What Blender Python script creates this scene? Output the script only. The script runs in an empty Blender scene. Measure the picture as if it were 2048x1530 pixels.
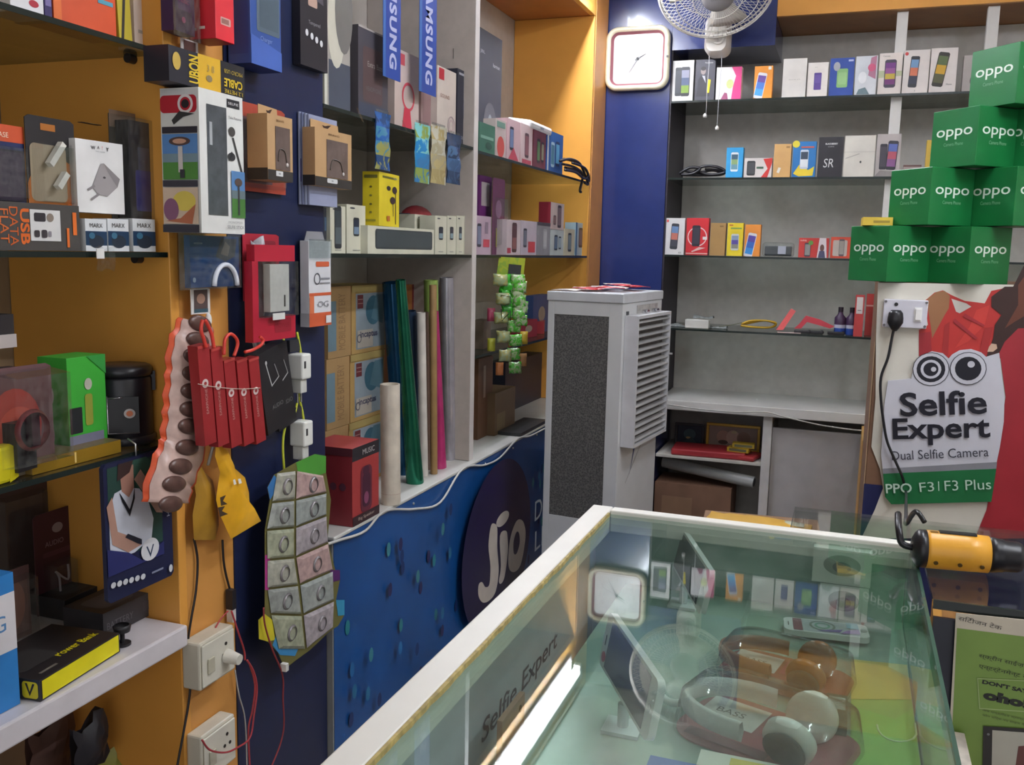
import bpy, bmesh, math, random
from math import sin, cos, pi, radians
from mathutils import Vector, Matrix
random.seed(7)
C = bpy.context.scene.collection
SC = bpy.context.scene
# ------------------------------------------------------------------ camera (solved from the vanishing points)
YAW, PITCH, ROLL, FOC = 0.34589661, 0.14085081, 0.02160904, 1858.454
EYE = 1.5
def _axes():
    cy, sy, cp, sp, cr, sr = cos(YAW), sin(YAW), cos(PITCH), sin(PITCH), cos(ROLL), sin(ROLL)
    r = Vector((cy, sy, 0)); f0 = Vector((-sy, cy, 0)); u = Vector((0, 0, 1))
    f = f0*cp - u*sp; u2 = u*cp + f0*sp
    return r*cr + u2*sr, u2*cr - r*sr, f
CR, CU, CF = _axes()
cam = bpy.data.cameras.new('camera'); camo = bpy.data.objects.new('camera', cam); C.objects.link(camo)
cam.sensor_fit = 'HORIZONTAL'; cam.sensor_width = 36; cam.lens = 36*FOC/2048; cam.clip_start = .02
mm = Matrix((CR, CU, -CF)).transposed().to_4x4(); mm.translation = Vector((0, 0, EYE)); camo.matrix_world = mm
SC.camera = camo
# ------------------------------------------------------------------ light
SC.view_settings.view_transform = 'Standard'; SC.view_settings.look = 'None'
SC.view_settings.exposure = 1.95; SC.view_settings.gamma = 1; SC.view_settings.use_curve_mapping = False
W = bpy.data.worlds.new('world'); SC.world = W; W.use_nodes = True
W.node_tree.nodes['Background'].inputs[0].default_value = (.95, .96, 1, 1)
W.node_tree.nodes['Background'].inputs[1].default_value = 0.28
TUBE_A = 50.0
TUBE_B = 42.0      # emission of the ceiling tubes
# ------------------------------------------------------------------ pixel helpers: a point of the photograph on a real plane
def ray(px, py): return CR*((px-1024)/FOC) - CU*((py-765)/FOC) + CF
O = Vector((0, 0, EYE))
def PX(px, py, x): v = ray(px, py); return O + v*(x/v.x)
def PY(px, py, y): v = ray(px, py); return O + v*(y/v.y)
def PZ(px, py, z): v = ray(px, py); return O + v*((z-EYE)/v.z)
# ------------------------------------------------------------------ materials
def lin(h):
    h = h.lstrip('#'); o = []
    for i in (0, 2, 4):
        c = int(h[i:i+2], 16)/255
        o.append(c/12.92 if c <= .04045 else ((c+.055)/1.055)**2.4)
    return (*o, 1)
_M = {}
def M(h, rough=.5, metal=0., noise=.08, scale=14., coat=0., name=None):
    k = (h, rough, metal, noise, scale, coat)
    if k in _M: return _M[k]
    m = bpy.data.materials.new(name or 'paint_'+h); m.use_nodes = True; nt = m.node_tree; b = nt.nodes['Principled BSDF']
    b.inputs['Roughness'].default_value = rough; b.inputs['Metallic'].default_value = metal
    b.inputs['Coat Weight'].default_value = coat
    c = lin(h)
    if noise:
        n = nt.nodes.new('ShaderNodeTexNoise'); n.inputs['Scale'].default_value = scale; n.inputs['Detail'].default_value = 4
        tc = nt.nodes.new('ShaderNodeTexCoord'); nt.links.new(tc.outputs['Object'], n.inputs['Vector'])
        r = nt.nodes.new('ShaderNodeValToRGB'); nt.links.new(n.outputs['Fac'], r.inputs['Fac'])
        r.color_ramp.elements[0].position = .3; r.color_ramp.elements[1].position = .7
        r.color_ramp.elements[0].color = (*[x*(1-noise) for x in c[:3]], 1)
        r.color_ramp.elements[1].color = (*[min(1, x*(1+noise)) for x in c[:3]], 1)
        nt.links.new(r.outputs['Color'], b.inputs['Base Color'])
    else: b.inputs['Base Color'].default_value = c
    _M[k] = m; return m
def MIX(c1, c2, scale=22., th=.5, rough=.3):
    k = ('mix', c1, c2, scale, th, rough)
    if k in _M: return _M[k]
    m = bpy.data.materials.new('print_%s_%s' % (c1, c2)); m.use_nodes = True; nt = m.node_tree; b = nt.nodes['Principled BSDF']; b.inputs['Roughness'].default_value = rough
    n = nt.nodes.new('ShaderNodeTexNoise'); n.inputs['Scale'].default_value = scale; n.inputs['Detail'].default_value = 3; n.inputs['Distortion'].default_value = 1.2
    tc = nt.nodes.new('ShaderNodeTexCoord'); nt.links.new(tc.outputs['Object'], n.inputs['Vector'])
    r = nt.nodes.new('ShaderNodeValToRGB'); r.color_ramp.elements[0].position = th-.03; r.color_ramp.elements[1].position = th+.03
    r.color_ramp.elements[0].color = lin(c1); r.color_ramp.elements[1].color = lin(c2)
    nt.links.new(n.outputs['Fac'], r.inputs['Fac']); nt.links.new(r.outputs['Color'], b.inputs['Base Color']); _M[k] = m; return m
def glassmat(name, tint, ior=1.5, rough=.02, dirt=0.0, dirtcol='d8d8cc'):
    m = bpy.data.materials.new(name); m.use_nodes = True; nt = m.node_tree; nt.nodes.clear()
    out = nt.nodes.new('ShaderNodeOutputMaterial'); mix = nt.nodes.new('ShaderNodeMixShader')
    fr = nt.nodes.new('ShaderNodeFresnel'); fr.inputs['IOR'].default_value = ior
    tr = nt.nodes.new('ShaderNodeBsdfTransparent'); tr.inputs['Color'].default_value = lin(tint)
    gl = nt.nodes.new('ShaderNodeBsdfGlossy'); gl.inputs['Roughness'].default_value = rough
    geo = nt.nodes.new('ShaderNodeNewGeometry')
    # Fresnel flips inside: use same ior from either side
    mixi = nt.nodes.new('ShaderNodeMix'); mixi.inputs['A'].default_value = ior; mixi.inputs['B'].default_value = 1/ior
    nt.links.new(geo.outputs['Backfacing'], mixi.inputs['Factor']); 
    nt.links.new(mixi.outputs['Result'], fr.inputs['IOR'])
    fr.inputs['IOR'].default_value = ior
    nt.links.new(fr.outputs[0], mix.inputs[0]); nt.links.new(tr.outputs[0], mix.inputs[1]); nt.links.new(gl.outputs[0], mix.inputs[2])
    last = mix
    if dirt:
        n = nt.nodes.new('ShaderNodeTexNoise'); n.inputs['Scale'].default_value = 9; n.inputs['Detail'].default_value = 6
        mr = nt.nodes.new('ShaderNodeMapRange'); mr.inputs['From Min'].default_value = .35; mr.inputs['From Max'].default_value = .8
        mr.inputs['To Max'].default_value = dirt*2; nt.links.new(n.outputs['Fac'], mr.inputs['Value'])
        df = nt.nodes.new('ShaderNodeBsdfDiffuse'); df.inputs['Color'].default_value = lin(dirtcol)
        m2 = nt.nodes.new('ShaderNodeMixShader'); nt.links.new(mr.outputs[0], m2.inputs[0])
        nt.links.new(mix.outputs[0], m2.inputs[1]); nt.links.new(df.outputs[0], m2.inputs[2]); last = m2
    nt.links.new(last.outputs[0], out.inputs[0]); return m
CLEAR = glassmat('clear_plastic', 'e8ecec', 1.45, .12, .05)
SHELFGLASS = glassmat('shelf_glass', 'd4dcd8', 1.5, .04, .06, '8a8a80')
CASEGLASS = glassmat('case_glass', 'eef6f2', 1.6, .012, .04, 'b4bab4')
BLISTER = glassmat('blister_plastic', 'f0f2f2', 1.5, .08, .05)
def emis(name, col, s):
    m = bpy.data.materials.new(name); m.use_nodes = True; nt = m.node_tree; nt.nodes.clear()
    e = nt.nodes.new('ShaderNodeEmission'); e.inputs[0].default_value = lin(col); e.inputs[1].default_value = s
    o = nt.nodes.new('ShaderNodeOutputMaterial'); nt.links.new(e.outputs[0], o.inputs[0]); return m
def mmat(x):
    if isinstance(x, str): return M(x, .45)
    return x
# ------------------------------------------------------------------ text
_T = {}
def textmesh(s, bold=0.0, spacing=1.0):
    k = (s, bold, spacing)
    if k in _T: return _T[k]
    cu = bpy.data.curves.new('t', 'FONT'); cu.body = s; cu.size = 1; cu.resolution_u = 3; cu.offset = bold
    cu.space_character = spacing; cu.fill_mode = 'FRONT'
    ob = bpy.data.objects.new('t', cu); C.objects.link(ob)
    me = bpy.data.meshes.new_from_object(ob)
    vs = [Vector(v.co) for v in me.vertices]; fs = [tuple(p.vertices) for p in me.polygons]
    bpy.data.objects.remove(ob); bpy.data.curves.remove(cu); bpy.data.meshes.remove(me)
    if vs:
        x0 = min(v.x for v in vs); x1 = max(v.x for v in vs); y0 = min(v.y for v in vs); y1 = max(v.y for v in vs)
    else: x0 = y0 = 0; x1 = y1 = 1
    _T[k] = (vs, fs, x0, x1, y0, y1); return _T[k]
# ------------------------------------------------------------------ mesh builder
class MB:
    def __init__(s): s.v = []; s.f = []; s.m = []; s.mats = []; s.sm = []
    def mi(s, m):
        m = mmat(m)
        if m not in s.mats: s.mats.append(m)
        return s.mats.index(m)
    def add(s, vs, fs, m, smooth=False):
        b = len(s.v); s.v += [tuple(v) for v in vs]; i = s.mi(m)
        for f in fs: s.f.append(tuple(b+j for j in f)); s.m.append(i); s.sm.append(smooth)
    def box(s, x0, x1, y0, y1, z0, z1, m, T=None):
        vs = [Vector((x, y, z)) for z in (z0, z1) for y in (y0, y1) for x in (x0, x1)]
        if T: vs = [T @ v for v in vs]
        s.add(vs, [(0, 2, 3, 1), (4, 5, 7, 6), (0, 1, 5, 4), (2, 6, 7, 3), (0, 4, 6, 2), (1, 3, 7, 5)], m)
        return s
    def poly(s, pts, m): s.add(pts, [tuple(range(len(pts)))], m); return s
    def prism(s, pts, off, m, side=None):
        n = len(pts); off = Vector(off); a = [Vector(p) for p in pts]; b = [p+off for p in a]
        s.add(a, [tuple(range(n))[::-1]], m); s.add(b, [tuple(range(n))], m)
        s.add(a+b, [(i, (i+1) % n, n+(i+1) % n, n+i) for i in range(n)], side or m); return s
    def cyl(s, p0, p1, r0, m, r1=None, n=20, caps=True, smooth=True):
        p0 = Vector(p0); p1 = Vector(p1); r1 = r0 if r1 is None else r1; d = (p1-p0).normalized()
        a = d.orthogonal().normalized(); b = d.cross(a)
        vs = [p+(a*cos(2*pi*i/n)+b*sin(2*pi*i/n))*r for p, r in ((p0, r0), (p1, r1)) for i in range(n)]
        s.add(vs, [(i, (i+1) % n, n+(i+1) % n, n+i) for i in range(n)], m, smooth)
        if caps: s.add(vs[:n], [tuple(range(n))[::-1]], m); s.add(vs[n:], [tuple(range(n))], m)
        return s
    def tube(s, pts, r, m, n=8, closed=False):
        P = [Vector(p) for p in pts]; k = len(P); rings = []; a = None
        for i in range(k):
            if closed: d = P[(i+1) % k]-P[i-1]
            else: d = P[min(i+1, k-1)]-P[max(i-1, 0)]
            d.normalize()
            if a is None: a = d.orthogonal().normalized()
            a = (a-d*a.dot(d)).normalized(); b = d.cross(a); rr = r(i/(k-1)) if callable(r) else r
            rings.append([P[i]+(a*cos(2*pi*j/n)+b*sin(2*pi*j/n))*rr for j in range(n)])
        vs = [v for q in rings for v in q]; fs = []
        for i in range(k if closed else k-1):
            i2 = (i+1) % k
            for j in range(n): fs.append((i*n+j, i*n+(j+1) % n, i2*n+(j+1) % n, i2*n+j))
        if not closed: fs += [tuple(range(n))[::-1], tuple((k-1)*n+j for j in range(n))]
        s.add(vs, fs, m, True); return s
    def lathe(s, prof, m, T=None, n=24, smooth=True, a0=0, a1=2*pi):
        T = T or Matrix(); full = abs(a1-a0-2*pi) < 1e-6; k = n if full else n+1
        vs = [T @ Vector((r*cos(a0+(a1-a0)*i/n), r*sin(a0+(a1-a0)*i/n), z)) for r, z in prof for i in range(k)]
        fs = []
        for a in range(len(prof)-1):
            for i in range(n): fs.append((a*k+i, a*k+(i+1) % k, (a+1)*k+(i+1) % k, (a+1)*k+i))
        s.add(vs, fs, m, smooth); return s
    def sphere(s, c, r, m, sx=1, sy=1, sz=1, n=16, k=10):
        vs = [Vector(c)+Vector((r*sx*sin(pi*j/k)*cos(2*pi*i/n), r*sy*sin(pi*j/k)*sin(2*pi*i/n), r*sz*cos(pi*j/k))) for j in range(k+1) for i in range(n)]
        s.add(vs, [(j*n+i, (j+1)*n+i, (j+1)*n+(i+1) % n, j*n+(i+1) % n) for j in range(k) for i in range(n)], m, True); return s
    def grid(s, P, m, smooth=True):        # P[i][j] points
        k = len(P[0]); s.add([p for row in P for p in row], [(i*k+j, i*k+j+1, (i+1)*k+j+1, (i+1)*k+j) for i in range(len(P)-1) for j in range(k-1)], m, smooth); return s
    # decals: drawn printing on a flat face given by origin o, unit axes a (right), b (up), width w, height h, outward normal n
    def decal(s, o, a, b, w, h, items, e0=.0004, de=.00022):
        o = Vector(o); a = Vector(a); b = Vector(b); n = a.cross(b); e = e0
        def P(u, v): return o+a*(u*w)+b*(v*h)+n*e
        for it in items:
            t = it[0]
            if t == 'r': _, u0, v0, u1, v1, m = it; s.poly([P(u0, v0), P(u1, v0), P(u1, v1), P(u0, v1)], m)
            elif t == 'p': s.poly([P(*q) for q in it[1]], it[2])
            elif t == 'e':
                _, cu, cv, ru, rv, m = it; s.poly([P(cu+ru*cos(2*pi*i/20), cv+rv*sin(2*pi*i/20)) for i in range(20)], m)
            elif t == 'o':     # ring; ru in widths, round in true size
                _, cu, cv, ru, th, m = it; ar = w/h; n_ = 24
                vs = [P(cu+k*cos(2*pi*i/n_), cv+k*ar*sin(2*pi*i/n_)) for k in (ru, ru*(1-th)) for i in range(n_)]
                s.add(vs, [(i, (i+1) % n_, n_+(i+1) % n_, n_+i) for i in range(n_)], m)
            elif t == 'rr':    # rounded rectangle
                _, u0, v0, u1, v1, rad, m = it; ar = w/h; pts = []
                for cx, cy, a0 in ((u1-rad, v1-rad*ar, 0), (u0+rad, v1-rad*ar, 90), (u0+rad, v0+rad*ar, 180), (u1-rad, v0+rad*ar, 270)):
                    for k in range(5): an = radians(a0+k*22.5); pts.append(P(cx+rad*cos(an), cy+rad*ar*sin(an)))
                s.poly(pts, m)
            elif t == 't':     # ('t', text, u, v, height, colour, {opts})
                op = it[6] if len(it) > 6 else {}; vs, fs, x0, x1, y0, y1 = textmesh(it[1], op.get('bold', 0), op.get('sp', 1))
                if not vs: continue
                hh = it[4]*h; sy = hh/max(.3, (y1-y0)); sx = sy
                if 'w' in op: sx = op['w']*w/(x1-x0)
                if op.get('rot') in (90, -90) and 'w' in op: sx = op['w']*h/(x1-x0); sy = it[4]*w/(y1-y0)
                rt = radians(op.get('rot', 0)); sk = op.get('skew', 0); res = []
                for p in vs:
                    X = (p.x-(x0+x1)/2)*sx; Y = (p.y-(y0+y1)/2)*sy; X += sk*Y
                    X, Y = X*cos(rt)-Y*sin(rt), X*sin(rt)+Y*cos(rt)
                    res.append(P(it[2], it[3])+a*X+b*Y)
                s.add(res, fs, it[5])
            elif t == 'ph':    # a drawn phone: body, screen, tilt
                _, cu, cv, pw, ph_, bc, scs = it[:7]; ti = radians(it[7]) if len(it) > 7 else 0
                def Q(x, y, k=0):
                    X = x*cos(ti)-y*sin(ti); Y = x*sin(ti)+y*cos(ti)
                    return P(cu, cv)+a*X+b*Y+n*(de*k)
                bw = pw*w/2; bh = ph_*h/2; c = bw*.25
                s.poly([Q(-bw+c, -bh), Q(bw-c, -bh), Q(bw, -bh+c), Q(bw, bh-c), Q(bw-c, bh), Q(-bw+c, bh), Q(-bw, bh-c), Q(-bw, -bh+c)], bc)
                k = len(scs)
                for i, sc_ in enumerate(scs):
                    ya = -bh*.78+i*1.56*bh/k; yb = -bh*.78+(i+1)*1.56*bh/k
                    s.poly([Q(-bw*.85, ya, 1), Q(bw*.85, ya, 1), Q(bw*.85, yb, 1), Q(-bw*.85, yb, 1)], sc_)
                e += de
            e += de
        return s
    def build(s, name, parent=None, loc=(0, 0, 0), rot=(0, 0, 0), bevel=0, sub=0, solid=0):
        me = bpy.data.meshes.new(name); me.from_pydata(s.v, [], s.f)
        for m in s.mats: me.materials.append(m)
        me.polygons.foreach_set('material_index', s.m); me.polygons.foreach_set('use_smooth', s.sm); me.update()
        o = bpy.data.objects.new(name, me); C.objects.link(o); o.location = loc; o.rotation_euler = rot
        if parent: o.parent = parent
        if solid:
            md = o.modifiers.new('solid', 'SOLIDIFY'); md.thickness = solid; md.offset = 0
        if bevel:
            md = o.modifiers.new('bevel', 'BEVEL'); md.width = bevel; md.segments = 2; md.limit_method = 'ANGLE'; md.angle_limit = radians(50)
        if sub:
            md = o.modifiers.new('sub', 'SUBSURF'); md.levels = sub; md.render_levels = sub
        return o
def tag(o, label=None, cat=None, group=None, kind=None):
    if label: o['label'] = label
    if cat: o['category'] = cat
    if group: o['group'] = group
    if kind: o['kind'] = kind
    return o
def empty(name, loc=(0, 0, 0), rz=0, label=None, cat=None, group=None):
    o = bpy.data.objects.new(name, None); C.objects.link(o); o.location = loc; o.rotation_euler = (0, 0, rz); o.empty_display_size = .02
    return tag(o, label, cat, group)
def smooth_path(pts, k=6):
    P = [Vector(p) for p in pts]; out = []
    for i in range(len(P)-1):
        p0 = P[max(0, i-1)]; p1 = P[i]; p2 = P[i+1]; p3 = P[min(len(P)-1, i+2)]
        for j in range(k):
            t = j/k; out.append(.5*((2*p1)+(p2-p0)*t+(2*p0-5*p1+4*p2-p3)*t*t+(3*p1-p0-3*p2+p3)*t**3))
    out.append(P[-1]); return out
def soft(pts, k=4):      # closed outline with rounded corners
    P = [Vector((*p, 0)) for p in pts]; n = len(P); out = []
    for i in range(n):
        p0, p1, p2, p3 = P[i-1], P[i], P[(i+1) % n], P[(i+2) % n]
        for j in range(k):
            t = j/k; q = .5*((2*p1)+(p2-p0)*t+(2*p0-5*p1+4*p2-p3)*t*t+(3*p1-p0-3*p2+p3)*t**3); out.append((q.x, q.y))
    return out
# ------------------------------------------------------------------ cartons
FACES = {'F': ((-.5, -.5, 0), (1, 0, 0), (0, 0, 1)), 'L': ((-.5, .5, 0), (0, -1, 0), (0, 0, 1)),
         'R': ((.5, -.5, 0), (0, 1, 0), (0, 0, 1)), 'T': ((-.5, -.5, 1), (1, 0, 0), (0, 1, 0)), 'B': ((-.5, .5, 0), (1, 0, 0), (0, -1, 0))}
def carton_mesh(w, d, h, col, deco, mb=None):
    mb = mb or MB(); mb.box(-w/2, w/2, -d/2, d/2, 0, h, col)
    for k, items in deco.items():
        if k in FACES:
            o, a, b = FACES[k]; o = (o[0]*w, o[1]*d, o[2]*h)
            ww = w if a[0] else d; hh = h if b[2] else d
            mb.decal(o, a, b, ww, hh, items)
    return mb
RZ = {'L': pi/2, 'B': 0}
def slot(wall, plane, px):
    pl, pr, pt, pb = px; pc = (pl+pr)/2; pm = (pt+pb)/2
    if wall == 'L':
        a = PX(pl, pm, plane); b = PX(pr, pm, plane); t = PX(pc, pt, plane); q = PX(pc, pb, plane)
        return (a.y+b.y)/2, q.z, b.y-a.y, t.z-q.z
    a = PY(pl, pm, plane); b = PY(pr, pm, plane); t = PY(pc, pt, plane); q = PY(pc, pb, plane)
    return (a.x+b.x)/2, q.z, b.x-a.x, t.z-q.z
def place(wall, plane, c, z, d):
    return (plane-d/2, c, z) if wall == 'L' else (c, plane+d/2, z)
def carton(wall, plane, px, d, col, deco, name, label, cat='box', group=None, z=None, yaw=0, bevel=0, parts=(), gap=.0008, tilt=0):
    c, z0, w, h = slot(wall, plane, px)
    if z is not None: h = z0+h-z; z0 = z
    w -= gap*2
    if isinstance(deco, list): deco = {'F': deco}
    loc = place(wall, plane, c, z0, d)
    o = carton_mesh(w, d, h, col, deco).build(name, None, loc, (0, radians(tilt), RZ[wall]+radians(yaw)), bevel=bevel)
    tag(o, label, cat, group)
    for p in parts:          # (partname, 'box'|'win', u0,v0,u1,v1, thickness, mat)
        pn, kind_, u0, v0, u1, v1, th, m = p[:8]
        b = MB()
        b.box(-w/2+u0*w, -w/2+u1*w, -d/2-.0006-th, -d/2-.0006, v0*h, v1*h, m)
        if len(p) > 8: b.decal((-w/2+u0*w, -d/2-.0006-th, v0*h), (1, 0, 0), (0, 0, 1), (u1-u0)*w, (v1-v0)*h, p[8])
        b.build(pn, o)
    return o
def wire(pts, r, m, name, label, cat='cable', group=None, k=6, parent=None):
    o = MB().tube(smooth_path(pts, k), r, m, 6).build(name, parent)
    if not parent: tag(o, label, cat, group)
    return o
# ================================================================== LARGE STRUCTURE
A = -1.12; YB = 4.3; XB = -1.49; XS = -.826; YR = 4.69
YEL = M('e2a048', .38, noise=.05, scale=6); GREYL = M('b6aea6', .5, noise=.06, scale=30); NAVY = M('25315f', .3, noise=.06, scale=20)
WHT = M('d8d6d2', .4, noise=.04); WALLC = M('a8a49c', .7)
def st(name, fn, bevel=0):
    mb = MB(); fn(mb); return tag(mb.build(name, bevel=bevel), kind='structure')
st('floor', lambda b: b.box(-1.7, 2.2, -1.6, 4.9, -.1, 0, M('8d857a', .35, noise=.12, scale=3)))
st('ceiling', lambda b: b.box(-1.7, 2.2, -1.6, 4.9, 2.86, 2.95, M('d6d2ca', .8)))
st('wall_left', lambda b: b.box(-1.62, XB-.014, -1.6, 4.9, 0, 2.86, WALLC))
st('wall_back', lambda b: b.box(-1.62, 2.2, YR+.012, 4.9, 0, 2.86, M('a9a5a2', .6)))
st('wall_right', lambda b: b.box(2.05, 2.2, -1.6, 4.7, 0, 2.86, M('cfc7b8', .6)))
# ---- near cabinet on the left wall (end panel seen from inside)
c1 = empty('display_cabinet', (XB, 0, 0), 0, 'near open cabinet at the left edge with yellow end panel and thick white ledge', 'cabinet')
def pt(name, par, fn, bevel=.0015):
    mb = MB(); fn(mb); o = mb.build(name, None, bevel=bevel); o.parent = par; o.matrix_parent_inverse = par.matrix_basis.inverted(); return o
pt('back_panel', c1, lambda b: b.box(XB-.012, XB, -.6, 1.35, 0, 2.5, M('a08a70', .5)))
pt('end_panel', c1, lambda b: b.box(XB+.001, A+.002, 1.33, 1.352, 0, 2.5, YEL))
pt('end_panel', c1, lambda b: b.box(XB+.001, A, -.6, -.578, 0, 2.5, YEL))
pt('ledge', c1, lambda b: b.box(XB+.001, A+.022, -.577, 1.326, .77, .81, M('d9d3d6', .35)), .004)
pt('lower_shelf', c1, lambda b: b.box(XB+.001, A-.05, -.577, 1.326, .4, .42, M('7a5a40', .5)))
pt('fascia', c1, lambda b: b.box(A-.02, A, -.6, 1.35, 2.5, 2.85, YEL))
# ---- column between the cabinets: yellow board then navy board
st('trim_1', lambda b: b.box(A-.3, A-.001, 1.353, 1.493, 0, 2.85, M('d4964c', .42, noise=.05, scale=6)))
st('trim_2', lambda b: b.box(A-.3, A+.001, 1.494, 1.838, 0, 2.85, M('1f2748', .35, noise=.08)))
# ---- far cabinet
c2 = empty('display_cabinet', (XB, 2, 0), 0, 'far open cabinet between navy column and back wall with grey backing and white divider', 'cabinet')
pt('back_panel', c2, lambda b: b.box(XB-.012, XB, 1.84, 4.29, .8, 2.52, GREYL))
pt('divider', c2, lambda b: b.box(XB+.001, A, 2.712, 2.745, .826, 2.515, M('b4aaa2', .45, noise=.06, scale=30)))
pt('divider_edge', c2, lambda b: b.box(A+.0003, A+.0015, 2.712, 2.745, .826, 2.515, M('d4ccc8', .4)), 0)
pt('end_panel', c2, lambda b: b.box(XB+.001, A, 4.065, 4.085, .826, 2.515, YEL))
pt('end_strip', c2, lambda b: b.box(A-.03, A+.002, 4.086, 4.29, 0, 2.85, M('d8964a', .4, noise=.05)))
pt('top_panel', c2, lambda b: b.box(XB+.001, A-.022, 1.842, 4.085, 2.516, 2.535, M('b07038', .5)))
pt('fascia', c2, lambda b: b.box(A-.021, A+.001, 1.842, 4.085, 2.516, 2.85, M('f0b454', .4, noise=.04)))
CT = .825
pt('worktop', c2, lambda b: b.box(XB+.001, A+.021, 1.842, 4.285, CT-.010, CT, M('cfcdc8', .35, noise=.06, scale=9)), .003)
pt('base_front', c2, lambda b: b.box(A-.01, A+.016, 1.842, 4.285, 0, CT-.011, M('8a8a88', .5)))
# ---- back alcove : navy column, beam, soffit, post, desk
st('trim_3', lambda b: b.box(XB-.012, XS, YB, YR+.01, 0, 2.85, M('26336a', .22, noise=.05, scale=20, coat=.3)))
st('trim_4', lambda b: b.box(XS+.001, -.378, YB, YR+.01, 2.402, 2.85, M('26336a', .22, noise=.05, scale=20, coat=.3)))
st('trim_5', lambda b: b.box(XS+.0005, XS+.008, YB+.006, YR, .83, 2.401, M('2a2430', .5)))
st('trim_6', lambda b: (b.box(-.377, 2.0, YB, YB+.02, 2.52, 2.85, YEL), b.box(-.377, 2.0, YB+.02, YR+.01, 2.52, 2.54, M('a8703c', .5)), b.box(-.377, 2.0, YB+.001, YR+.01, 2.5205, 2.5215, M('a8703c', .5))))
bc = empty('back_shelf_unit', (0, YR, 0), 0, 'back wall shelf unit with grey backing, white post and white desk board', 'shelf unit')
pt('back_panel', bc, lambda b: b.box(XS+.009, 2.0, YR, YR+.011, .1, 2.519, M('c4c0ba', .5, noise=.07, scale=25)))
for xp in (.105, PY(1951, 400, YB+.05).x-.016):
    pt('post', bc, lambda b: [b.box(xp, xp+.043, YB+.045, YB+.085, z0, z1, WHT) for z0, z1 in ((.83, 1.1545), (1.1615, 1.4905), (1.4975, 1.8365), (1.8435, 2.1745), (2.1815, 2.519))], 0)
DK = .829
pt('desk_board', bc, lambda b: b.box(XS+.009, 2.0, YB-.035, YR-.001, DK-.045, DK, M('d2d0cc', .4, noise=.08, scale=7)), .003)
pt('upright', bc, lambda b: b.box(-.332, -.292, YB-.01, YR-.001, 0, DK-.046, M('cfcdcc', .45)))
pt('door', bc, lambda b: b.box(-.291, 2.0, YB+.02, YB+.04, 0, DK-.10, M('b4b2b4', .5, noise=.07, scale=12)))
pt('inner_shelf', bc, lambda b: b.box(XS+.009, -.333, YB+.0, YR-.001, .548, .562, M('c9c5bd', .45)))
# ---- glass shelves, each its own thing
def shelf(name, x0, x1, y0, y1, z, label, front, group, edge=M('1b2522', .25)):
    o = MB().box(x0, x1, y0, y1, z-.008, z, SHELFGLASS).build(name); tag(o, label, 'shelf', group)
    if front == 'L': e = MB().box(x1, x1+.0022, y0, y1, z-.0085, z+.0004, edge)
    else: e = MB().box(x0, x1, y0-.0022, y0, z-.0085, z+.0004, edge)
    e.build('edge_strip', o); return o
GL = 'glass shelves of the near cabinet'
S1, S2, S3, S4 = 1.822, 1.484, 1.149, .81
shelf('glass_shelf', XB+.002, A-.002, -.57, 1.328, S1, 'topmost glass shelf inside the near left cabinet', 'L', GL)
shelf('glass_shelf', XB+.002, A-.002, -.57, 1.328, S2, 'glass shelf under the charger boxes inside the near left cabinet', 'L', GL)
shelf('glass_shelf', XB+.002, A-.002, -.57, 1.328, S3, 'glass shelf under the black lantern speaker in the near left cabinet', 'L', GL)
T1, T2, T3 = 1.812, 1.484, 1.15
G2 = 'glass shelves of the far cabinet'
shelf('glass_shelf', XB+.002, A-.002, 1.842, 2.71, T1, 'upper glass shelf left of the white divider holding the headphone boxes', 'L', G2)
shelf('glass_shelf', XB+.002, A-.002, 2.747, 4.06, T1-.005, 'upper glass shelf right of the white divider holding the tall black box', 'L', G2)
shelf('glass_shelf', XB+.002, A-.002, 1.842, 2.71, T2, 'middle glass shelf left of the white divider under the yellow box', 'L', G2)
shelf('glass_shelf', XB+.002, A-.002, 2.747, 4.06, T2, 'middle glass shelf right of the white divider under the pink phone boxes', 'L', G2)
shelf('glass_shelf', XB+.002, A-.04, 2.747, 4.06, T3, 'low glass shelf behind the hanging green sachets', 'L', G2)
B1, B2, B3, B4 = 2.181, 1.843, 1.497, 1.161
G3 = 'glass shelves on the back wall'
for z, lb in ((B1, 'topmost glass shelf on the back wall beside the fan'), (B2, 'second glass shelf on the back wall with the black coiled cables'),
              (B3, 'third glass shelf on the back wall level with the green cartons'), (B4, 'lowest glass shelf on the back wall with the red card and yellow cable')):
    shelf('glass_shelf', XS+.01, 1.2, YB, YR-.002, z, lb, 'B', G3)
# shelf clamps
for px_, py_, z in ((295, 106, S1), (308, 512, S2), (300, 900, S3)):
    p = PX(px_, py_, A-.03)
    tag(MB().cyl((A-.06, 1.314, z-.012), (A-.06, 1.329, z-.012), .008, M('3a3436', .3, .6)).build('shelf_clamp'),
        {S1: 'dark round shelf support under the topmost glass shelf of the near cabinet', S2: 'dark round shelf support under the charger box shelf',
         S3: 'dark round shelf support under the lantern speaker shelf'}[z], 'shelf support', 'shelf supports of the near cabinet')
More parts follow.
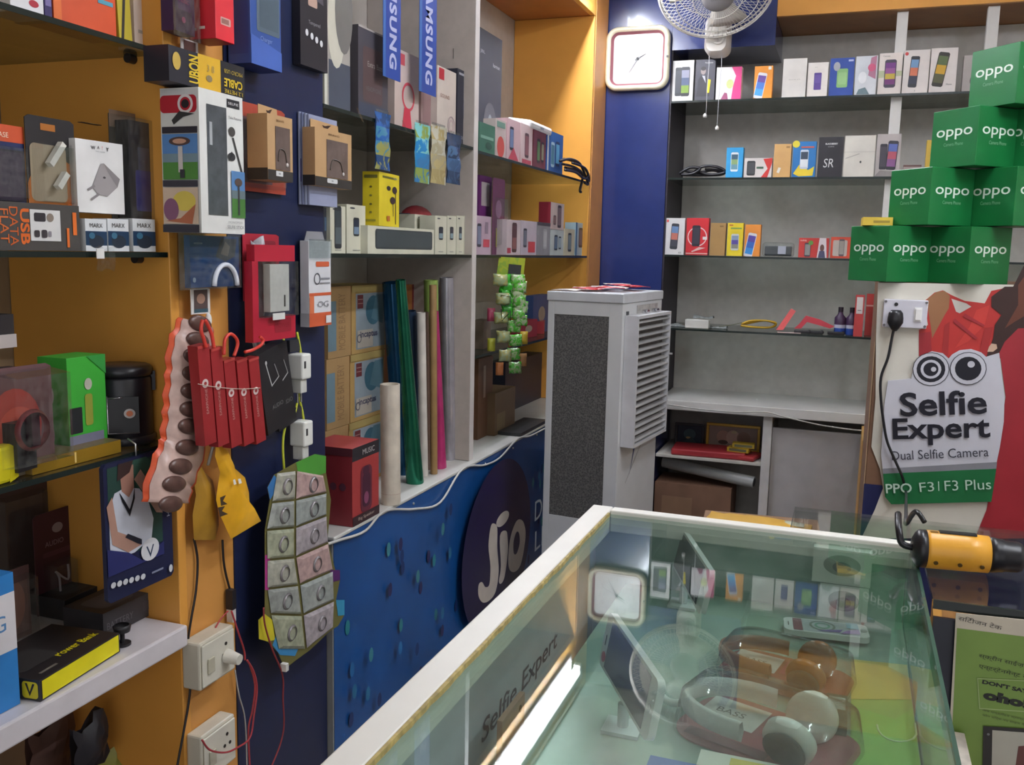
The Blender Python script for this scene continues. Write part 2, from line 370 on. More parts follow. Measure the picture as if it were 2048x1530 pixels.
# ---- tube light over the left cabinets and ceiling tubes
def tube_light(x, y0, y1, z, s, label, side=False):
    o = MB().box(x-.02, x+.02, y0, y1, z+.012, z+.05, M('e8e6e2', .4)).build('tube_light'); tag(o, label, 'light', 'tube lights')
    MB().cyl((x, y0+.03, z), (x, y1-.03, z), .013, emis('tube_glow_%d' % int(s), 'eef4ff', s), n=12).build('lamp_tube', o)
    for y in (y0, y1-.03): MB().box(x-.015, x+.015, y, y+.03, z-.016, z+.014, M('e8e6e2', .4)).build('end_cap', o)
    if side: MB().box(x-.036, x-.028, y0+.02, y1-.02, z-.06, z+.07, M('f2f2f0', .5)).build('reflector', o)
    return o
tube_light(A+.04, 2.7, 4.0, 2.63, TUBE_A, 'tube light along the yellow fascia above the far cabinet', True)
tube_light(.3, 1.3, 2.5, 2.8, TUBE_B, 'tube light on the ceiling just beyond the glass display case')
tube_light(1.35, .6, 1.8, 2.8, TUBE_B, 'tube light on the ceiling at the right side of the shop')

# ================================================================== JIO BANNER on the counter front
XJ = A+.0175
def jio():
    y0, y1, z0, z1 = 1.846, 4.27, .02, CT-.0115
    mb = MB(); w = y1-y0; h = z1-z0
    mb.box(XJ-.001, XJ, y0, y1, z0, z1, M('184f90', .3, noise=.18, scale=4))
    it = []
    rnd = random.Random(3)
    for i in range(150):
        u = rnd.uniform(.01, .98); v = rnd.uniform(.02, .9)
        if abs(u*w-1.06) < .32 and abs(v*h-.47) < .36: continue
        c = rnd.choice(['2a6f9a', '2a7f8c', '347f8a', '1c3468', '2c2a58', '2468a4', '3f8490'])
        it.append(('e', u, v, .0046, .024, c))
    cu = (PX(985, 1100, XJ).y-y0)/w; cv = (PX(985, 1090, XJ).z-z0)/h
    it.append(('p', [(cu+.33/w*cos(2*pi*k/64), cv+.30/h*sin(2*pi*k/64)) for k in range(64)], M('211a44', .35)))
    o = Vector((XJ, y0, z0)); a = Vector((0, 1, 0)); b = Vector((0, 0, 1))
    def uv(px, py): p = PX(px, py, XJ); return ((p.y-y0)/w, (p.z-z0)/h)
    # the three letters drawn from their outline
    cream = M('d6cbbf', .5)
    J = [(968, 1050), (976, 1046), (981, 1056), (981, 1095), (984, 1140), (978, 1180), (966, 1198), (952, 1203), (943, 1190), (943, 1168), (950, 1162), (957, 1172), (965, 1166), (967, 1130), (963, 1090)]
    Jn = soft([uv(*p) for p in J])
    it.append(('p', Jn[::-1], cream))
    it.append(('e', *uv(992, 1036), .026, .030, cream))
    it.append(('p', soft([uv(*p) for p in [(986, 1070), (999, 1060), (1002, 1080), (1002, 1105), (996, 1150), (989, 1165), (984, 1160), (988, 1130)]])[::-1], cream))
    it.append(('p', soft([uv(*p) for p in [(1020, 1040), (1032, 1040), (1038, 1060), (1036, 1090), (1028, 1128), (1016, 1142), (1005, 1136), (1003, 1110), (1008, 1070)]])[::-1], cream))
    it.append(('p', soft([uv(*p) for p in [(1020, 1062), (1025, 1066), (1026, 1085), (1020, 1105), (1014, 1104), (1014, 1080)]])[::-1], M('211a44', .35)))
    for s, px_, py_ in (('DIGITAL', 1057, 1022), ('LIFE', 1057, 1082)):
        u, v = uv(px_, py_); ww = .21 if len(s) > 5 else .11; it.append(('t', s, u+ww/2, v, .10, 'cfe0ee', {'w': ww}))
    mb.decal(o, a, b, w, h, it)
    ob = mb.build('banner'); tag(ob, 'blue shop banner with a dark Jio circle on the front of the white worktop', 'banner')
    for k in range(9):
        y = 2.0+k*.27
        MB().sphere((XJ+.001, y, z1-.015), .004, M('c8c8c8', .3, .8)).build('nail', ob)
jio()
# ================================================================== NEAR LEFT CABINET : things on its shelves
TXT = '2a2a2e'
XN = A-.03
G = 'boxes on the topmost shelf of the near cabinet'
carton('L', XN, (18, 86, -60, 17), .05, 'e4e2e4', [('e', .7, .3, .15, .08, 'b02838'), ('r', .1, .05, .4, .12, '777777')], 'accessory_box', 'white box with a small red mark at the left end of the topmost near shelf', group=G, z=S1+.001)
carton('L', XN, (87, 103, -60, 30), .06, '3b2f62', [('r', .1, .3, .9, .5, '7a6ca0')], 'accessory_box', 'thin purple box between the white and the orange-red box, topmost near shelf', group=G, z=S1+.001)
carton('L', XN, (105, 231, -60, 58), .05, 'd8542c', [('r', 0, 0, .12, 1, 'e8743a'), ('t', 'Power', .6, .75, .1, 'f0e8e0'), ('r', .7, .55, .95, .62, '58a0b8')], 'accessory_box', 'wide orange-red box on the topmost near shelf', group=G, z=S1+.001)
carton('L', XN, (236, 263, -70, 68), .03, 'c9b43c', [('p', [(.1, 0), (.3, 0), (.9, 1), (.7, 1)], '3a3430')], 'accessory_box', 'yellow box with a black diagonal stripe on the topmost near shelf', group=G, z=S1+.001, tilt=-3)
carton('L', XN-.01, (266, 292, -70, 76), .035, 'e6d6cc', [('r', .3, .2, .7, .24, 'b0a8a0')], 'accessory_box', 'cream box nearest the yellow panel on the topmost near shelf', group=G, z=S1+.001)

# ---- helper: hanging retail pack = backing card + clear bubble (part) + contents
def blister(wall, plane, px, d, card, deco, name, label, cat='blister pack', group=None, z=None, bubble=(.12, .12, .88, .75), inner=None, tab=True, yaw=0, tilt=0):
    c, z0, w, h = slot(wall, plane, px)
    if z is not None: h = z0+h-z; z0 = z
    mb = MB(); mb.prism([(-w/2, 0, 0), (w/2, 0, 0), (w/2, 0, h*.97), (w*.42, 0, h), (-w*.42, 0, h), (-w/2, 0, h*.97)], (0, .0016, 0), card)
    mb.decal((-w/2, 0, 0), (1, 0, 0), (0, 0, 1), w, h, deco)
    loc = (plane-.002, c, z0) if wall == 'L' else (c, plane+.002, z0)
    o = mb.build(name, None, loc, (0, radians(tilt), RZ[wall]+radians(yaw))); tag(o, label, cat, group)
    if bubble:
        u0, v0, u1, v1 = bubble; x0, x1, q0, q1 = -w/2+u0*w, -w/2+u1*w, v0*h, v1*h; k = min(x1-x0, q1-q0)*.12
        b = MB(); ring = lambda dx, y: [(x0+dx, y, q0+dx), (x1-dx, y, q0+dx), (x1-dx, y, q1-dx), (x0+dx, y, q1-dx)]
        r0 = ring(0, -.0012); r1 = ring(k*.4, -d)
        b.add(r0+r1, [(4, 5, 6, 7)]+[(i, (i+1) % 4, 4+(i+1) % 4, 4+i) for i in range(4)], BLISTER)
        b.build('clear_bubble', o)
    if inner:
        for nm, fn in inner:
            b = MB(); fn(b, w, h, d); b.build(nm, o)
    return o
def hang(name, parent_loc, top, r=.002): pass

# ---- second shelf (charger boxes)
G = 'chargers and cables on the second shelf of the near cabinet'
def phone_in(b, w, h, d): b.box(-w*.33, w*.33, -d*.7, -.0015, h*.1, h*.7, '2c2636'); b.decal((-w*.33, -d*.7, h*.1), (1, 0, 0), (0, 0, 1), w*.66, h*.6, [('rr', .08, .04, .92, .96, .06, '43384a')])
blister('L', XN-.02, (-40, 52, 248, 402), .02, '26305e', [('r', 0, .8, 1, 1, 'd0542e'), ('t', 'CASE', .5, .88, .06, 'f0e0c8')], 'phone_case_pack', 'blue and orange phone case pack at the left edge of the charger shelf', inner=[('phone_case', phone_in)], z=S2+.06)
def plug_in(b, w, h, d):
    for x, z, l in ((-.02, .62, .3), (.08, .35, .2)):
        T = Matrix.Translation((x*w, -d*.5, z*h)) @ Matrix.Rotation(radians(38), 4, 'Y')
        b.box(-w*.05, w*.05, -.006, .004, -h*l/2, h*l/2, 'e8e4da', T)
blister('L', XN-.015, (55, 152, 236, 405), .02, '2a2628', [('r', .3, .86, .6, .93, 'b06a28'), ('p', [(0, .0), (1, 0), (1, .5), (.6, .62), (.25, .62), (0, .3)], 'b4682a'), ('rr', .06, .12, .8, .72, .1, 'a8977e'), ('p', [(.72, 0), (1, 0), (1, .4)], 'd8702a')], 'car_charger_pack', 'black and orange pack with two white car chargers behind clear plastic', inner=[('charger', plug_in)], bubble=(.1, .1, .8, .72), z=S2+.058)
carton('L', XN, (157, 246, 283, 437), .035, 'e9e7e5', {'F': [
    ('t', 'W', .36, .9, .05, '2b2528', {'bold': .03}), ('t', 'A', .47, .91, .04, '3a2528'), ('t', '!', .55, .91, .05, 'd07070'), ('t', 'Y', .66, .9, .05, '2b2528', {'bold': .03}), ('t', 'TRAVEL CHARGER', .5, .855, .014, '888888'),
    ('p', [(.3, .36), (.5, .69), (.56, .7), (.9, .5), (.84, .38), (.62, .24), (.42, .26)], 'a29c9c'), ('p', [(.56, .7), (.9, .5), (.84, .38), (.66, .56)], '8d8788'), ('e', .56, .5, .03, .015, '4a4648'),
    ('p', [(.22, .3), (.36, .36), (.34, .39), (.2, .33)], '8d8788'), ('p', [(.28, .17), (.44, .25), (.42, .28), (.26, .2)], '8d8788')], 'L': [('r', .2, .1, .8, .9, 'd0cecf')]}, 'charger_box', 'tall white charger box picturing a grey plug, on the charger shelf', z=S2+.062, bevel=.0008, yaw=-4)
carton('L', XN-.05, (165, 205, 248, 300), .01, '2a2528', [('p', [(.1, .1), (.5, .95), (.9, .1)], '3a3434'), ('e', .5, .35, .18, .2, 'b09060')], 'hang_tag', 'small black diamond-shaped tag behind the white charger box', 'tag', z=S2+.21)
def hitech(b, w, h, d):
    b.box(-w*.4, w*.2, -d*.8, -.002, h*.02, h*.93, '2a2932')
    b.decal((-w*.4, -d*.8, h*.02), (1, 0, 0), (0, 0, 1), w*.6, h*.91, [('rr', .2, .3, .85, .62, .06, '3a3a80'), ('r', .3, .62, .7, .8, '4a4c60'), ('t', 'HITECH', .62, .19, .035, 'e8e0e0', {'bold': .02, 'w': .45}), ('p', [(.0, .12), (.25, .22), (.12, .12)], 'b83828'), ('rr', .1, .04, .6, .11, .03, 'cf5428')])
o = blister('L', XN-.03, (224, 318, 228, 490), .036, '4a4540', [('r', .7, 0, 1, .35, 'c8502c'), ('r', 0, .88, 1, 1, '8a7464')], 'battery_pack', 'dark tall HITECH battery pack in a clear shell beside the yellow panel', inner=[('battery_box', hitech)], bubble=(.02, .01, .98, .97), z=S2+.001)
carton('L', XN+.012, (-60, 160, 405, 497), .035, '4a4644', {'F': [('t', 'USB', .465, .5, .085, 'e06a28', {'rot': -90, 'bold': .03, 'w': .75}), ('t', 'DATA', .365, .5, .075, 'd06028', {'rot': -90, 'w': .8}),
      ('t', 'FLAT', .28, .5, .075, 'd86a30', {'rot': -90, 'w': .7}), ('r', .925, .35, .965, .85, 'e0702c'), ('r', .86, .08, .885, .5, 'e0702c')]}, 'cable_box', 'grey box lettered USB DATA FLAT in orange lying on the charger shelf', z=S2+.001, yaw=0)
ub = bpy.data.objects['cable_box']
# the white picture of the two plugs on the grey box, drawn on its own card
c, z0, w, h = slot('L', XN+.014, (62, 122, 420, 482))
b = MB(); b.box(-w/2, w/2, -.0006, 0, 0, h, 'dcdad8'); b.decal((-w/2, -.0006, 0), (1, 0, 0), (0, 0, 1), w, h, [('rr', .12, .62, .5, .9, .05, '2f2b30'), ('e', .65, .76, .12, .14, '8a7c70'), ('rr', .1, .12, .28, .34, .05, '3a3438'), ('rr', .34, .1, .52, .36, .05, '3a3438'), ('rr', .56, .14, .66, .32, .02, '8a8488')])
o = b.build('picture_card', None, (XN+.0125, c, z0), (0, 0, pi/2)); o.parent = ub; o.matrix_parent_inverse = ub.matrix_basis.inverted()
for i, (a_, b_, lb) in enumerate(((170, 214, 'left'), (215, 258, 'middle'), (265, 311, 'right'))):
    carton('L', XN+.014, (a_, b_, 438, 494), .03, 'e0e2e4', [('r', 0, .18, 1, .62, '1c3a58'), ('e', .5, .3, .35, .2, '26303e'), ('t', 'MARX', .5, .8, .13, '4a4644', {'w': .6}), ('e', .28, .48, .14, .1, '3d6e8a')], 'battery_carton',
           {'left': 'small navy and white battery carton below the white charger box, leftmost of its row', 'middle': 'small navy and white battery carton, middle of the row below the white charger box', 'right': 'small navy and white battery carton nearest the yellow panel'}[lb], group='small navy and white battery cartons', z=S2+.001)
# clear clip over the shelf edge
o = MB().grid([[(A+.006+.004*sin(j), PX(185+i*9, 505, A).y, 1.492-j*.012+.003*sin(i*2+j)) for j in range(4)] for i in range(5)], BLISTER).build('clear_clip')
tag(o, 'crumpled clear plastic clip hanging from the edge of the charger shelf', 'clip')
MB().box(A+.011, A+.0125, PX(181, 500, A).y, PX(196, 500, A).y, 1.474, 1.489, 'e8e6e2').build('price_tag', o)

# ---- third shelf (lantern speaker)
def earph(b, w, h, d):
    b.decal((-w/2, -.002, 0), (1, 0, 0), (0, 0, 1), w, h, [('e', .4, .45, .4, .36, 'a84038'), ('e', .45, .42, .3, .22, 'c05040')])
    b.lathe([(w*.22, 0), (w*.26, .006), (w*.22, .012)], '7a2c30', Matrix.Translation((-w*.1, -d*.6, h*.45)) @ Matrix.Rotation(pi/2, 4, 'X'), 20)
    b.box(-w*.1, w*.02, -d*.7, -d*.4, h*.3, h*.6, '40242c')
o = blister('L', XN, (-30, 107, 733, 888), .05, '6a4a4c', [('r', 0, .0, 1, .12, '8a8070'), ('t', 'MUSIC FOR YOU', .5, .06, .06, 'e0dcd4', {'w': .7}), ('r', .05, .5, .2, .7, '4ab0a0')], 'earphone_pack', 'clear earphone pack with red inside on the lantern shelf', inner=[('earphones', earph)], bubble=(.02, .12, .95, .97), z=S3+.001)
o = MB().box(-.045, .045, -.03, .03, 0, .05, '2c282a').build('card_reader', None, (XN-.07, PX(20, 700, XN).y, S3+.19), (0, 0, pi/2)); tag(o, 'black boxy device stacked above the clear earphone pack', 'device')
MB().box(-.03, .045, -.034, -.0305, .0, .02, 'b8aeaa').build('label_strip', o)
o2 = carton('L', XN-.06, (-30, 60, 740, 888), .04, '4a3c40', [], 'accessory_box', 'dark box behind the clear earphone pack on the lantern shelf', z=S3+.001)
carton('L', XN-.02, (135, 213, 712, 874), .06, '3fae3c', {'F': [('r', 0, .05, .9, .22, '7a7a90'), ('rr', .02, .24, .34, .5, .03, '22262a'), ('rr', .42, .3, .62, .62, .06, '9aa040'), ('e', .52, .72, .1, .06, 'b8b8a8'), ('p', [(.5, 1), (1, 1), (1, .8)], '389a44')],
       'L': [('r', 0, 0, 1, 1, '46b842'), ('e', .3, .62, .22, .12, 'dcd8cc'), ('e', .3, .22, .2, .12, 'dcd8cc'), ('r', 0, .0, .2, .3, '2f7a34')]}, 'speaker_box', 'bright green box beside the black lantern speaker', z=S3+.001, bevel=.001)
# lantern speaker
def lantern():
    c = PX(254, 880, A-.07); o = empty('lantern_speaker', (A-.075, c.y+.0, S3+.001), radians(-48), 'black cylindrical lantern speaker on the lowest glass shelf of the near cabinet', 'speaker')
    m = M('26252b', .35, noise=.05)
    pt_ = lambda n, f: f(MB()).build(n, o)
    pt_('body', lambda b: b.lathe([(0, .012), (.056, .012), (.058, .02), (.058, .15), (.054, .158), (0, .158)], m, n=32))
    pt_('base', lambda b: b.lathe([(0, 0), (.061, 0), (.063, .004), (.063, .016), (.059, .02), (0, .02)], M('2e2d33', .3), n=32))
    pt_('lid', lambda b: b.lathe([(0, .182), (.05, .182), (.057, .178), (.06, .17), (.06, .158), (0, .158)], M('2a292e', .3), n=32))
    h = MB(); h.box(.0575, .0635, -.03, .03, .03, .115, M('1d1c20', .3)); h.tube([(.064, -.03, .118), (.064, -.03, .032), (.064, .03, .032)], .0012, M('a8a6a8', .2, .8)); h.tube([(.064, -.034, .15), (.064, -.034, .04)], .0012, M('a8a6a8', .2, .8)); h.tube([(.064, -.026, .112), (.064, .0, .114)], .0012, M('a8a6a8', .2, .8)); h.build('front_plate', o)
    k = MB(); k.cyl((.063, .012, .078), (.07, .012, .078), .011, M('b8b0ac', .15, .9), n=20); k.cyl((.07, .012, .078), (.0715, .012, .078), .0065, M('b4694a', .3, .5), n=16); k.build('button', o)
    for s_ in (-1, 1):
        MB().box(-.008, .008, s_*.058-.004 if s_ > 0 else s_*.058-.006, s_*.058+.006 if s_ > 0 else s_*.058+.004, .12, .165, m).build('handle_lug', o)
    f = (PX(252, 737, A-.03).z-S3)/.182; o.scale = (.84, .84, f)
lantern()
g = carton('L', XN+.012, (62, 243, 885, 946), .1, 'a08040', {'F': [('r', 0, 0, 1, 1, M('b8902e', .25, .5)), ('r', .45, .1, .47, .9, 'e0c070')], 'T': [('r', 0, 0, 1, 1, M('8a744a', .35, .3))]}, 'gift_box', 'flat gold box lying at the front of the lantern shelf', z=S3+.001, bevel=.001)
g.scale = (1, 1, .62)
o = carton('L', XN+.02, (-20, 36, 893, 966), .06, 'e6d820', [('p', [(.6, 0), (1, .1), (1, .9), (.7, 1)], 'd8c818')], 'torch_box', 'bright yellow box at the left edge of the lantern shelf', z=S3+.001, bevel=.006, yaw=8)
MB().box(.015, .055, -.036, .02, .012, .085, '262426').build('black_tray', o)

# ---- white ledge
LZ = .811
o = carton('L', A-.01, (-60, 34, 1158, 1392), .05, '2f7cc0', [('r', 0, .43, 1, .86, 'd8d4d6'), ('t', '4G', .5, .65, .12, '5080b0')], 'router_box', 'blue and white box standing at the left end of the white ledge', z=LZ, bevel=.001)
def powerbank_box():
    P = [PX(38, 1300, A), PX(115, 1362, A)]
    ctr = Vector((A-.062, PX(165, 1330, A).y-.012, LZ)); o = empty('power_bank_box', ctr, radians(0), 'flat black box with a bright yellow edge lying on the white ledge', 'box')
    L, D, H = .185, .135, .034
    b = MB(); b.box(-D/2, D/2, -L/2, L/2, 0, H, M('2b292b', .35))
    b.decal((D/2, -L/2, 0), (0, 1, 0), (0, 0, 1), L, H, [('r', .02, .08, .98, .94, 'e8dc18')])
    b.decal((-D/2, -L/2, 0), (1, 0, 0), (0, 0, 1), D, H, [('rr', .76, .1, .97, .88, .04, 'd0c020'), ('p', [(.8, .8), (.86, .2), (.93, .8), (.9, .8), (.86, .4), (.83, .8)], '2b292b'), ('t', 'Ubon', .55, .5, .4, 'c8b820')])
    b.decal((D/2, -L/2, H), (0, 1, 0), (-1, 0, 0), L, D, [('t', 'Power Bank', .68, .28, .12, 'd8c81c', {'bold': .02, 'w': .5}), ('rr', .06, .3, .5, .75, .06, '3a3838'), ('r', .1, .1, .3, .14, '777066')])
    b.build('carton', o, bevel=.0012)
    o.rotation_euler = (0, 0, radians(6))
powerbank_box()
carton('L', A-.07, (205, 335, 1198, 1262), .09, '3a383c', {'F': [('t', 'BATTERY', .25, .4, .28, '68666c', {'w': .4}), ('r', .6, .3, .95, .7, '424046')], 'T': [('rr', .1, .15, .6, .8, .08, '545258'), ('r', .7, .2, .95, .8, '6a4a48')]}, 'battery_box', 'dark grey box lying at the right end of the white ledge', z=LZ, bevel=.001)
o = carton('L', A-.19, (128, 262, 1172, 1232), .1, '2a2a2e', {'T': [('rr', .1, .15, .9, .8, .08, '3c3e44')]}, 'phone_box', 'low black box behind the yellow-edged box on the white ledge', z=LZ, bevel=.001)
o = MB().cyl((0, 0, 0), (0, 0, .004), .014, '2a282a').cyl((0, 0, .004), (0, 0, .02), .004, '2a282a').lathe([(.004, .02), (.013, .024), (.015, .034), (.012, .036)], '2a282a').build('phone_stand', None, (A-.022, PX(265, 1275, A).y, LZ)); tag(o, 'tiny black round stand at the front edge of the white ledge', 'stand')
blister('L', A-.25, (72, 150, 1020, 1238), .03, '4a2430', [('e', .6, .82, .14, .05, '9a8a8c'), ('r', .2, .55, .9, .6, '5f3440'), ('t', 'AUDIO', .5, .68, .05, '9a8088')], 'earphone_pack', 'dark maroon earphone pack standing against the back of the white ledge', bubble=(.2, .05, .8, .5), z=LZ,
        inner=[('earphones', lambda b, w, h, d: b.tube(smooth_path([(-w*.1, -.02, h*.1), (-w*.12, -.02, h*.35), (-w*.2, -.02, h*.42), (w*.1, -.02, h*.3), (w*.12, -.02, h*.45)], 5), .0022, 'b8acb0'))])
blister('L', A-.2, (-10, 62, 1140, 1252), .03, '8a6a62', [('e', .5, .5, .35, .35, 'a87868'), ('r', .0, .8, 1, 1, '6a4a4a')], 'accessory_pack', 'brown-pink plastic pack at the back of the white ledge beside the blue and white box', z=LZ, bubble=(.08, .08, .92, .9))
blister('L', A-.3, (-20, 100, 960, 1150), .02, '5a4440', [], 'accessory_pack', 'dull brown wide pack leaning on the cabinet back above the white ledge', z=LZ+.001, bubble=(.1, .1, .9, .9))
# neck massager card with a woman, hanging in front of the end panel
def womancard():
    pl = A+.012
    c, z0, w, h = slot('L', pl, (214, 348, 912, 1182))
    b = MB(); b.prism([(-w/2+.006, 0, 0), (w/2-.006, 0, 0), (w/2, 0, .006), (w/2, 0, h-.006), (w/2-.006, 0, h), (-w/2+.006, 0, h), (-w/2, 0, h-.006), (-w/2, 0, .006)], (0, .008, 0), M('232846', .3))
    it = [('r', .05, .3, .84, .97, '24433c'), ('p', [(.3, .98), (.62, .98), (.75, .9), (.84, .8), (.84, .6), (.6, .62)], '35584a'),
          ('p', [(.05, .3), (.05, .66), (.14, .78), (.3, .8), (.5, .76), (.62, .66), (.7, .5), (.66, .36), (.4, .3)], 'c8ccd8'),   # top
          ('p', [(.24, .78), (.22, .95), (.42, .95), (.42, .78), (.34, .72)], 'a87c6c'), ('p', [(.18, .86), (.2, .98), (.42, .98), (.36, .9)], '3a2a28'),
          ('p', [(.02, .7), (.1, .76), (.16, .5), (.42, .4), (.5, .34), (.3, .32), (.08, .42)], 'b08878'),
          ('p', [(.42, .84), (.52, .9), (.78, .66), (.84, .52), (.74, .54), (.62, .66)], 'b08c7c'),
          ('p', [(.2, .78), (.24, .7), (.34, .58), (.42, .7), (.42, .78), (.39, .7), (.34, .63), (.27, .71)], '1a1c24'),
          ('p', [(.26, .44), (.3, .46), (.5, .38), (.5, .34), (.44, .36)], '1d2230'),
          ('p', [(.0, .28), (.0, .4), (.3, .32), (.5, .22), (.84, .3), (.84, .2), (0, .2)], '2a2f66'),
          ('e', .62, .28, .14, .085, 'd8d8dc'), ('p', [(.56, .31), (.62, .22), (.68, .31), (.66, .31), (.62, .25), (.58, .31)], '30405a'),
          ('t', 'HEALTH WEAR', .92, .68, .05, 'd0d4e0', {'rot': 90, 'w': .4})]
    for i in range(6): it.append(('e', .06+.085*i, .13-.006*i, .036, .022, 'd4d6da'))
    it += [('r', .62, .09, .8, .105, '8a90a8'), ('e', .92, .07, .03, .03, 'd8dade')]
    b.decal((-w/2, 0, 0), (1, 0, 0), (0, 0, 1), w, h, it)
    o = b.build('headset_pack', None, (pl-.004, c, z0), (0, 0, pi/2)); tag(o, 'navy pack picturing a woman in white, hanging at the end of the near cabinet', 'pack')
    MB().tube([(0, .004, h-.004), (0, .004, h+.02), (0, .02, h+.028)], .0015, M('c8c8c8', .3, .8)).build('hook', o)
womancard()
# ---- things under the ledge
for i, (a_, b_, t_, b2, c_, lb) in enumerate(((150, 215, 1440, 1540, '2c2a30', 'black crumpled pouch under the white ledge'), (190, 260, 1490, 1560, '8c8a3c', 'olive-yellow packet under the white ledge'), (240, 310, 1500, 1570, '9a2c54', 'magenta packet under the white ledge'), (60, 150, 1440, 1560, '5a4038', 'dull brown packet in the dark below the white ledge'))):
    c, z0, w, h = slot('L', A-.14-.03*i, (a_, b_, t_, b2))
    P = []
    for r_ in range(7):
        P.append([(-w/2+w*k/6, -.02*sin(pi*k/6)*sin(pi*r_/6)-.006*sin(3*k+r_*2), h*r_/6*(1-.15*sin(k))) for k in range(7)])
    Q = [[(p[0], .012-p[1]*.2, p[2]) for p in row] for row in P]
    o = MB().grid(P, c_).grid(Q, c_).build('pouch', None, (A-.14-.03*i, c, max(.421, z0)), (0, 0, pi/2)); tag(o, lb, 'packet')

# ================================================================== COLUMN : hanging stock
K = A+.004        # plane just in front of the column boards
def peg(y, z, x1, label, l=None):
    o = MB().tube([(A+.0005, y, z), (x1, y, z), (x1+.004, y, z+.006)], .0016, M('c4c4c6', .3, .8)).build('peg_hook'); tag(o, label, 'hook', 'metal peg hooks on the column'); return o
def pegat(px, py, label, x=A+.05): p = PX(px, py, A); peg(p.y, p.z, x, label)
# purple pack, red box, blue box, black box at the top
o = carton('L', A+.032, (345, 388, -60, 66), .028, '352050', [('rr', .12, .35, .8, .9, .06, '4c1c66'), ('t', 'MUSIC', .45, .5, .06, 'd04878', {'w': .5}), ('e', .4, .2, .1, .05, 'b03878')], 'earphone_box', 'dark purple box hanging at the very top of the yellow board', cat='box', yaw=4)
o.location.x += .002
MB().box(-.04, .034, -.02, -.019, -.01, .15, CLEAR).build('clear_sleeve', o)
carton('L', A+.06, (430, 468, -60, 82), .055, 'e0303c', {'F': [('rr', .25, .22, .8, .33, .05, 'd8a8a0'), ('r', .3, .24, .7, .31, '9a6a60'), ('e', .4, .98, .1, .02, 'f0f0f0')], 'L': [('r', .1, .12, .28, .16, 'f0e0d8'), ('r', .38, .14, .6, .18, 'f0e0d8')], 'B': [('r', 0, 0, 1, 1, 'a02030')]}, 'earphone_box', 'bright red box hanging at the top beside the dark purple box', yaw=0, bevel=.001)
carton('L', A+.055, (500, 562, -60, 135), .05, '34549c', {'F': [('rr', .2, .35, .95, 1.0, .04, '5a6a78'), ('r', .3, .4, .9, 1.0, '50606c'), ('t', 'Charger', .5, .28, .06, '8aa0d8'), ('p', [(0, 0), (1, 0), (1, .2), (0, .3)], '4868b8')], 'L': [('r', .1, .1, .9, .95, '2c4890')], 'B': [('r', 0, 0, 1, 1, '243c80')]}, 'charger_box', 'large blue box with a grey window hanging at the top of the navy board', bevel=.001)
o = carton('L', A+.022, (600, 655, -60, 137), .018, '26242c', {'F': [('rr', .28, .62, .62, 1.0, .04, 'b89a8c'), ('p', [(.6, .7), (.85, .68), (.8, .85), (.66, .9)], '55505a'), ('t', 'Tempered', .5, .45, .05, '9a9aa0'), ('e', .22, .34, .055, .035, 'dcdce0'), ('e', .4, .32, .055, .035, 'dcdce0'), ('e', .57, .3, .055, .035, 'dcdce0'), ('e', .74, .28, .055, .035, 'dcdce0')]}, 'screen_guard_pack', 'black pack with four white dots hanging at the right edge of the navy board', bevel=.004)
# small white card
blister('L', K+.01, (364, 398, 80, 108), .004, 'dcd2d0', [('r', .15, .1, .85, .9, '6a4844')], 'picture_card', 'small white card between the dark purple box and the cable boxes', 'card', bubble=None)
# black and yellow cable box
def cablebox():
    x = A+.06
    segs = [((338, 402), '2a2a34'), ((402, 440), 'd8aa30'), ((440, 488), '26262c')]
    c, z0, w, h = slot('L', x, (338, 488, 112, 180))
    b = MB(); b.box(-w/2, w/2, 0, .05, 0, h, M('2a2a34', .4))
    b.decal((-w/2, 0, 0), (1, 0, 0), (0, 0, 1), w, h, [('r', .36, 0, .66, 1, 'dcae30'), ('r', .66, 0, 1, 1, '26262c'), ('t', 'UBON', .31, .5, .14, 'd8b830', {'rot': 90, 'bold': .03, 'w': .8}), ('e', .09, .6, .05, .25, 'c8a850'), ('e', .5, .35, .04, .1, '8a7a58'), ('t', '3 8', .52, .65, .2, 'b8a060'),
         ('t', 'CABLE', .83, .38, .26, 'd8b830', {'rot': 180, 'bold': .03, 'w': .26}), ('t', 'MICRO USB', .83, .72, .12, 'b89c30', {'rot': 180, 'w': .26}), ('t', '1.2 METRE', .83, .12, .12, 'd8b830', {'rot': 180, 'w': .26})])
    o = b.build('cable_box', None, (x, c, z0), (0, 0, pi/2+radians(0))); tag(o, 'black and yellow cable box turned upside down above the selfie stick box', 'box')
    o.rotation_euler = (0, radians(0), pi/2)
cablebox()
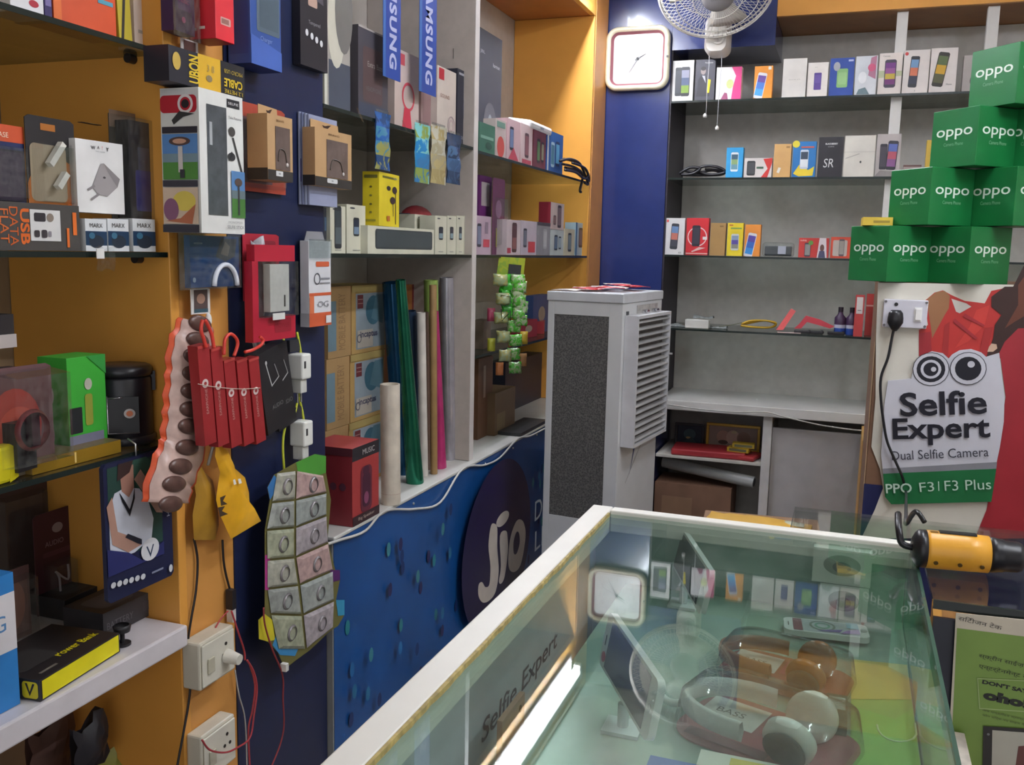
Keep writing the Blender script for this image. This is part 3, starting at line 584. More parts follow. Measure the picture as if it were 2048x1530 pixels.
# selfie stick box : front with window, left side with photographs
def selfiebox():
    x = A+.085
    yl = PX(400, 320, x).y; yr = PX(487, 320, x).y; zt = PX(440, 185, x).z; zb = PX(440, 467, x).z
    w = yr-yl; h = zt-zb; d = .078; wt = M('e2e2de', .35)
    b = MB(); b.box(-w/2, w/2, 0, d, 0, h, wt)
    b.decal((-w/2, 0, 0), (1, 0, 0), (0, 0, 1), w, h, [('r', .62, .91, .92, .97, '2c2c30'), ('t', 'SELFIE', .77, .94, .018, 'dddddd', {'w': .24}), ('t', 'Take Pictures', .8, .84, .018, '666666', {'w': .3}),
        ('e', .72, .74, .08, .035, '4a4644'), ('p', [(.72, .7), (.76, .7), (.96, .46), (.92, .46)], '3a3838'), ('e', .7, .56, .09, .03, '3a3a3c'), ('p', [(.62, .52), (.74, .58), (.7, .6)], '2c2c2e'),
        ('r', .68, .12, 1, .46, '5a86b8'), ('r', .68, .12, 1, .28, '4a7c3c'), ('r', .68, .26, 1, .32, '6a7a80'), ('e', .84, .38, .09, .03, '5a4a44'), ('r', .82, .14, .86, .36, '3c3c40'), ('t', 'MONOPOD', .75, .085, .014, '9a9a98', {'w': .34}), ('t', 'SELFIE STICK', .75, .05, .022, '6a6a6a', {'w': .4})])
    b.decal((-w/2, d, 0), (0, -1, 0), (0, 0, 1), d, h, [('r', .02, .925, .98, .99, 'd8d8d8'), ('rr', .0, .83, .95, .95, .1, 'c02838'), ('o', .66, .89, .2, .3, 'e8e0e0'), ('e', .66, .89, .1, .03, '28242a'), ('p', [(.3, .78), (.5, .84), (.9, .82), (.6, .8), (.35, .75)], '3a3a3c'),
        ('r', .04, .69, .96, .735, '33303a'), ('r', .04, .37, .96, .685, '5c8cc8'), ('r', .04, .37, .96, .5, '4f8a38'), ('r', .04, .49, .96, .55, '7c94a0'), ('e', .5, .635, .28, .03, '5a4440'), ('e', .5, .635, .18, .018, 'd0a088'), ('r', .46, .42, .58, .6, 'd0c8c4'), ('r', .5, .38, .62, .44, '2a2a30'),
        ('r', .04, .32, .96, .365, '33303a'), ('r', .04, .06, .96, .315, 'd8c0a8'), ('e', .6, .22, .3, .07, 'e4cc58'), ('e', .25, .16, .2, .08, '8c5a78'), ('p', [(.1, .08), (.5, .1), (.9, .2), (.8, .06)], 'b86a48'), ('r', .02, .0, .98, .055, '33303a')])
    o = b.build('selfie_stick_box', None, (x, (yl+yr)/2, zb), (0, 0, pi/2), bevel=.0012); tag(o, 'tall white selfie stick box with a long dark window on the yellow board', 'box')
    m = MB(); pts = []; 
    m.box(-w*.34, w*.1, -.0012, -.0006, h*.13, h*.9, M('54585c', .15, noise=.2, scale=40)); m.build('window', o, bevel=.0004)
    MB().box(-w*.3, -w*.24, -.0022, -.0013, h*.62, h*.78, M('a8acb0', .3)).build('selfie_stick', o)
selfiebox()
# kraft boxes with window and hang tab
def kraft(px, x, dd, name_lb, side=True, sticker=(.45, .13)):
    c, z0, w, h = slot('L', x, px); kc = M('bf9a6e', .6, noise=.06)
    b = MB(); b.box(-w/2, w/2, 0, dd, 0, h, kc)
    b.decal((-w/2, 0, 0), (1, 0, 0), (0, 0, 1), w, h, [('r', 0, 0, 1, .16, '3a3634'), ('t', 'BRAVO', .5, .92, .035, '6a4a30', {'w': .3}), ('rr', sticker[0]-.14, .07, sticker[0]+.14, .15, .02, 'dcdcdc'), ('t', '400', sticker[0], .11, .03, '555555')])
    b.decal((-w/2, dd, 0), (0, -1, 0), (0, 0, 1), dd, h, [('r', 0, 0, 1, .18, '2c2c2c')])
    o = b.build('earphone_box', None, (x, c, z0), (0, 0, pi/2), bevel=.0008); tag(o, name_lb, 'box')
    m = MB(); m.box(-w*.2, w*.38, -.0012, -.0005, h*.17, h*.83, M('6c5c56', .12, noise=.2, scale=30)); m.build('window', o)
    MB().tube(smooth_path([(-w*.12, -.002, h*.3), (-w*.05, -.002, h*.48), (w*.15, -.002, h*.46), (w*.22, -.002, h*.3)], 6), .0012, M('4a4038', .4)).build('earphone_cable', o)
    MB().sphere((w*.24, -.002, h*.26), .004, M('c8c0bc', .3), sy=.5).build('earbud', o)
    t = MB(); t.prism([(-w*.45, dd*.5, h), (w*.3, dd*.5, h), (w*.28, dd*.5, h*1.13), (-w*.45, dd*.5, h*1.15)], (0, .001, 0), kc); t.decal((-w*.45, dd*.5, h), (1, 0, 0), (0, 0, 1), w*.75, h*.14, [('p', [(.45, .3), (.6, .3), (.72, .8), (.6, .7), (.5, .55), (.4, .6)], '402c24')]); t.build('hang_tab', o)
    return o
kraft((535, 585, 232, 362), A+.07, .045, 'kraft box with a clear window hanging on the navy board beside the selfie stick box')
kraft((630, 703, 262, 375), A+.045, .03, 'kraft box with a clear window hanging in front of the lilac packs')
blister('L', A+.014, (478, 572, 212, 385), .012, 'b04a38', [('r', 0, .1, .7, .84, '6a4a54'), ('e', .3, .45, .2, .2, '8a6a74')], 'earphone_pack', 'orange-red backed pack hanging behind the first kraft box', bubble=(.03, .04, .95, .85))
for i in range(4):
    c, z0, w, h = slot('L', A+.008+.006*i, (600+6*i, 668+2*i, 232+i, 412))
    o = MB().box(-w/2, w/2, 0, .004, 0, h, M(['a8b0cc', '8e96b8', 'b0b8d0', '9aa0bc'][i], .3)).build('screen_guard_pack', None, (A+.008+.006*i, c, z0), (0, 0, pi/2))
    tag(o, ['lilac-grey flat pack, hindmost of the stack behind the second kraft box', 'second lilac-grey flat pack from the back behind the second kraft box', 'third lilac-grey flat pack from the back behind the second kraft box', 'lilac-grey flat pack just behind the second kraft box'][i], 'pack', 'lilac-grey flat packs on the navy board')
    MB().box(-w/2+.001, -w/2+.03, -.0006, 0, h*.25, h*.5, '5a4a80').build('purple_label', o)
# blue vodafone-like card in a sleeve
def bluecard():
    x = A+.04; c, z0, w, h = slot('L', x, (380, 478, 472, 574))
    b = MB(); b.box(-w/2, w/2, 0, .012, 0, h, M('1c4c8c', .35))
    b.decal((-w/2, 0, 0), (1, 0, 0), (0, 0, 1), w, h, [('t', 'earphone', .16, .85, .06, 'c8d4e4'), ('e', .07, .15, .03, .05, 'b8c4d8'), ('p', [(.5, .6), (.62, .95), (.95, .95), (.9, .6), (.7, .5)], '4a4a58'), ('p', [(.6, .65), (.7, .9), (.8, .8), (.75, .6)], '8c7c78')])
    o = b.build('earphone_card', None, (x, c, z0), (0, 0, pi/2)); tag(o, 'blue pack with a white half-ring, below the selfie stick box', 'pack')
    MB().box(-w/2-.03, w/2+.004, -.002, -.0012, -.003, h+.003, CLEAR).build('clear_sleeve', o)
    pts = [(w*.05+w*.24*cos(t)+w*.12, -.004, h*.02+h*.42*sin(t)) for t in [pi*k/14 for k in range(15)]]
    MB().tube(pts, .0045, 'd8dce4').build('white_band', o)
bluecard()
blister('L', A+.02, (384, 422, 577, 628), .003, 'e0dcd8', [('r', .14, .06, .86, .95, '5a4a48'), ('e', .5, .6, .22, .2, 'b08a78'), ('r', .14, .06, .86, .2, '3a5a68')], 'picture_card', 'small white-framed picture card below the blue pack', 'card', bubble=None)
o = MB().sphere((0, 0, 0), .006, 'f0eeea', sz=2.2).build('cable_tip', None, PX(417, 640, A+.02)); tag(o, 'small white plug tip under the white-framed card', 'plug')
# red adapter pack
def redpack():
    x = A+.06; c, z0, w, h = slot('L', x, (512, 592, 490, 680)); rd = M('b8283c', .3)
    o = empty('adapter_pack', (x, c, z0), pi/2, 'red pack with a clear middle holding a white power bank on the navy board', 'pack')
    b = MB(); b.box(-w*.56, w/2, .002, .02, h*.0, h*.25, rd); b.box(-w*.5, w*.5, .002, .02, h*.83, h, rd); b.box(-w*.56, -w*.42, .002, .02, h*.25, h*.83, rd)
    b.decal((-w*.1, .002, 0), (1, 0, 0), (0, 0, 1), w*.6, h*.25, [('rr', .1, .3, .8, .9, .05, '9c2434'), ('t', 'POWER', .45, .6, .2, '8a1a2a')]); b.build('card', o)
    MB().box(-w*.42, w*.48, -.008, .018, h*.25, h*.83, CLEAR).build('window', o)
    MB().box(-w*.2, w*.28, -.004, .012, h*.3, h*.8, M('e4e0da', .35)).decal((-w*.2, -.004, h*.3), (1, 0, 0), (0, 0, 1), w*.48, h*.5, [('r', .7, .1, .78, .35, '4a4a4a')]).build('power_bank', o, bevel=.001)
    MB().box(-w*.2, w*.1, -.0095, -.0085, h*.22, h*.29, 'e0e0dc').build('price_sticker', o)
    blister('L', A+.012, (488, 560, 468, 600), .006, 'b02a3c', [('rr', .2, .5, .9, .9, .05, '8a2434')], 'accessory_pack', 'crimson card hanging behind the red power bank pack', bubble=None)
redpack()
# clear bag
P = [[(A+.03+.008*sin(i*1.7)+.004*sin(j*2.3), PX(475, 500, A).y+.034*(i/6)*(1+.25*(1-abs(j-2)/6)), PX(480, 480, A).z-.215*j/9-.01*sin(i)) for i in range(7)] for j in range(10)]
o = MB().grid(P, M('b4b4ba', .25, noise=.2, scale=60)).build('plastic_bag', solid=.001); tag(o, 'crumpled whitish plastic bag hanging left of the red power bank pack', 'bag')
# white and orange pack
def whitepack():
    x = A+.035; c, z0, w, h = slot('L', x, (618, 662, 482, 652))
    b = MB(); b.box(-w/2, w/2, 0, .022, 0, h, M('dedee2', .3))
    b.decal((-w/2, 0, 0), (1, 0, 0), (0, 0, 1), w, h, [('r', 0, .0, 1, .16, 'd0603c'), ('r', 0, .36, 1, .395, 'd0603c'), ('rr', .3, .7, .9, .76, .03, 'd0603c'), ('r', .0, .16, .2, .36, 'd87850'), ('o', .35, .56, .14, .2, '50505a'), ('r', .45, .55, .92, .57, '8a8a90'), ('r', .45, .5, .92, .515, '8a8a90'), ('t', 'OG', .6, .26, .07, '8a8a90', {'w': .5}), ('r', .72, .03, .96, .12, 'e4e4e4')])
    b.decal((-w/2, .022, 0), (0, -1, 0), (0, 0, 1), .022, h, [('r', 0, 0, 1, .16, 'b8b8bc')])
    o = b.build('charger_pack', None, (x, c, z0), (0, 0, pi/2), bevel=.001); tag(o, 'slim white and orange pack hanging at the right edge of the navy board', 'pack')
    MB().box(-w/2, w*.4, -.008, -.001, h*.8, h*1.02, CLEAR).build('clear_bubble', o)
    MB().prism([(-w*.5, .01, h), (w*.4, .01, h), (w*.3, .01, h+.02), (-w*.4, .01, h+.02)], (0, .001, 0), M('8c8c90', .4)).build('hang_tab', o)
whitepack()
# orange blister strip with brown rings
def strip():
    x = A+.045
    top = (395, 640); bot = (345, 1015); n = 11
    cpts = [(392, 645), (387, 678), (381, 710), (379, 745), (376, 780), (374, 816), (371, 850), (366, 892), (353, 930), (340, 965), (333, 1005)]
    cs = [PX(px, py, x) for px, py in cpts]; o = None
    path = smooth_path(cs, 4); hw = .062
    L = []; R = []
    for i, p in enumerate(path):
        d = (path[min(i+1, len(path)-1)]-path[max(0, i-1)]).normalized(); s = Vector((0, -d.z, d.y)); s = s if s.y > 0 else -s
        k = hw*(1-.25*(1-min(1, i/6)))*(1+.05*sin(i*pi/2)); L.append(p-s*k); R.append(p+s*k)
    b = MB(); b.grid([[l, (l+r)/2+Vector((.004, 0, 0)), r] for l, r in zip(L, R)], M('d8562e', .35))
    o = b.build('ring_strip', solid=.0012); tag(o, 'long orange-edged blister strip of dark brown holders on the yellow board', 'blister strip')
    f = MB(); f.grid([[l+(r-l)*.1+Vector((.003, 0, 0)), (l+r)/2+Vector((.009, 0, 0)), r-(r-l)*.06+Vector((.003, 0, 0))] for l, r in zip(L, R)], M('c8aaa0', .3, noise=.15, scale=40)); f.build('clear_film', o, solid=.0008)
    for i, p in enumerate(cs):
        d = (cs[min(i+1, n-1)]-cs[max(0, i-1)]).normalized()
        q = MB(); q.sphere((0, 0, 0), 1, M('5c423c', .3, noise=.25, scale=60), sx=.008, sy=.030, sz=.0145); w = q.build('cell', o, (p.x+.008, p.y+.001, p.z-.002), (radians(-14), 0, 0))
strip()
# red hooks and thin red boxes
def redboxes():
    data = [(414, 690, 888), (440, 695, 890), (466, 718, 892), (491, 718, 888), (515, 716, 884)]
    lbs = ['leftmost of the five thin red boxes on the yellow board', 'second from the left of the five thin red boxes', 'middle one of the five thin red boxes', 'fourth from the left of the five thin red boxes', 'rightmost of the five thin red boxes next to the black cartons']
    for i, (pxc, t_, b_) in enumerate(data):
        x = A+.088-.003*i; q = PX(pxc-8, t_, x); e = PX(pxc+8, b_, x); h = (q-e).length; w = .031
        ang = -math.atan2(e.y-q.y, q.z-e.z)*.7-radians(2)
        b = MB(); b.box(-w/2, w/2, 0, .020, -h, 0, M('9c2c30', .35, noise=.1)); b.decal((-w/2, 0, -h), (1, 0, 0), (0, 0, 1), w, h, [('e', .42, .62, .27, .045, 'd8c4c0'), ('e', .42, .62, .12, .018, '9c3434'), ('t', 'EARPHONE', .42, .44, .2, 'c89890', {'rot': 90, 'w': .25}), ('r', 0, .97, 1, 1, 'b84440')])
        o = b.build('earphone_carton', None, (x, q.y, q.z), (0, 0, pi/2)); o.rotation_euler = (ang*-1, 0, pi/2); 
        o.matrix_world = Matrix.Translation((x, q.y, q.z)) @ Matrix.Rotation(-ang if False else math.atan2(e.y-q.y, q.z-e.z), 4, 'X') @ Matrix.Rotation(pi/2, 4, 'Z')
        tag(o, lbs[i], 'box', 'thin red earphone cartons')
    lb2 = ['black carton with a white drawing, front one right of the thin red boxes', 'black carton behind the front one with the white drawing']
    for i, (pl, pr, t_, b_) in enumerate(((500, 545, 700, 868), (522, 562, 690, 862))):
        x = A+.066-.032*i; c, z0, w, h = slot('L', x, (pl+14, pr+12, t_, b_))
        b = MB(); b.box(-w/2, w/2, 0, .028, -h, 0, M('26262a', .35)); b.decal((-w/2, 0, -h), (1, 0, 0), (0, 0, 1), w, h, [('p', [(.46, .55), (.5, .55), (.36, .84), (.32, .84)], 'b8b8b8'), ('p', [(.46, .55), (.86, .62), (.86, .635), (.46, .565)], 'b8b8b8'), ('p', [(.7, .8), (.73, .8), (.86, .62), (.83, .62)], 'a0a0a0'), ('e', .34, .86, .05, .025, 'b0b0b0'), ('t', 'AUDIO', .6, .3, .05, '777777')])
        o = b.build('earphone_carton'); o.matrix_world = Matrix.Translation((x, c, z0+h)) @ Matrix.Rotation(radians(12), 4, 'X') @ Matrix.Rotation(pi/2, 4, 'Z'); tag(o, lb2[i], 'box', 'black earphone cartons')
    lb3 = ['red plastic hook at the top left above the thin red boxes', 'red plastic hook above the second thin red box', 'curled red plastic hook above the middle thin red box', 'red plastic hook reaching right above the black cartons']
    hk = [[(405, 640), (402, 660), (408, 680), (412, 695)], [(410, 640), (418, 655), (424, 672), (428, 696)], [(448, 710), (450, 680), (460, 668), (472, 676), (475, 690), (468, 712)], [(490, 704), (505, 700), (522, 690), (526, 680), (520, 674)]]
    for i, h_ in enumerate(hk):
        wire([PX(px, py, A+.092) for px, py in h_], .0032, M('d84438', .3), 'red_hook', lb3[i], 'hook', 'red plastic hooks')
    wire([PX(396, 768, A+.092), PX(430, 774, A+.0895), PX(480, 778, A+.084), PX(520, 776, A+.078)], .0008, 'c8b8a8', 'thread', 'thin string tied across the thin red boxes', 'string')
redboxes()
# two chargers on yellow cable loops
def usbch(py0, lb, k, dx=0):
    x = A+.03; o = empty('usb_charger', PX(597+dx, py0, x), pi/2, lb, 'charger', 'white plug chargers on yellow cable loops')
    wt = M('e6e6e0', .3)
    MB().box(-.019, .016, -.022, .016, -.048, .006, wt).build('body', o, bevel=.004)
    MB().box(-.013, .010, -.014, .012, -.078, -.049, M('d4d4ce', .35)).build('plug_base', o, bevel=.002)
    for s_ in (-.009, .005): MB().cyl((s_, -.002, -.079), (s_, -.002, -.099), .0023, M('b8b8b8', .25, .8), n=10).build('pin', o)
    MB().box(-.013, -.007, -.0228, -.0221, -.024, -.009, '3a3a3c').build('usb_port', o)
    c = M('c8cc3c', .4); pts = []
    a = [(-.030, 0, .035), (-.056, 0, -.02), (-.056, 0, -.08), (-.044, 0, -.14), (-.020, 0, -.165), (.006, 0, -.13), (.022, 0, -.06), (.022, 0, 0), (.004, 0, .055)] if k else [(-.045, .0, .04), (-.062, 0, -.01), (-.060, 0, -.07), (-.036, 0, -.13), (-.010, 0, -.125), (.012, 0, -.07), (.020, 0, -.01), (.004, 0, .05)]
    MB().tube(smooth_path([(p[0], .006, p[2]) for p in a]), .0028, c, 6).build('cable', o)
    MB().box(-.026, .012, .004, .012, .01, .035, M('34343a', .4)).build('cable_tie', o)
usbch(712, 'white plug charger on a yellow cable loop, upper of the two on the navy board', 0)
usbch(846, 'white plug charger on a yellow cable loop, lower of the two on the navy board', 1, 4)
# yellow bags
def ybag(pts, x, lb, col, deco=None):
    b = MB(); P = [PX(a_, b_, x) for a_, b_ in pts]; n = len(P); c = sum(P, Vector())/n
    F = [p+Vector((0, 0, 0)) for p in P]; front = [c+(p-c)*.6+Vector((.012, 0, 0)) for p in P]; top = c+Vector((.018, 0, 0)); m = M(col, .35, noise=.1, scale=30)
    b.add(F+front+[top], [(i, (i+1) % n, n+(i+1) % n, n+i) for i in range(n)]+[(n+i, n+(i+1) % n, 2*n) for i in range(n)], m, True)
    b.add(F, [tuple(range(n))], m)
    o = b.build('snack_pouch'); tag(o, lb, 'pouch', 'yellow pouches hanging on the column'); return o
ybag([(398, 925), (410, 945), (425, 960), (432, 1000), (438, 1050), (430, 1080), (388, 1080), (385, 1030), (392, 990), (388, 965)][::-1], A+.02, 'darker mustard pouch hanging behind the bright yellow one', 'b4862c')
yb = ybag([(432, 888), (455, 900), (462, 930), (490, 955), (498, 985), (500, 1020), (522, 1042), (462, 1078), (440, 1030), (432, 1000), (436, 970), (440, 945), (430, 912)][::-1], A+.05, 'bright yellow pouch with dark scribbles, hanging below the red boxes', 'e8ac24')
b = MB(); q = lambda px, py: PX(px, py, A+.071)
for s in ([(440, 995), (452, 990), (446, 1002), (455, 1008), (442, 1012)], [(436, 1015), (450, 1012), (444, 1022), (456, 1028), (440, 1034)]): b.poly([q(*p) for p in s][::-1], '4a3a2c')
for s in ([(466, 960), (470, 958), (473, 968), (468, 970)], [(476, 958), (481, 957), (484, 966), (478, 968)]): b.poly([q(*p) for p in s][::-1], 'f0ece4')
b.build('print', yb)
wire([PX(430, 880, A+.04), PX(424, 900, A+.04), PX(416, 930, A+.03)], .003, 'b8b0a4', 'bag_strap', 'pale strap above the yellow pouches', 'strap')
# ring sheet : two columns of cells
def ringsheet():
    x = A+.05; F_ = lambda px, py, dx=0: PX(px, py, x+dx)
    tl = [(553, 945), (543, 1005), (532, 1060), (533, 1120), (533, 1178), (540, 1228), (556, 1300)]
    md = [(592, 940), (590, 1000), (590, 1055), (590, 1115), (598, 1170), (605, 1230), (612, 1300)]
    tr = [(648, 950), (655, 985), (655, 1030), (658, 1085), (668, 1140), (670, 1200), (668, 1255)]
    back = [(548, 950), (592, 925), (630, 908), (652, 912), (652, 945), (662, 1000), (655, 1080), (672, 1145), (680, 1160), (672, 1200), (689, 1230), (676, 1252), (660, 1262), (620, 1300), (590, 1322), (570, 1338), (556, 1305), (535, 1283), (518, 1278), (517, 1240), (530, 1228), (530, 1120), (530, 1060), (540, 1000), (535, 975)]
    b = MB(); b.prism([F_(*p) for p in back][::-1], (-.001, 0, 0), M('6f6a3c', .4)); o = b.build('ring_card'); tag(o, 'colourful card of twelve plastic-wrapped finger rings hanging on the navy board', 'card')
    pp = MB()
    for pts, c in (([(592, 925), (630, 908), (652, 912), (652, 945), (600, 965)], '4f9a3c'), ([(535, 975), (540, 1000), (562, 965), (548, 950)], '3c7ab8'), ([(517, 1240), (530, 1228), (545, 1240), (550, 1280), (535, 1283), (518, 1278)], 'd0c430'), ([(545, 1290), (556, 1260), (600, 1290), (590, 1312), (560, 1310)], '3f8cc0'), ([(672, 1200), (689, 1200), (689, 1230), (676, 1232)], '3c98c0'), ([(660, 1140), (680, 1140), (680, 1160), (664, 1165)], '5a2a6a'), ([(530, 1110), (540, 1110), (538, 1180), (530, 1180)], 'b83c8c')):
        pp.poly([F_(a_, b_, .0008) for a_, b_ in pts][::-1], c); pp.build('coloured_border', o); pp = MB()
    cols = ['a8a89a', 'a8a0a4', '9ca09a', 'b89c98', 'a4a890', '9aa09c']
    for side in (0, 1):
        for i in range(6):
            if side == 0: q4 = [tl[i], md[i], md[i+1], tl[i+1]]
            else: q4 = [md[i], tr[i], tr[i+1], md[i+1]]
            Q = [F_(*p, .002) for p in q4]; c = sum(Q, Vector())/4; Q = [c+(p-c)*.93 for p in Q]; G_ = [c+(p-c)*.8+Vector((.006, 0, 0)) for p in Q]
            cl = MB(); cl.add(Q+G_, [(3, 2, 1, 0), (4, 7, 6, 5)]+[(i_, 4+i_, 4+(i_+1) % 4, (i_+1) % 4) for i_ in range(4)], M(cols[(i*2+side*3) % 6], .3, noise=.25, scale=70)); w = cl.build('cell', o)
            MB().lathe([(.014, -.003), (.018, 0), (.014, .003)], M('8c8688', .25, .3), Matrix.Translation(c+Vector((.007, 0, .0))) @ Matrix.Rotation(pi/2, 4, 'Y') @ Matrix.Diagonal((1, 1, 1, 1)), 14).build('ring', w)
ringsheet()
# cables on the column
CBK = M('232022', .4)
wire([PX(*p, A+.006) for p in ((388, 1078), (395, 1120), (392, 1180), (382, 1240), (376, 1290), (382, 1340), (378, 1400), (368, 1460), (355, 1530), (345, 1600))], .0022, CBK, 'power_cable', 'black cable running down the yellow board left of the sockets')
wire([PX(*p, A+.006) for p in ((445, 1080), (447, 1120), (452, 1150), (460, 1180), (462, 1190))], .0022, CBK, 'power_cable', 'short black cable running down to the inline connector above the sockets')
o = MB().box(-.008, .008, -.006, .006, -.02, .02, '262428').build('cable_connector', None, PX(462, 1198, A+.012)); tag(o, 'small black and white inline connector on the yellow board edge', 'connector')
MB().box(-.007, .007, -.0055, .0055, -.046, -.0205, 'd8d4d0').build('white_end', o)
def socketbox(pts_px, lb, dd, two=True):
    a_ = PX(pts_px[0], (pts_px[2]+pts_px[3])/2, A+dd); b_ = PX(pts_px[1], (pts_px[2]+pts_px[3])/2, A+dd); t = PX(sum(pts_px[:2])/2, pts_px[2], A+dd).z; q = PX(sum(pts_px[:2])/2, pts_px[3], A+dd).z
    w = b_.y-a_.y; h = t-q; o = empty('socket_box', (A+.001, (a_.y+b_.y)/2, q), pi/2, lb, 'socket', 'white surface socket boxes'); wt = M('d2ccba', .4, noise=.08)
    MB().box(-w/2, w/2, -dd, 0, 0, h, wt).build('housing', o, bevel=.004)
    f = MB(); f.box(-w*.46, w*.46, -dd-.004, -dd-.0005, h*.06, h*.94, M('dcd8c8', .35)); f.build('face_plate', o, bevel=.002)
    MB().box(-w*.34, -w*.16, -dd-.008, -dd-.0045, h*.3, h*.62, 'c4bea8').build('switch', o, bevel=.0015)
    s = MB()
    for dx, dz in ((.2, .72), (.12, .5), (.28, .5)): s.cyl((w*dx, -dd-.0042, h*dz), (w*dx, -dd-.0050, h*dz), .0035, '2c2824', n=12)
    s.build('socket_holes', o); return o, w, h, dd
o, w, h, dd = socketbox((398, 468, 1268, 1362), 'white switched socket box with a plug, upper of the two on the yellow board', .04)
p_ = MB(); p_.cyl((w*.2, -dd-.0055, h*.45), (w*.2, -dd-.035, h*.42), .014, M('dcd8cc', .4), r1=.010, n=16); p_.build('plug', o)
socketbox((402, 470, 1450, 1545), 'white socket box wrapped with red wire at the bottom of the yellow board', .035)
RED = M('b03c44', .4)
X2 = A+.06
wire([PX(*p, A+.02) for p in ((456, 1222), (440, 1240), (428, 1262))], .0016, RED, 'red_wire', 'short red wire arching above the upper socket box')
wire([PX(*p, A+.045) for p in ((463, 1222), (475, 1260), (488, 1300), (490, 1320))], .0018, RED, 'red_wire', 'red wire from the inline connector down past the upper socket box')
wire([PX(*p, A+.07) for p in ((494, 1320), (508, 1345), (514, 1380), (508, 1430), (500, 1475), (475, 1495), (450, 1505), (420, 1500), (404, 1480))], .0019, RED, 'red_wire', 'red wire looping from the white plug to the lower socket box')
wire([PX(*p, A+.062) for p in ((500, 1330), (510, 1370), (505, 1420), (497, 1460), (500, 1540))], .0019, RED, 'red_wire', 'second red wire beside the looping one, running out at the bottom')
wire([PX(*p, A+.01) for p in ((470, 1340), (478, 1390), (490, 1440), (494, 1540))], .0015, 'b8b4b0', 'white_wire', 'thin white wire running down from the upper socket box')
wire([PX(*p, A+.06) for p in ((527, 1215), (530, 1250), (545, 1300), (565, 1350), (566, 1400), (568, 1450), (560, 1490), (540, 1540))], .0018, M('8c3438', .4), 'red_wire', 'thin dark red wire hanging from behind the ring card')
MB_ = MB().box(-.007, .007, -.005, .005, -.008, .008, 'dcdad6').build('wire_nut', None, PX(569, 1334, A+.065)); tag(MB_, 'tiny white connector at the bottom point of the ring card', 'connector')
# ================================================================== FAR CABINET : upper shelf
XF = A-.025
o = carton('L', XF, (648, 700, -60, 205), .1, 'd8d6c8', {'F': [('r', .1, 0, 1, 1, 'aaa49c'), ('r', .15, 0, 1, .35, '4c5260'), ('e', .45, .6, .34, .3, 'cfcbbb'), ('e', .75, .72, .35, .3, '75726f')], 'L': [('r', 0, 0, 1, 1, 'c8c6b4')]}, 'headphone_box', 'tall cream and grey headphone box against the navy column on the upper shelf', z=T1+.001)
carton('L', XF-.01, (716, 776, 62, 215), .09, '4c4850', [('rr', .15, .2, .8, .8, .06, '5c4848'), ('t', 'Extra Bass', .55, .62, .06, 'a8a49c', {'w': .5}), ('t', 'HEADPHONE', .5, .35, .05, '6e6a70', {'w': .5}), ('r', 0, 0, 1, .18, '42485a'), ('r', 0, .98, 1, 1, 'b0a8a4')], 'headphone_box', 'dark charcoal headphone box right of the cream headphone box on the upper shelf', z=T1+.001)
carton('L', XF-.02, (789, 838, 105, 236), .07, 'c8b4ac', [('r', .05, .82, .4, .96, 'c05058'), ('o', .55, .45, .26, .2, 'cf4a58'), ('p', [(.3, .05), (.7, .05), (.62, .3), (.38, .3)], 'd03c50')], 'earphone_box', 'pinkish box picturing a red headset between the two blue strips', z=T1+.001)
carton('L', XF-.03, (842, 872, 180, 250), .06, 'a88a88', [('r', .1, .1, .9, .9, '9a7a7a')], 'earphone_box', 'dull pink box under the right blue strip on the upper shelf', z=T1+.001)
carton('L', XF-.01, (874, 912, 138, 266), .07, 'cfc2b8', [('r', .08, .83, .35, .98, 'b82838'), ('t', 'iSOUND', .4, .62, .05, '8a5a50', {'w': .5}), ('o', .75, .25, .2, .14, 'a08c90'), ('o', .75, .25, .13, .3, 'c0a8a8')], 'headphone_box', 'white headphone box with a red corner mark left of the black box by the divider', z=T1+.001)
carton('L', XF-.01, (914, 945, 143, 277), .07, '2e2f3c', [('r', .1, .93, .8, .96, 'a8a8b0'), ('e', .6, .5, .25, .2, '45485a'), ('t', 'ROCK', .35, .12, .04, 'b8b8c0')], 'speaker_box', 'black speaker box immediately left of the white divider on the upper shelf', z=T1+.001)
MB().box(-.012, .012, 0, .001, 0, .03, '55504a').build('hang_tab', bpy.data.objects['speaker_box.001'], (0, 0, .265))
carton('L', XF-.1, (957, 1003, 66, 268), .06, '383a44', [('t', 'JBL', .15, .83, .03, 'b0b0b8', {'w': .2}), ('t', 'harman', .75, .77, .03, 'c8c8d0', {'w': .3}), ('e', .5, .3, .28, .17, '5a5a60'), ('e', .5, .3, .09, .08, '909498'), ('r', .0, 0, 1, .1, '2a2a30')], 'speaker_box', 'tall black speaker box behind the green box right of the white divider', z=T1-.004)
GP = 'phone boxes on the upper shelf right of the divider'
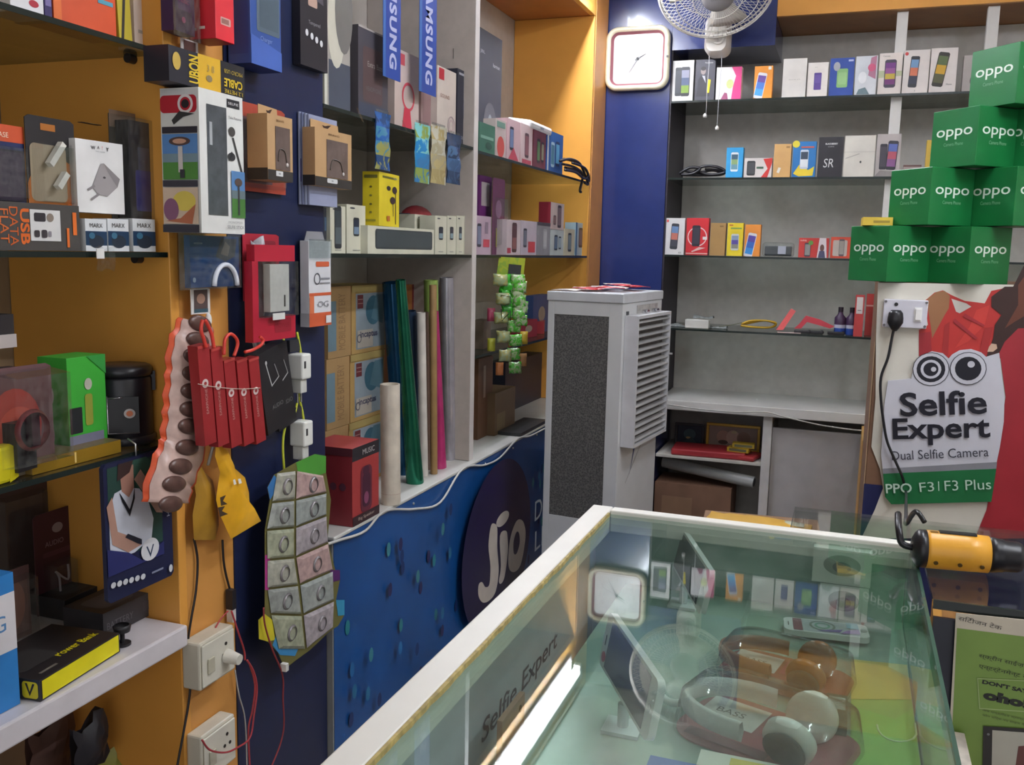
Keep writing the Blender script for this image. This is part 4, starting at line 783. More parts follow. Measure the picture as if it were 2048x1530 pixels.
for (a_, b_, t_, bt, col, deco, lb) in (
    (958, 990, 248, 293, '3f6a58', [('r', .1, .5, .9, .6, '7aa090'), ('e', .6, .3, .2, .12, '2c4c40')], 'green box right of the divider on the upper shelf'),
    (991, 1012, 240, 302, 'b8a8a4', [('e', .5, .3, .35, .28, 'c05048'), ('r', .1, .8, .9, .95, '6a8c80')], 'pale box with a red picture beside the green box, upper shelf'),
    (1014, 1040, 240, 310, 'c4a4a8', [('ph', .35, .55, .3, .55, '3a3440', ['6a7aa0'], 0), ('p', [(.1, .05), (.9, .05), (.5, .35)], 'b84858')], 'pink-grey phone box, third from the divider on the upper shelf'),
    (1042, 1065, 250, 318, 'c8b0b0', [('ph', .5, .5, .35, .6, '5a4448', ['8a5a60'], 0), ('r', .1, .05, .9, .15, 'b04858')], 'pale pink phone box, fourth from the divider on the upper shelf'),
    (1067, 1092, 258, 326, '6e3640', [('ph', .4, .45, .25, .6, '383038', ['5a7a50'], 0), ('ph', .72, .45, .2, .5, '383038', ['8a8a70'], 0)], 'maroon phone box beside the blue one on the upper shelf'),
    (1094, 1126, 265, 334, '2f5c9c', [('ph', .35, .45, .22, .6, 'a8c0d0', ['4a7a90'], 0), ('ph', .65, .5, .25, .6, '2a3a60', ['5a9ac0'], 0), ('r', 0, 0, .08, 1, 'c8ccd0')], 'blue phone box at the right end of the upper shelf')):
    carton('L', XF, (a_, b_, t_, bt), .045, col, deco, 'phone_box', lb, group=GP, z=T1-.004)
# white router behind
r = empty('wifi_router', (XF-.045, PX(1066, 245, XF-.03).y, PX(1062, 256, XF).z+.004), radians(90), 'white rounded router lying behind the phone boxes on the upper shelf', 'router')
MB().box(-.13, .13, -.05, .05, 0, .03, M('e4e2e2', .3)).build('body', r, bevel=.01)
MB().box(-.02, .02, -.0515, -.0505, .01, .018, M('9aa0a8', .3)).build('indicator', r)
r.rotation_euler = (radians(8), 0, radians(90))
# coiled black cables hanging over the shelf end
for i, pts in enumerate([[(1128, 318), (1145, 322), (1160, 330), (1175, 345), (1178, 362), (1170, 352), (1150, 340), (1130, 335)], [(1125, 328), (1150, 335), (1165, 350), (1160, 380), (1162, 384)], [(1120, 322), (1140, 318), (1158, 326), (1168, 344), (1176, 368), (1170, 366)], [(1130, 340), (1152, 345), (1168, 357), (1176, 350), (1168, 335), (1145, 326)]]):
    wire([PX(a_, b_, A+.012+.006*i) for a_, b_ in pts], .0055, M('26242a', .35), 'black_cable', ['outer loop of the black cables hanging over the right end of the upper shelf', 'black cable end dangling lowest at the right end of the upper shelf', 'upper strand of the black cables at the right end of the upper shelf', 'inner loop of the black cables at the right end of the upper shelf'][i], group='black cables at the end of the upper shelf')
# SAMSUNG strips hanging from the top
for i, (a_, b_, bt, sp_) in enumerate(((766, 801, 158, 70), (838, 872, 188, 95))):
    x = A-.006; p0 = PX(a_, bt, x); p1 = PX(b_, bt, x); w = p1.y-p0.y; z0 = PX((a_+b_)/2, bt, x).z; h = 2.514-z0
    b = MB(); b.box(-w/2, w/2, 0, .001, 0, h, M('2a4aa0', .3)); zz = PX((a_+b_)/2, 12, x).z
    L = .275
    b.decal((-w/2, 0, 0), (1, 0, 0), (0, 0, 1), w, h, [('r', 0, 0, .14, 1, '3a6ab0'), ('t', 'SAMSUNG', .55, (.025+L/2)/h, .42, 'b4b8dc', {'rot': -90, 'bold': .04, 'w': L/h, 'sp': 1.15})])
    o = b.build('hanging_strip', None, (x, (p0.y+p1.y)/2, z0), (0, 0, pi/2)); tag(o, ['blue SAMSUNG shelf strip hanging vertically, left one', 'blue SAMSUNG shelf strip hanging vertically, right one nearer the divider'][i], 'sign', 'blue hanging strips')
# sachets hanging below the upper shelf
def sachet(px, lb, cols, dz=0, x=A+.004, group='sachets hanging below the upper shelf'):
    c, z0, w, h = slot('L', x, px); P = []
    for i in range(9):
        z = h*i/8; fl = .006*sin(pi*i/8); wv = 1-.08*sin(pi*i/8)+.05*sin(i*2.1+px[0])
        P.append([(-w/2*wv+w*wv*j/4, -.0005-fl*sin(pi*j/4)-.002*sin(i*1.3+j), z) for j in range(5)])
    b = MB(); n = len(cols)
    for k in range(n):
        i0 = k*8//n; i1 = (k+1)*8//n; b.grid(P[i0:i1+1], MIX(cols[k], cols[(k+1) % n], 28, .52, .25))
    Q = [[(p[0], .0006, p[2]) for p in row] for row in P]; b.grid(Q, M(cols[-1], .4))
    o = b.build('sachet', None, (x, c, z0), (0, 0, pi/2)); tag(o, lb, 'packet', group)
    MB().box(-w*.4, w*.4, -.0012, .0012, h, h+.006, BLISTER).build('seal', o)
    return o
sachet((750, 780, 226, 340), 'blue and yellow sachet hanging farthest left below the upper shelf', ['2a4a78', '9a9a58', '4a88a8', '2f62a8'])
sachet((829, 859, 248, 366), 'turquoise sachet with a blue and yellow pattern below the upper shelf', ['8aa050', '3c7cb0', '2f86c0', '7ac0c0'])
sachet((861, 892, 252, 368), 'pale gold sachet hanging below the upper shelf', ['a89868', 'b8a878', 'a8a084', 'b8b4a0'])
sachet((893, 921, 268, 368), 'dark blue-grey sachet hanging nearest the divider below the upper shelf', ['2c4060', '3f5a80', '486890', '2c3c58'])
for (a_, b_) in ((712, 215), (803, 240)):
    p = PX(a_, b_, A+.002); o = MB().grid([[(p.x+.002*i, p.y+.006*i+.01*j, p.z-.010*i) for j in range(2)] for i in range(4)], BLISTER).build('tape_bit'); tag(o, {712: 'glossy bit of clear tape on the shelf edge below the dark headphone box', 803: 'glossy bit of clear tape on the shelf edge left of the turquoise sachet'}[a_], 'tape')
# ---- middle shelf, left part
G = 'white phone boxes on the middle shelf'
CREAM = 'd2d0bc'
def samsung(px, lb, phw=.4, phh=.55, cols=('6a8aa0', '3a4a5a'), xoff=0, d=.05):
    return carton('L', XF-xoff, px, d, CREAM, [('e', .3, .93, .14, .018, '4a4a50'), ('ph', .5, .55, phw, phh, '2c3034', list(cols)), ('r', .3, .06, .7, .08, '9a9a90')], 'phone_box', lb, group=G, z=T2+.001)
carton('L', XF-.01, (646, 658, 416, 497), .05, '34363e', [('r', .2, .5, .8, .8, '4a6078')], 'phone_box', 'slim black phone box at the left end of the middle shelf', z=T2+.001)
samsung((660, 691, 412, 503), 'white phone box with the tallest black phone, left end of the middle shelf', .45, .9, ('5a6468', '3c4448'))
samsung((693, 731, 410, 500), 'white phone box partly behind the yellow box on the middle shelf', .3, .38, ('7a90a8', '2a3448'))
c, z0, w, h = slot('L', XF+.02, (735, 868, 450, 505))
o = carton('L', XF+.02, (735, 868, 455, 506), .05, CREAM, [('rr', .1, .18, .97, .9, .02, '3c4244'), ('rr', .12, .25, .95, .85, .02, '464e50')], 'phone_box', 'white box lying on its side with a long dark window under the yellow box', z=T2+.001)
yz = T2+.001+o.dimensions.z+.0005 if False else T2+.001+(slot('L', XF+.02, (735, 868, 455, 506))[3]+slot('L', XF+.02, (735, 868, 455, 506))[1]-T2-.001)+.0006
carton('L', XF+.015, (752, 803, 347, 449), .045, 'e2cc28', {'F': [('r', .15, .9, .85, .94, '6a6428'), ('e', .45, .72, .1, .045, '3a2c2c'), ('e', .75, .70, .12, .07, '3a2c2c'), ('e', .65, .5, .13, .07, '3a2c2c'), ('r', .78, .05, .81, .66, '4a3a30'), ('r', .66, .2, .68, .45, '4a3a30'), ('r', .35, .1, .5, .2, 'c07030'), ('t', 'YISON', .78, .92, .04, 'ccc49a', {'w': .24})],
       'L': [('rr', .1, .88, .9, .94, .04, '7a7434'), ('e', .5, .72, .08, .02, '6a6428'), ('e', .5, .56, .08, .02, '8a8434'), ('e', .5, .4, .08, .02, '6a6428'), ('e', .5, .25, .08, .02, '8a8434'), ('r', .2, .08, .8, .12, 'a09830')]}, 'earphone_box', 'bright yellow earphone box standing on the white box on the middle shelf', z=yz, bevel=.0008, yaw=6)
o = MB().sphere((0, 0, 0), 1, M('8a2830', .5, noise=.2, scale=30), sx=.095, sy=.035, sz=.045).build('red_cloth', None, (A-.125, 2.575, T2+.1), (0, 0, pi/2)); tag(o, 'crumpled red cloth behind the small white phone boxes on the middle shelf', 'cloth')
carton('L', A-.11, (815, 850, 428, 470), .05, '3a5060', [], 'accessory_box', 'small dark teal box behind the white boxes right of the yellow box', z=T2+.001)
samsung((829, 868, 430, 500), 'white phone box standing behind the right end of the lying box', .01, .01, xoff=.06)
for (a_, b_, lb) in ((870, 893, 'leftmost of the four slim white phone boxes left of the divider'), (894, 912, 'second of the four slim white phone boxes left of the divider'), (913, 928, 'third of the four slim white phone boxes left of the divider'), (929, 945, 'rightmost of the four slim white phone boxes touching the divider')):
    samsung((a_, b_, 432, 506), lb, .38, .34, ('8aa0a8', '3a3e48'))
# ---- middle shelf, right part
carton('L', XF-.07, (958, 983, 352, 500), .05, '6a2c6c', [('r', .15, .62, .8, .92, 'b4a8a8'), ('r', .2, .05, .9, .5, '7a3070')], 'accessory_box', 'purple box with a pale label behind the pink phone box right of the divider', z=T2+.001)
o = blister('L', XF-.035, (986, 1010, 357, 505), .02, '6a3a58', [('e', .5, .6, .25, .12, '9a7090'), ('r', .3, .1, .6, .35, 'a0a038')], 'earphone_pack', 'purple pack with a yellow patch standing right of the pink phone box', z=T2+.001)
GQ = 'phone boxes on the middle shelf right of the divider'
for (a_, b_, t_, bt, col, deco, lb) in (
    (950, 982, 432, 505, 'b8a0b0', [('ph', .25, .5, .25, .6, '45404c', ['7a8098']), ('r', .5, .2, .9, .4, 'c04858'), ('r', .6, .55, .8, .85, '8a7888')], 'pink phone box touching the divider on the right'),
    (1013, 1041, 440, 508, 'c4b4b8', [('ph', .55, .5, .34, .85, '4a3034', ['8a5a58', '5a3a40']), ('r', .05, .05, .3, .2, 'b84050')], 'pale pink phone box with a large dark phone, right of the purple pack'),
    (1042, 1073, 442, 508, 'bcb0bc', [('ph', .25, .5, .22, .55, '3a3844', ['6a7080']), ('r', .45, .08, .9, .4, 'c04048')], 'lilac phone box with a red patch on the middle shelf'),
    (1074, 1100, 445, 508, '8e8c92', [('ph', .6, .5, .3, .6, 'a8a8ac', ['b8b8bc']), ('r', 0, .9, 1, 1, '4c484e')], 'grey phone box under the leaning small red and white box')):
    carton('L', XF, (a_, b_, t_, bt), .05, col, deco, 'phone_box', lb, group=GQ, z=T2+.001)
k = slot('L', XF, (1101, 1127, 460, 509))
carton('L', XF, (1101, 1127, 460, 509), .05, 'bcc4c4', [('ph', .4, .5, .25, .6, '2c3440', ['5a7088']), ('ph', .7, .5, .2, .5, '2c3440', ['a0b0b8'])], 'phone_box', 'small pale box under the red and white box near the yellow end panel', group=GQ, z=T2+.001)
carton('L', XF, (1101, 1128, 406, 459), .05, 'c8b4b0', {'F': [('ph', .65, .5, .28, .85, '3a3034', ['7a6468']), ('ph', .3, .35, .2, .35, '5a4a4a', ['8a6a68'])], 'L': [('r', 0, 0, 1, 1, '8c2434')]}, 'phone_box', 'red and white box stacked on the small pale box near the yellow end panel', z=k[1]+k[3]+.0015)
carton('L', XF, (1129, 1149, 458, 509), .05, 'c8c0a8', [('ph', .5, .5, .35, .7, '3a3c44', ['7a8890'])], 'phone_box', 'cream phone box second from the yellow end panel on the middle shelf', group=GQ, z=T2+.001)
carton('L', XF, (1151, 1173, 446, 509), .05, 'a8bcc8', [('ph', .45, .55, .35, .6, '3c3440', ['6a5a68']), ('r', 0, 0, .12, 1, '3a70a0')], 'phone_box', 'light blue phone box nearest the yellow end panel on the middle shelf', group=GQ, z=T2+.001)
# ================================================================== lower part on the worktop
def guard(y0, y1, z0, z1, x, lb, side=True):
    w = y1-y0; h = z1-z0; c = M('b09058', .5)
    b = MB(); b.box(-w/2, w/2, 0, .12, 0, h, c)
    b.decal((-w/2, 0, 0), (1, 0, 0), (0, 0, 1), w, h, [('r', .12, .06, .97, .88, '8c98a0'), ('e', .62, .62, .22, .22, '3f6678'), ('p', [(.55, .5), (.9, .4), (.95, .85), (.7, .85)], '5a7a88'), ('r', .16, .66, .32, .86, '6a3034'), ('r', .17, .73, .31, .74, 'a89088'), ('r', .17, .79, .31, .8, 'a89088'), ('r', .15, .08, .6, .34, 'b0a89c'), ('t', 'incaptus', .48, .26, .12, '3c3c58', {'bold': .02, 'w': .5}), ('o', .2, .22, .06, .25, '55505c'), ('r', .0, .9, 1, 1, 'a8945c')])
    b.decal((-w/2, .12, 0), (0, -1, 0), (0, 0, 1), .12, h, [('r', 0, 0, 1, 1, 'a06a3c')])
    o = b.build('screen_guard_carton', None, (x, (y0+y1)/2, z0), (0, 0, pi/2), bevel=.0012); tag(o, lb, 'carton', 'cream and blue cartons on the worktop')
def gy(px, x): return PX(px, 700, x).y
xg = A-.16
def gz(py, px=720): return PX(px, py, xg).z
zA = gz(876, 700); 
rows = [CT+.001, gz(838, 720), gz(705, 720), gz(570, 720)]
hr = (rows[3]-rows[0])/3-.001
for i in range(3):
    z0 = CT+.001+i*(hr+.001)
    y0 = gy(697+3*i, xg); guard(y0, y0+.2, z0, z0+hr, xg, ['bottom carton of the right column picturing teal water on the worktop', 'middle carton of the right column picturing teal water on the worktop', 'top carton of the right column picturing teal water on the worktop'][i])
    b = MB(); b.box(-.06, .06, 0, .12, 0, hr, M('a8885c', .5)); b.decal((-.06, 0, 0), (1, 0, 0), (0, 0, 1), .12, hr, [('t', 'MOBILE BATTERY', .6, .5, .3, '8a6a48', {'rot': 90, 'w': .8}), ('r', .0, .1, .35, .8, '6c8490')])
    o = b.build('battery_carton', None, (xg, y0-.063, z0), (0, 0, pi/2), bevel=.001); tag(o, ['bottom tan carton in the column beside the navy post on the worktop', 'middle tan carton in the column beside the navy post on the worktop', 'top tan carton in the column beside the navy post on the worktop'][i], 'carton', 'tan cartons on the worktop')
# red speaker box
o = carton('L', A+.02, (704, 758, 888, 1006), .13, 'a83c3c', {'F': [('r', 0, .83, 1, 1, '2e2a30'), ('t', 'MUSIC', .6, .91, .07, 'b8b0b0', {'w': .45}), ('rr', .3, .12, .72, .72, .12, '6a2c3c'), ('rr', .36, .18, .66, .62, .1, '4a2438'), ('e', .5, .66, .12, .06, '4a2438'), ('e', .5, .3, .09, .08, '8a4a68'), ('r', 0, 0, 1, .12, '3a262c'), ('t', 'Big Speaker', .5, .06, .05, 'c8b4a8', {'w': .6})], 'L': [('r', 0, 0, 1, 1, '8c2c34'), ('e', .2, .5, .07, .05, '5a3040'), ('e', .4, .5, .07, .05, '5a3040'), ('e', .6, .5, .07, .05, '5a3040'), ('e', .8, .5, .07, .05, '5a3040'), ('r', 0, .9, 1, 1, '5c2a34')]}, 'speaker_box', 'red speaker box at the near corner of the white worktop', z=CT+.001, bevel=.001)
def roll(pxb, pyb, pxt, pyt, x, r, col, lb, rough=.3, metal=0., open_top=True, inner=None, n=24, r1=None, lean=0):
    b0 = PX(pxb, pyb, x); t = PX(pxt, pyt, x); base = Vector((x, b0.y, CT+.001)); top = Vector((x-lean, t.y, t.z))
    m = M(col, rough, metal, noise=.14, scale=20); r1 = r if r1 is None else r1
    b = MB(); b.cyl(base, top, r, m, r1=r1, n=n, caps=False); d = (top-base).normalized()
    b.cyl(base, top, r*.86, inner or m, r1=r1*.86, n=n, caps=False)
    a = d.orthogonal().normalized(); e = d.cross(a)
    for P, R1 in ((base, r), (top, r1)):
        vs = [P+(a*cos(2*pi*i/n)+e*sin(2*pi*i/n))*q for q in (R1, R1*.86) for i in range(n)]; b.add(vs, [(i, (i+1) % n, n+(i+1) % n, n+i) for i in range(n)], m)
    o = b.build('film_roll'); tag(o, lb, 'roll', 'rolls of film standing on the worktop'); return o
w_ = roll(782, 972, 780, 768, A+.005, .026, 'd2c8b8', 'short cream cardboard tube standing at the front of the worktop')
b0 = w_
MB().cyl(Vector((A+.005, PX(782, 950, A+.005).y, CT+.03)), Vector((A+.005, PX(782, 950, A+.005).y, CT+.0305)), .0267, '9a5a50', n=24, caps=False).build('marker_line', w_)
roll(808, 965, 785, 565, A-.115, .030, '1c4c6e', 'tall dark blue glossy roll, leftmost of the coloured rolls', .15, .6)
roll(830, 955, 801, 560, A-.035, .026, '28785c', 'shiny green holographic roll in front of the dark blue one', .12, .7, r1=.014)
roll(842, 948, 820, 622, A-.085, .018, '3a4c66', 'slate blue roll right of the green holographic one', .2, .5)
roll(848, 935, 842, 625, A-.045, .013, 'cfc8c0', 'slim white roll between the slate and the brown rolls', .3)
roll(856, 930, 851, 624, A-.07, .010, '6a5448', 'slim dark brown roll right of the slim white one', .3)
roll(866, 922, 862, 560, A-.08, .022, '8aa050', 'lime green roll with a tan lower part', .25)
roll(878, 912, 872, 622, A-.05, .024, 'b83870', 'bright magenta roll left of the silver one', .2, .2, r1=.008)
roll(898, 898, 893, 555, A-.07, .022, 'b0acb4', 'silver-white glossy roll closest to the divider', .15, .5)
roll(868, 930, 866, 570, A-.03, .011, '9a7a50', 'slim tan roll in front of the lime green one', .3)
carton('L', A-.2, (812, 868, 568, 636), .05, 'a86a34', [('r', .2, 0, .45, 1, '7c2428')], 'accessory_box', 'orange-brown box with a red band high behind the rolls', z=CT+.38)
bpy.data.objects['accessory_box.007' if 'accessory_box.007' in bpy.data.objects else 'accessory_box']
o = MB().box(-.1, .12, 0, .12, 0, .379, M('8c5838', .6)).build('storage_carton', None, (A-.2, PX(840, 636, A-.2).y, CT+.0005), (0, 0, pi/2)); tag(o, 'brown storage carton standing behind the rolls of film', 'carton')
# right of the divider
carton('L', A-.1, (956, 985, 715, 858), .1, '6a4a34', [('r', .35, .5, .5, .9, '9a8878')], 'storage_carton', 'tall brown carton right of the divider on the worktop', z=CT+.001)
carton('L', A-.07, (990, 1030, 780, 848), .1, '7a6248', [('r', .1, .1, .5, .5, '94805e')], 'storage_carton', 'small tan carton beside the tall brown one on the worktop', z=CT+.001)
carton('L', A-.2, (1010, 1090, 715, 830), .08, '28293a', [], 'storage_carton', 'dark navy carton at the back of the worktop behind the green sachets', z=CT+.001)
o = MB().box(-.16, .16, -.05, .05, 0, .012, M('3c3e40', .3)).build('flat_tray', None, (A-.03, PX(1045, 838, A-.03).y, CT+.001), (0, 0, radians(90))); tag(o, 'flat dark tray lying at the front of the worktop right of the divider', 'tray')
for i, (a_, b_, t_, bt, c_, lb) in enumerate(((1045, 1070, 640, 690, '8c2434', 'dark red packet on the low shelf behind the green sachets'), (1066, 1100, 590, 660, '3a4c78', 'blue packet on the low shelf near the yellow end panel'), (962, 985, 640, 690, '8a7868', 'beige packet on the low shelf next to the divider'), (1072, 1105, 640, 690, 'a83038', 'bright red packet on the low shelf near the yellow end panel'))):
    carton('L', A-.1-.03*(i % 2), (a_, b_, t_, bt), .04, c_, [('e', .5, .5, .2, .2, '9a8a78')], 'accessory_packet', lb, 'packet', z=T3+.001, yaw=8*(i-1))
# green candy sachets
def greens():
    x = A+.03; sd = Vector((.86, .5, 0)).normalized(); nn = Vector((.5, -.86, 0)).normalized()
    B0 = lambda px, py: PX(1022, py, x)+sd*((px-1022)/560)
    hd = [B0(a_, b_) for a_, b_ in ((999, 514), (1050, 516), (1046, 556), (994, 552))]
    b = MB(); b.prism(hd[::-1], nn*-.0015, MIX('a8b430', '8aa838', 30)); o = b.build('hanging_sachets'); tag(o, 'strip of bright green sachets hanging in front of the far cabinet', 'packets')
    b = MB(); b.prism([B0(a_, b_)+nn*.002 for a_, b_ in ((1018, 528), (1042, 530), (1040, 552), (1016, 550))][::-1], nn*.0006, '2a2c2c'); b.build('black_label', o)
    rnd = random.Random(5)
    for col, (x0, n, c1, c2) in enumerate(((1012, 6, '3fae2c', '389c2c'), (1034, 7, 'a8b890', '5cb43a'), (1000, 5, '9aa880', 'a8a468'), (1024, 7, '52b038', '9ab880'))):
        for i in range(n):
            t = i/(n-1); py = 560+t*([60, 80, 150, 165][col])+(0 if col < 3 else 10); c = B0(x0+6*t+3*sin(i*2.1), py)+nn*(.004+.008*(col % 3)+.003*(i % 2)); P = []
            hw = .022*(1.1-.1*t); hh = .020
            for a_ in range(6):
                P.append([c+sd*(-hw+2*hw*k/5+rnd.uniform(-.002, .002))+nn*(.009*sin(pi*a_/5)*sin(pi*k/5)+rnd.uniform(-.002, .002))+Vector((0, 0, -hh+2*hh*a_/5+rnd.uniform(-.002, .002))) for k in range(6)])
            m_ = MB(); m_.grid(P, MIX(c1, c2, 60, .5, .2)); m_.build('sachet', o, solid=.001)
    lt = MB(); e = nn*.028
    lt.tube([B0(a_, b_)+e for a_, b_ in ((1000, 590), (1018, 592), (1018, 612), (1000, 610))], .0016, '1d3a1c', 5, closed=True)
    lt.tube([B0(a_, b_)+e for a_, b_ in ((1002, 640), (1000, 618), (1018, 620), (1018, 640))], .0016, '1d3a1c', 5); lt.tube([B0(1002, 640)+e, B0(1018, 622)+e], .0016, '1d3a1c', 5)
    lt.build('lettering', o)
    for i, (a_, b_, c_) in enumerate(((984, 630, 'c0506c'), (984, 690, 'b8b83c'), (1000, 738, 'c07848'), (1048, 676, 'c8a838'), (1046, 720, 'b88858'))):
        c = B0(a_, b_)-nn*.004; m_ = MB(); m_.grid([[c+sd*(-.014+.009*k)+nn*(.004*sin(pi*k/3))+Vector((0, 0, -.022+.015*j)) for k in range(4)] for j in range(4)], M(c_, .3, noise=.2)); m_.build('small_sachet', o, solid=.001)
greens()
# white cable along the banner
wire([PX(a_, b_, A+.026) for a_, b_ in ((650, 1090), (680, 1080), (730, 1062), (770, 1022), (830, 1018), (880, 1005), (925, 938), (970, 930), (1000, 915), (1035, 878), (1060, 872), (1092, 856), (1130, 838))], .0035, 'c8c6c2', 'white_cable', 'white cable swagging along the top of the blue banner')

# ================================================================== BACK WALL : phone boxes
YF = YB+.012
def bk(px, z, d, col, deco, lb, name='phone_box', group=None, yaw=0, cat='box', yo=0, **k):
    return carton('B', YF+yo, px, d, col, deco, name, lb, cat, group, z=z+.001, yaw=yaw, **k)
G = 'phone boxes on the topmost back shelf'
bk((1344, 1387, 121, 200), B1, .05, 'e6e4e2', [('ph', .3, .48, .3, .7, '2a2c30', ['3a3c42']), ('ph', .62, .48, .42, .72, '2c2c30', ['7a9a38', '4c5a78', '8a8ca0']), ('t', 'phone', .35, .93, .05, '9a9a9a')], 'white phone box with two black phones at the left end of the top back shelf', group=G)
bk((1390, 1430, 119, 200), B1, .05, '43424c', [('t', 'Panasonic', .68, .92, .035, 'e0e0e0', {'w': .4}), ('e', .4, .72, .13, .09, '9a8c88'), ('e', .4, .78, .13, .05, '2a262a'), ('p', [(.1, .1), (.15, .5), (.3, .62), (.52, .6), (.7, .45), (.75, .1)], '2c2b34'), ('p', [(.34, .61), (.5, .6), (.55, .42)], 'c8c8d0'), ('p', [(.62, .18), (.74, .18), (.8, .5), (.66, .52)], 'e4d020')], 'dark grey phone box picturing a man in a suit on the top back shelf', group=G)
bk((1432, 1483, 134, 199), B1, .05, 'eeeaec', [('p', [(.62, 0), (1, 0), (1, 1), (.6, 1), (.78, .72), (.68, .4)], 'd83c84'), ('e', .55, .48, .14, .14, 'd8e098'), ('p', [(.2, 0), (.5, 0), (.45, .2), (.35, .22)], '9a4a70')], 'white and pink phone box beside the one picturing a man', group=G)
bk((1508, 1545, 132, 195), B1, .05, 'eb9634', [('ph', .35, .4, .5, .8, 'e4e4ec', ['4aa0dc', '4a78c8', '6a4a9c'], -10), ('r', .75, .88, .92, .98, 'f0e8d8')], 'orange phone box standing alone on the top back shelf', group=G)
bk((1565, 1613, 117, 193), B1, .05, 'dcd8d2', [('t', 'XOLO', .5, .46, .03, 'a8a49c', {'w': .5})], 'plain white phone box with faint grey print on the top back shelf', group=G)
bk((1615, 1656, 125, 191), B1, .05, 'e6dfd8', [('rr', .32, .2, .68, .7, .04, '57408c'), ('rr', .36, .4, .64, .64, .03, '6a54a0'), ('t', 'hTC', .4, .86, .03, 'a09a94')], 'white phone box with a small purple phone, beside the plain white one', group=G)
bk((1659, 1708, 116, 190), B1, .05, '2c4a9c', [('rr', .3, .22, .75, .72, .06, '88b878'), ('rr', .36, .3, .7, .62, .05, '9cc888'), ('e', .28, .78, .14, .12, 'a8a8b0'), ('r', .75, .9, .95, .95, 'b0b8d8')], 'dark blue phone box with a pale green picture on the top back shelf', group=G)
bk((1710, 1754, 112, 187), B1, .05, 'd4d8de', [('p', [(.6, .5), (.95, .4), (.95, 1), (.7, .95)], 'b07890'), ('e', .75, .7, .18, .1, 'c85a7c'), ('p', [(.1, .02), (.7, .02), (.5, .2), (.2, .15)], '6a8088'), ('e', .35, .45, .2, .15, 'eef0f4')], 'silvery phone box with pink flowers on the top back shelf', group=G)
bk((1757, 1804, 106, 185), B1, .05, 'e2d8d2', [('p', [(.0, .4), (1, .44), (1, .56), (0, .58)], 'b8c09c'), ('ph', .5, .5, .5, .68, '4a4454', ['7a3c7a', 'c8b048', '9a5a9a', '7a3c8a']), ('t', 'Canvas', .3, .93, .04, '8a8a8a')], 'white phone box with a purple and yellow screen in front of the post', group=G)
bk((1806, 1858, 100, 183), B1, .05, 'e2dad6', [('e', .1, .92, .07, .04, 'd04848'), ('ph', .42, .5, .34, .72, '34363c', ['3a3c4c', 'd87a5a', '7aa0c8'], -3), ('t', '3', .5, .06, .04, '777777')], 'white phone box with a sunset screen, left half of the wide white pair', group=G)
bk((1860, 1914, 96, 180), B1, .05, 'e2dad6', [('ph', .4, .52, .42, .78, '34302c', ['5a5a3c', 'd8a830', '5a6a40'], -9), ('t', 'Moto', .75, .18, .04, '777777')], 'white phone box with a yellow flower screen, right half of the wide white pair', group=G)
o = bk((1926, 1979, 110, 177), B1, .05, 'b0a8a4', [('e', .5, .3, .22, .18, '5a5058'), ('p', [(.5, .3), (.75, .85), (.6, .9), (.45, .4)], '6a5a60'), ('e', .45, .5, .12, .1, 'd8d0cc')], 'grey box with a dark round picture near the topmost green carton', name='earphone_box', group=G)
bk((1986, 2040, 100, 178), B1, .05, 'd8d0cc', [('r', .1, .8, .6, .9, '5a6a80')], 'white phone box mostly hidden behind the topmost green carton', group=G)
G = 'phone boxes on the second back shelf'
bk((1452, 1486, 295, 355), B2, .05, '2c9ad4', [('ph', .5, .52, .45, .64, 'e0e8ec', ['6a98a8', '8aa870', '3c5c70'])], 'bright blue phone box beside the black cables on the second back shelf', group=G)
bk((1488, 1544, 316, 355), B2, .05, 'd8d0cc', [('p', [(.62, 0), (.85, .45), (.68, .95), (1, 1), (1, .75), (.85, 0)], 'c83430'), ('ph', .25, .48, .3, .75, '2a2c30', ['4a4c50']), ('r', .45, .45, .7, .55, '3a5a48')], 'low white and red keypad phone box on the second back shelf', group=G)
bk((1547, 1582, 288, 355), B2, .05, 'd0a468', [('r', .7, .88, .9, .93, '9a7440'), ('p', [(.2, .15), (.35, .12), (.45, .28), (.3, .3)], 'e8e4d8')], 'plain tan phone box on the second back shelf', group=G)
bk((1585, 1632, 283, 354), B2, .05, '2874b4', [('p', [(.05, .1), (.3, .35), (.7, .2), (.95, .3), (.9, .04), (.3, .02)], 'e8cc38'), ('ph', .5, .5, .36, .54, 'c8d0dc', ['e4e8ec', '3a4858']), ('e', .12, .93, .16, .1, 'e0d040'), ('r', .35, .82, .9, .86, 'd05a4c')], 'blue and yellow keypad phone box on the second back shelf', group=G)
bk((1636, 1686, 274, 353), B2, .05, '2a282e', [('t', 'BLACKBERRY', .52, .83, .045, 'e0e0e0', {'bold': .03, 'w': .5}), ('t', 'CURVE', .5, .76, .03, 'b8b8b8', {'w': .25}), ('t', 'SR', .45, .35, .22, 'dcdcdc', {'w': .42, 'skew': .1})], 'black box with white SR lettering on the second back shelf', group=G)
bk((1688, 1750, 271, 351), B2, .05, 'dad6cc', [('p', [(.05, .44), (.5, .55), (.5, .57), (.05, .46)], 'b0aca4'), ('e', .55, .36, .03, .03, '3a3a3a'), ('r', 0, .6, 1, .61, 'c0bcb4')], 'wide cream-white phone box on the second back shelf', group=G)
bk((1752, 1801, 268, 350), B2, .05, 'b4acaa', [('p', [(0, .02), (.2, .15), (.9, .12), (1, 0), (0, 0)], '8c8684'), ('ph', .3, .47, .3, .6, '35323c', ['4a4650']), ('ph', .66, .5, .42, .68, '35343c', ['8a5a8c', 'b85868', '5a6ab0'], -3)], 'grey phone box in front of the white post on the second back shelf', group=G)
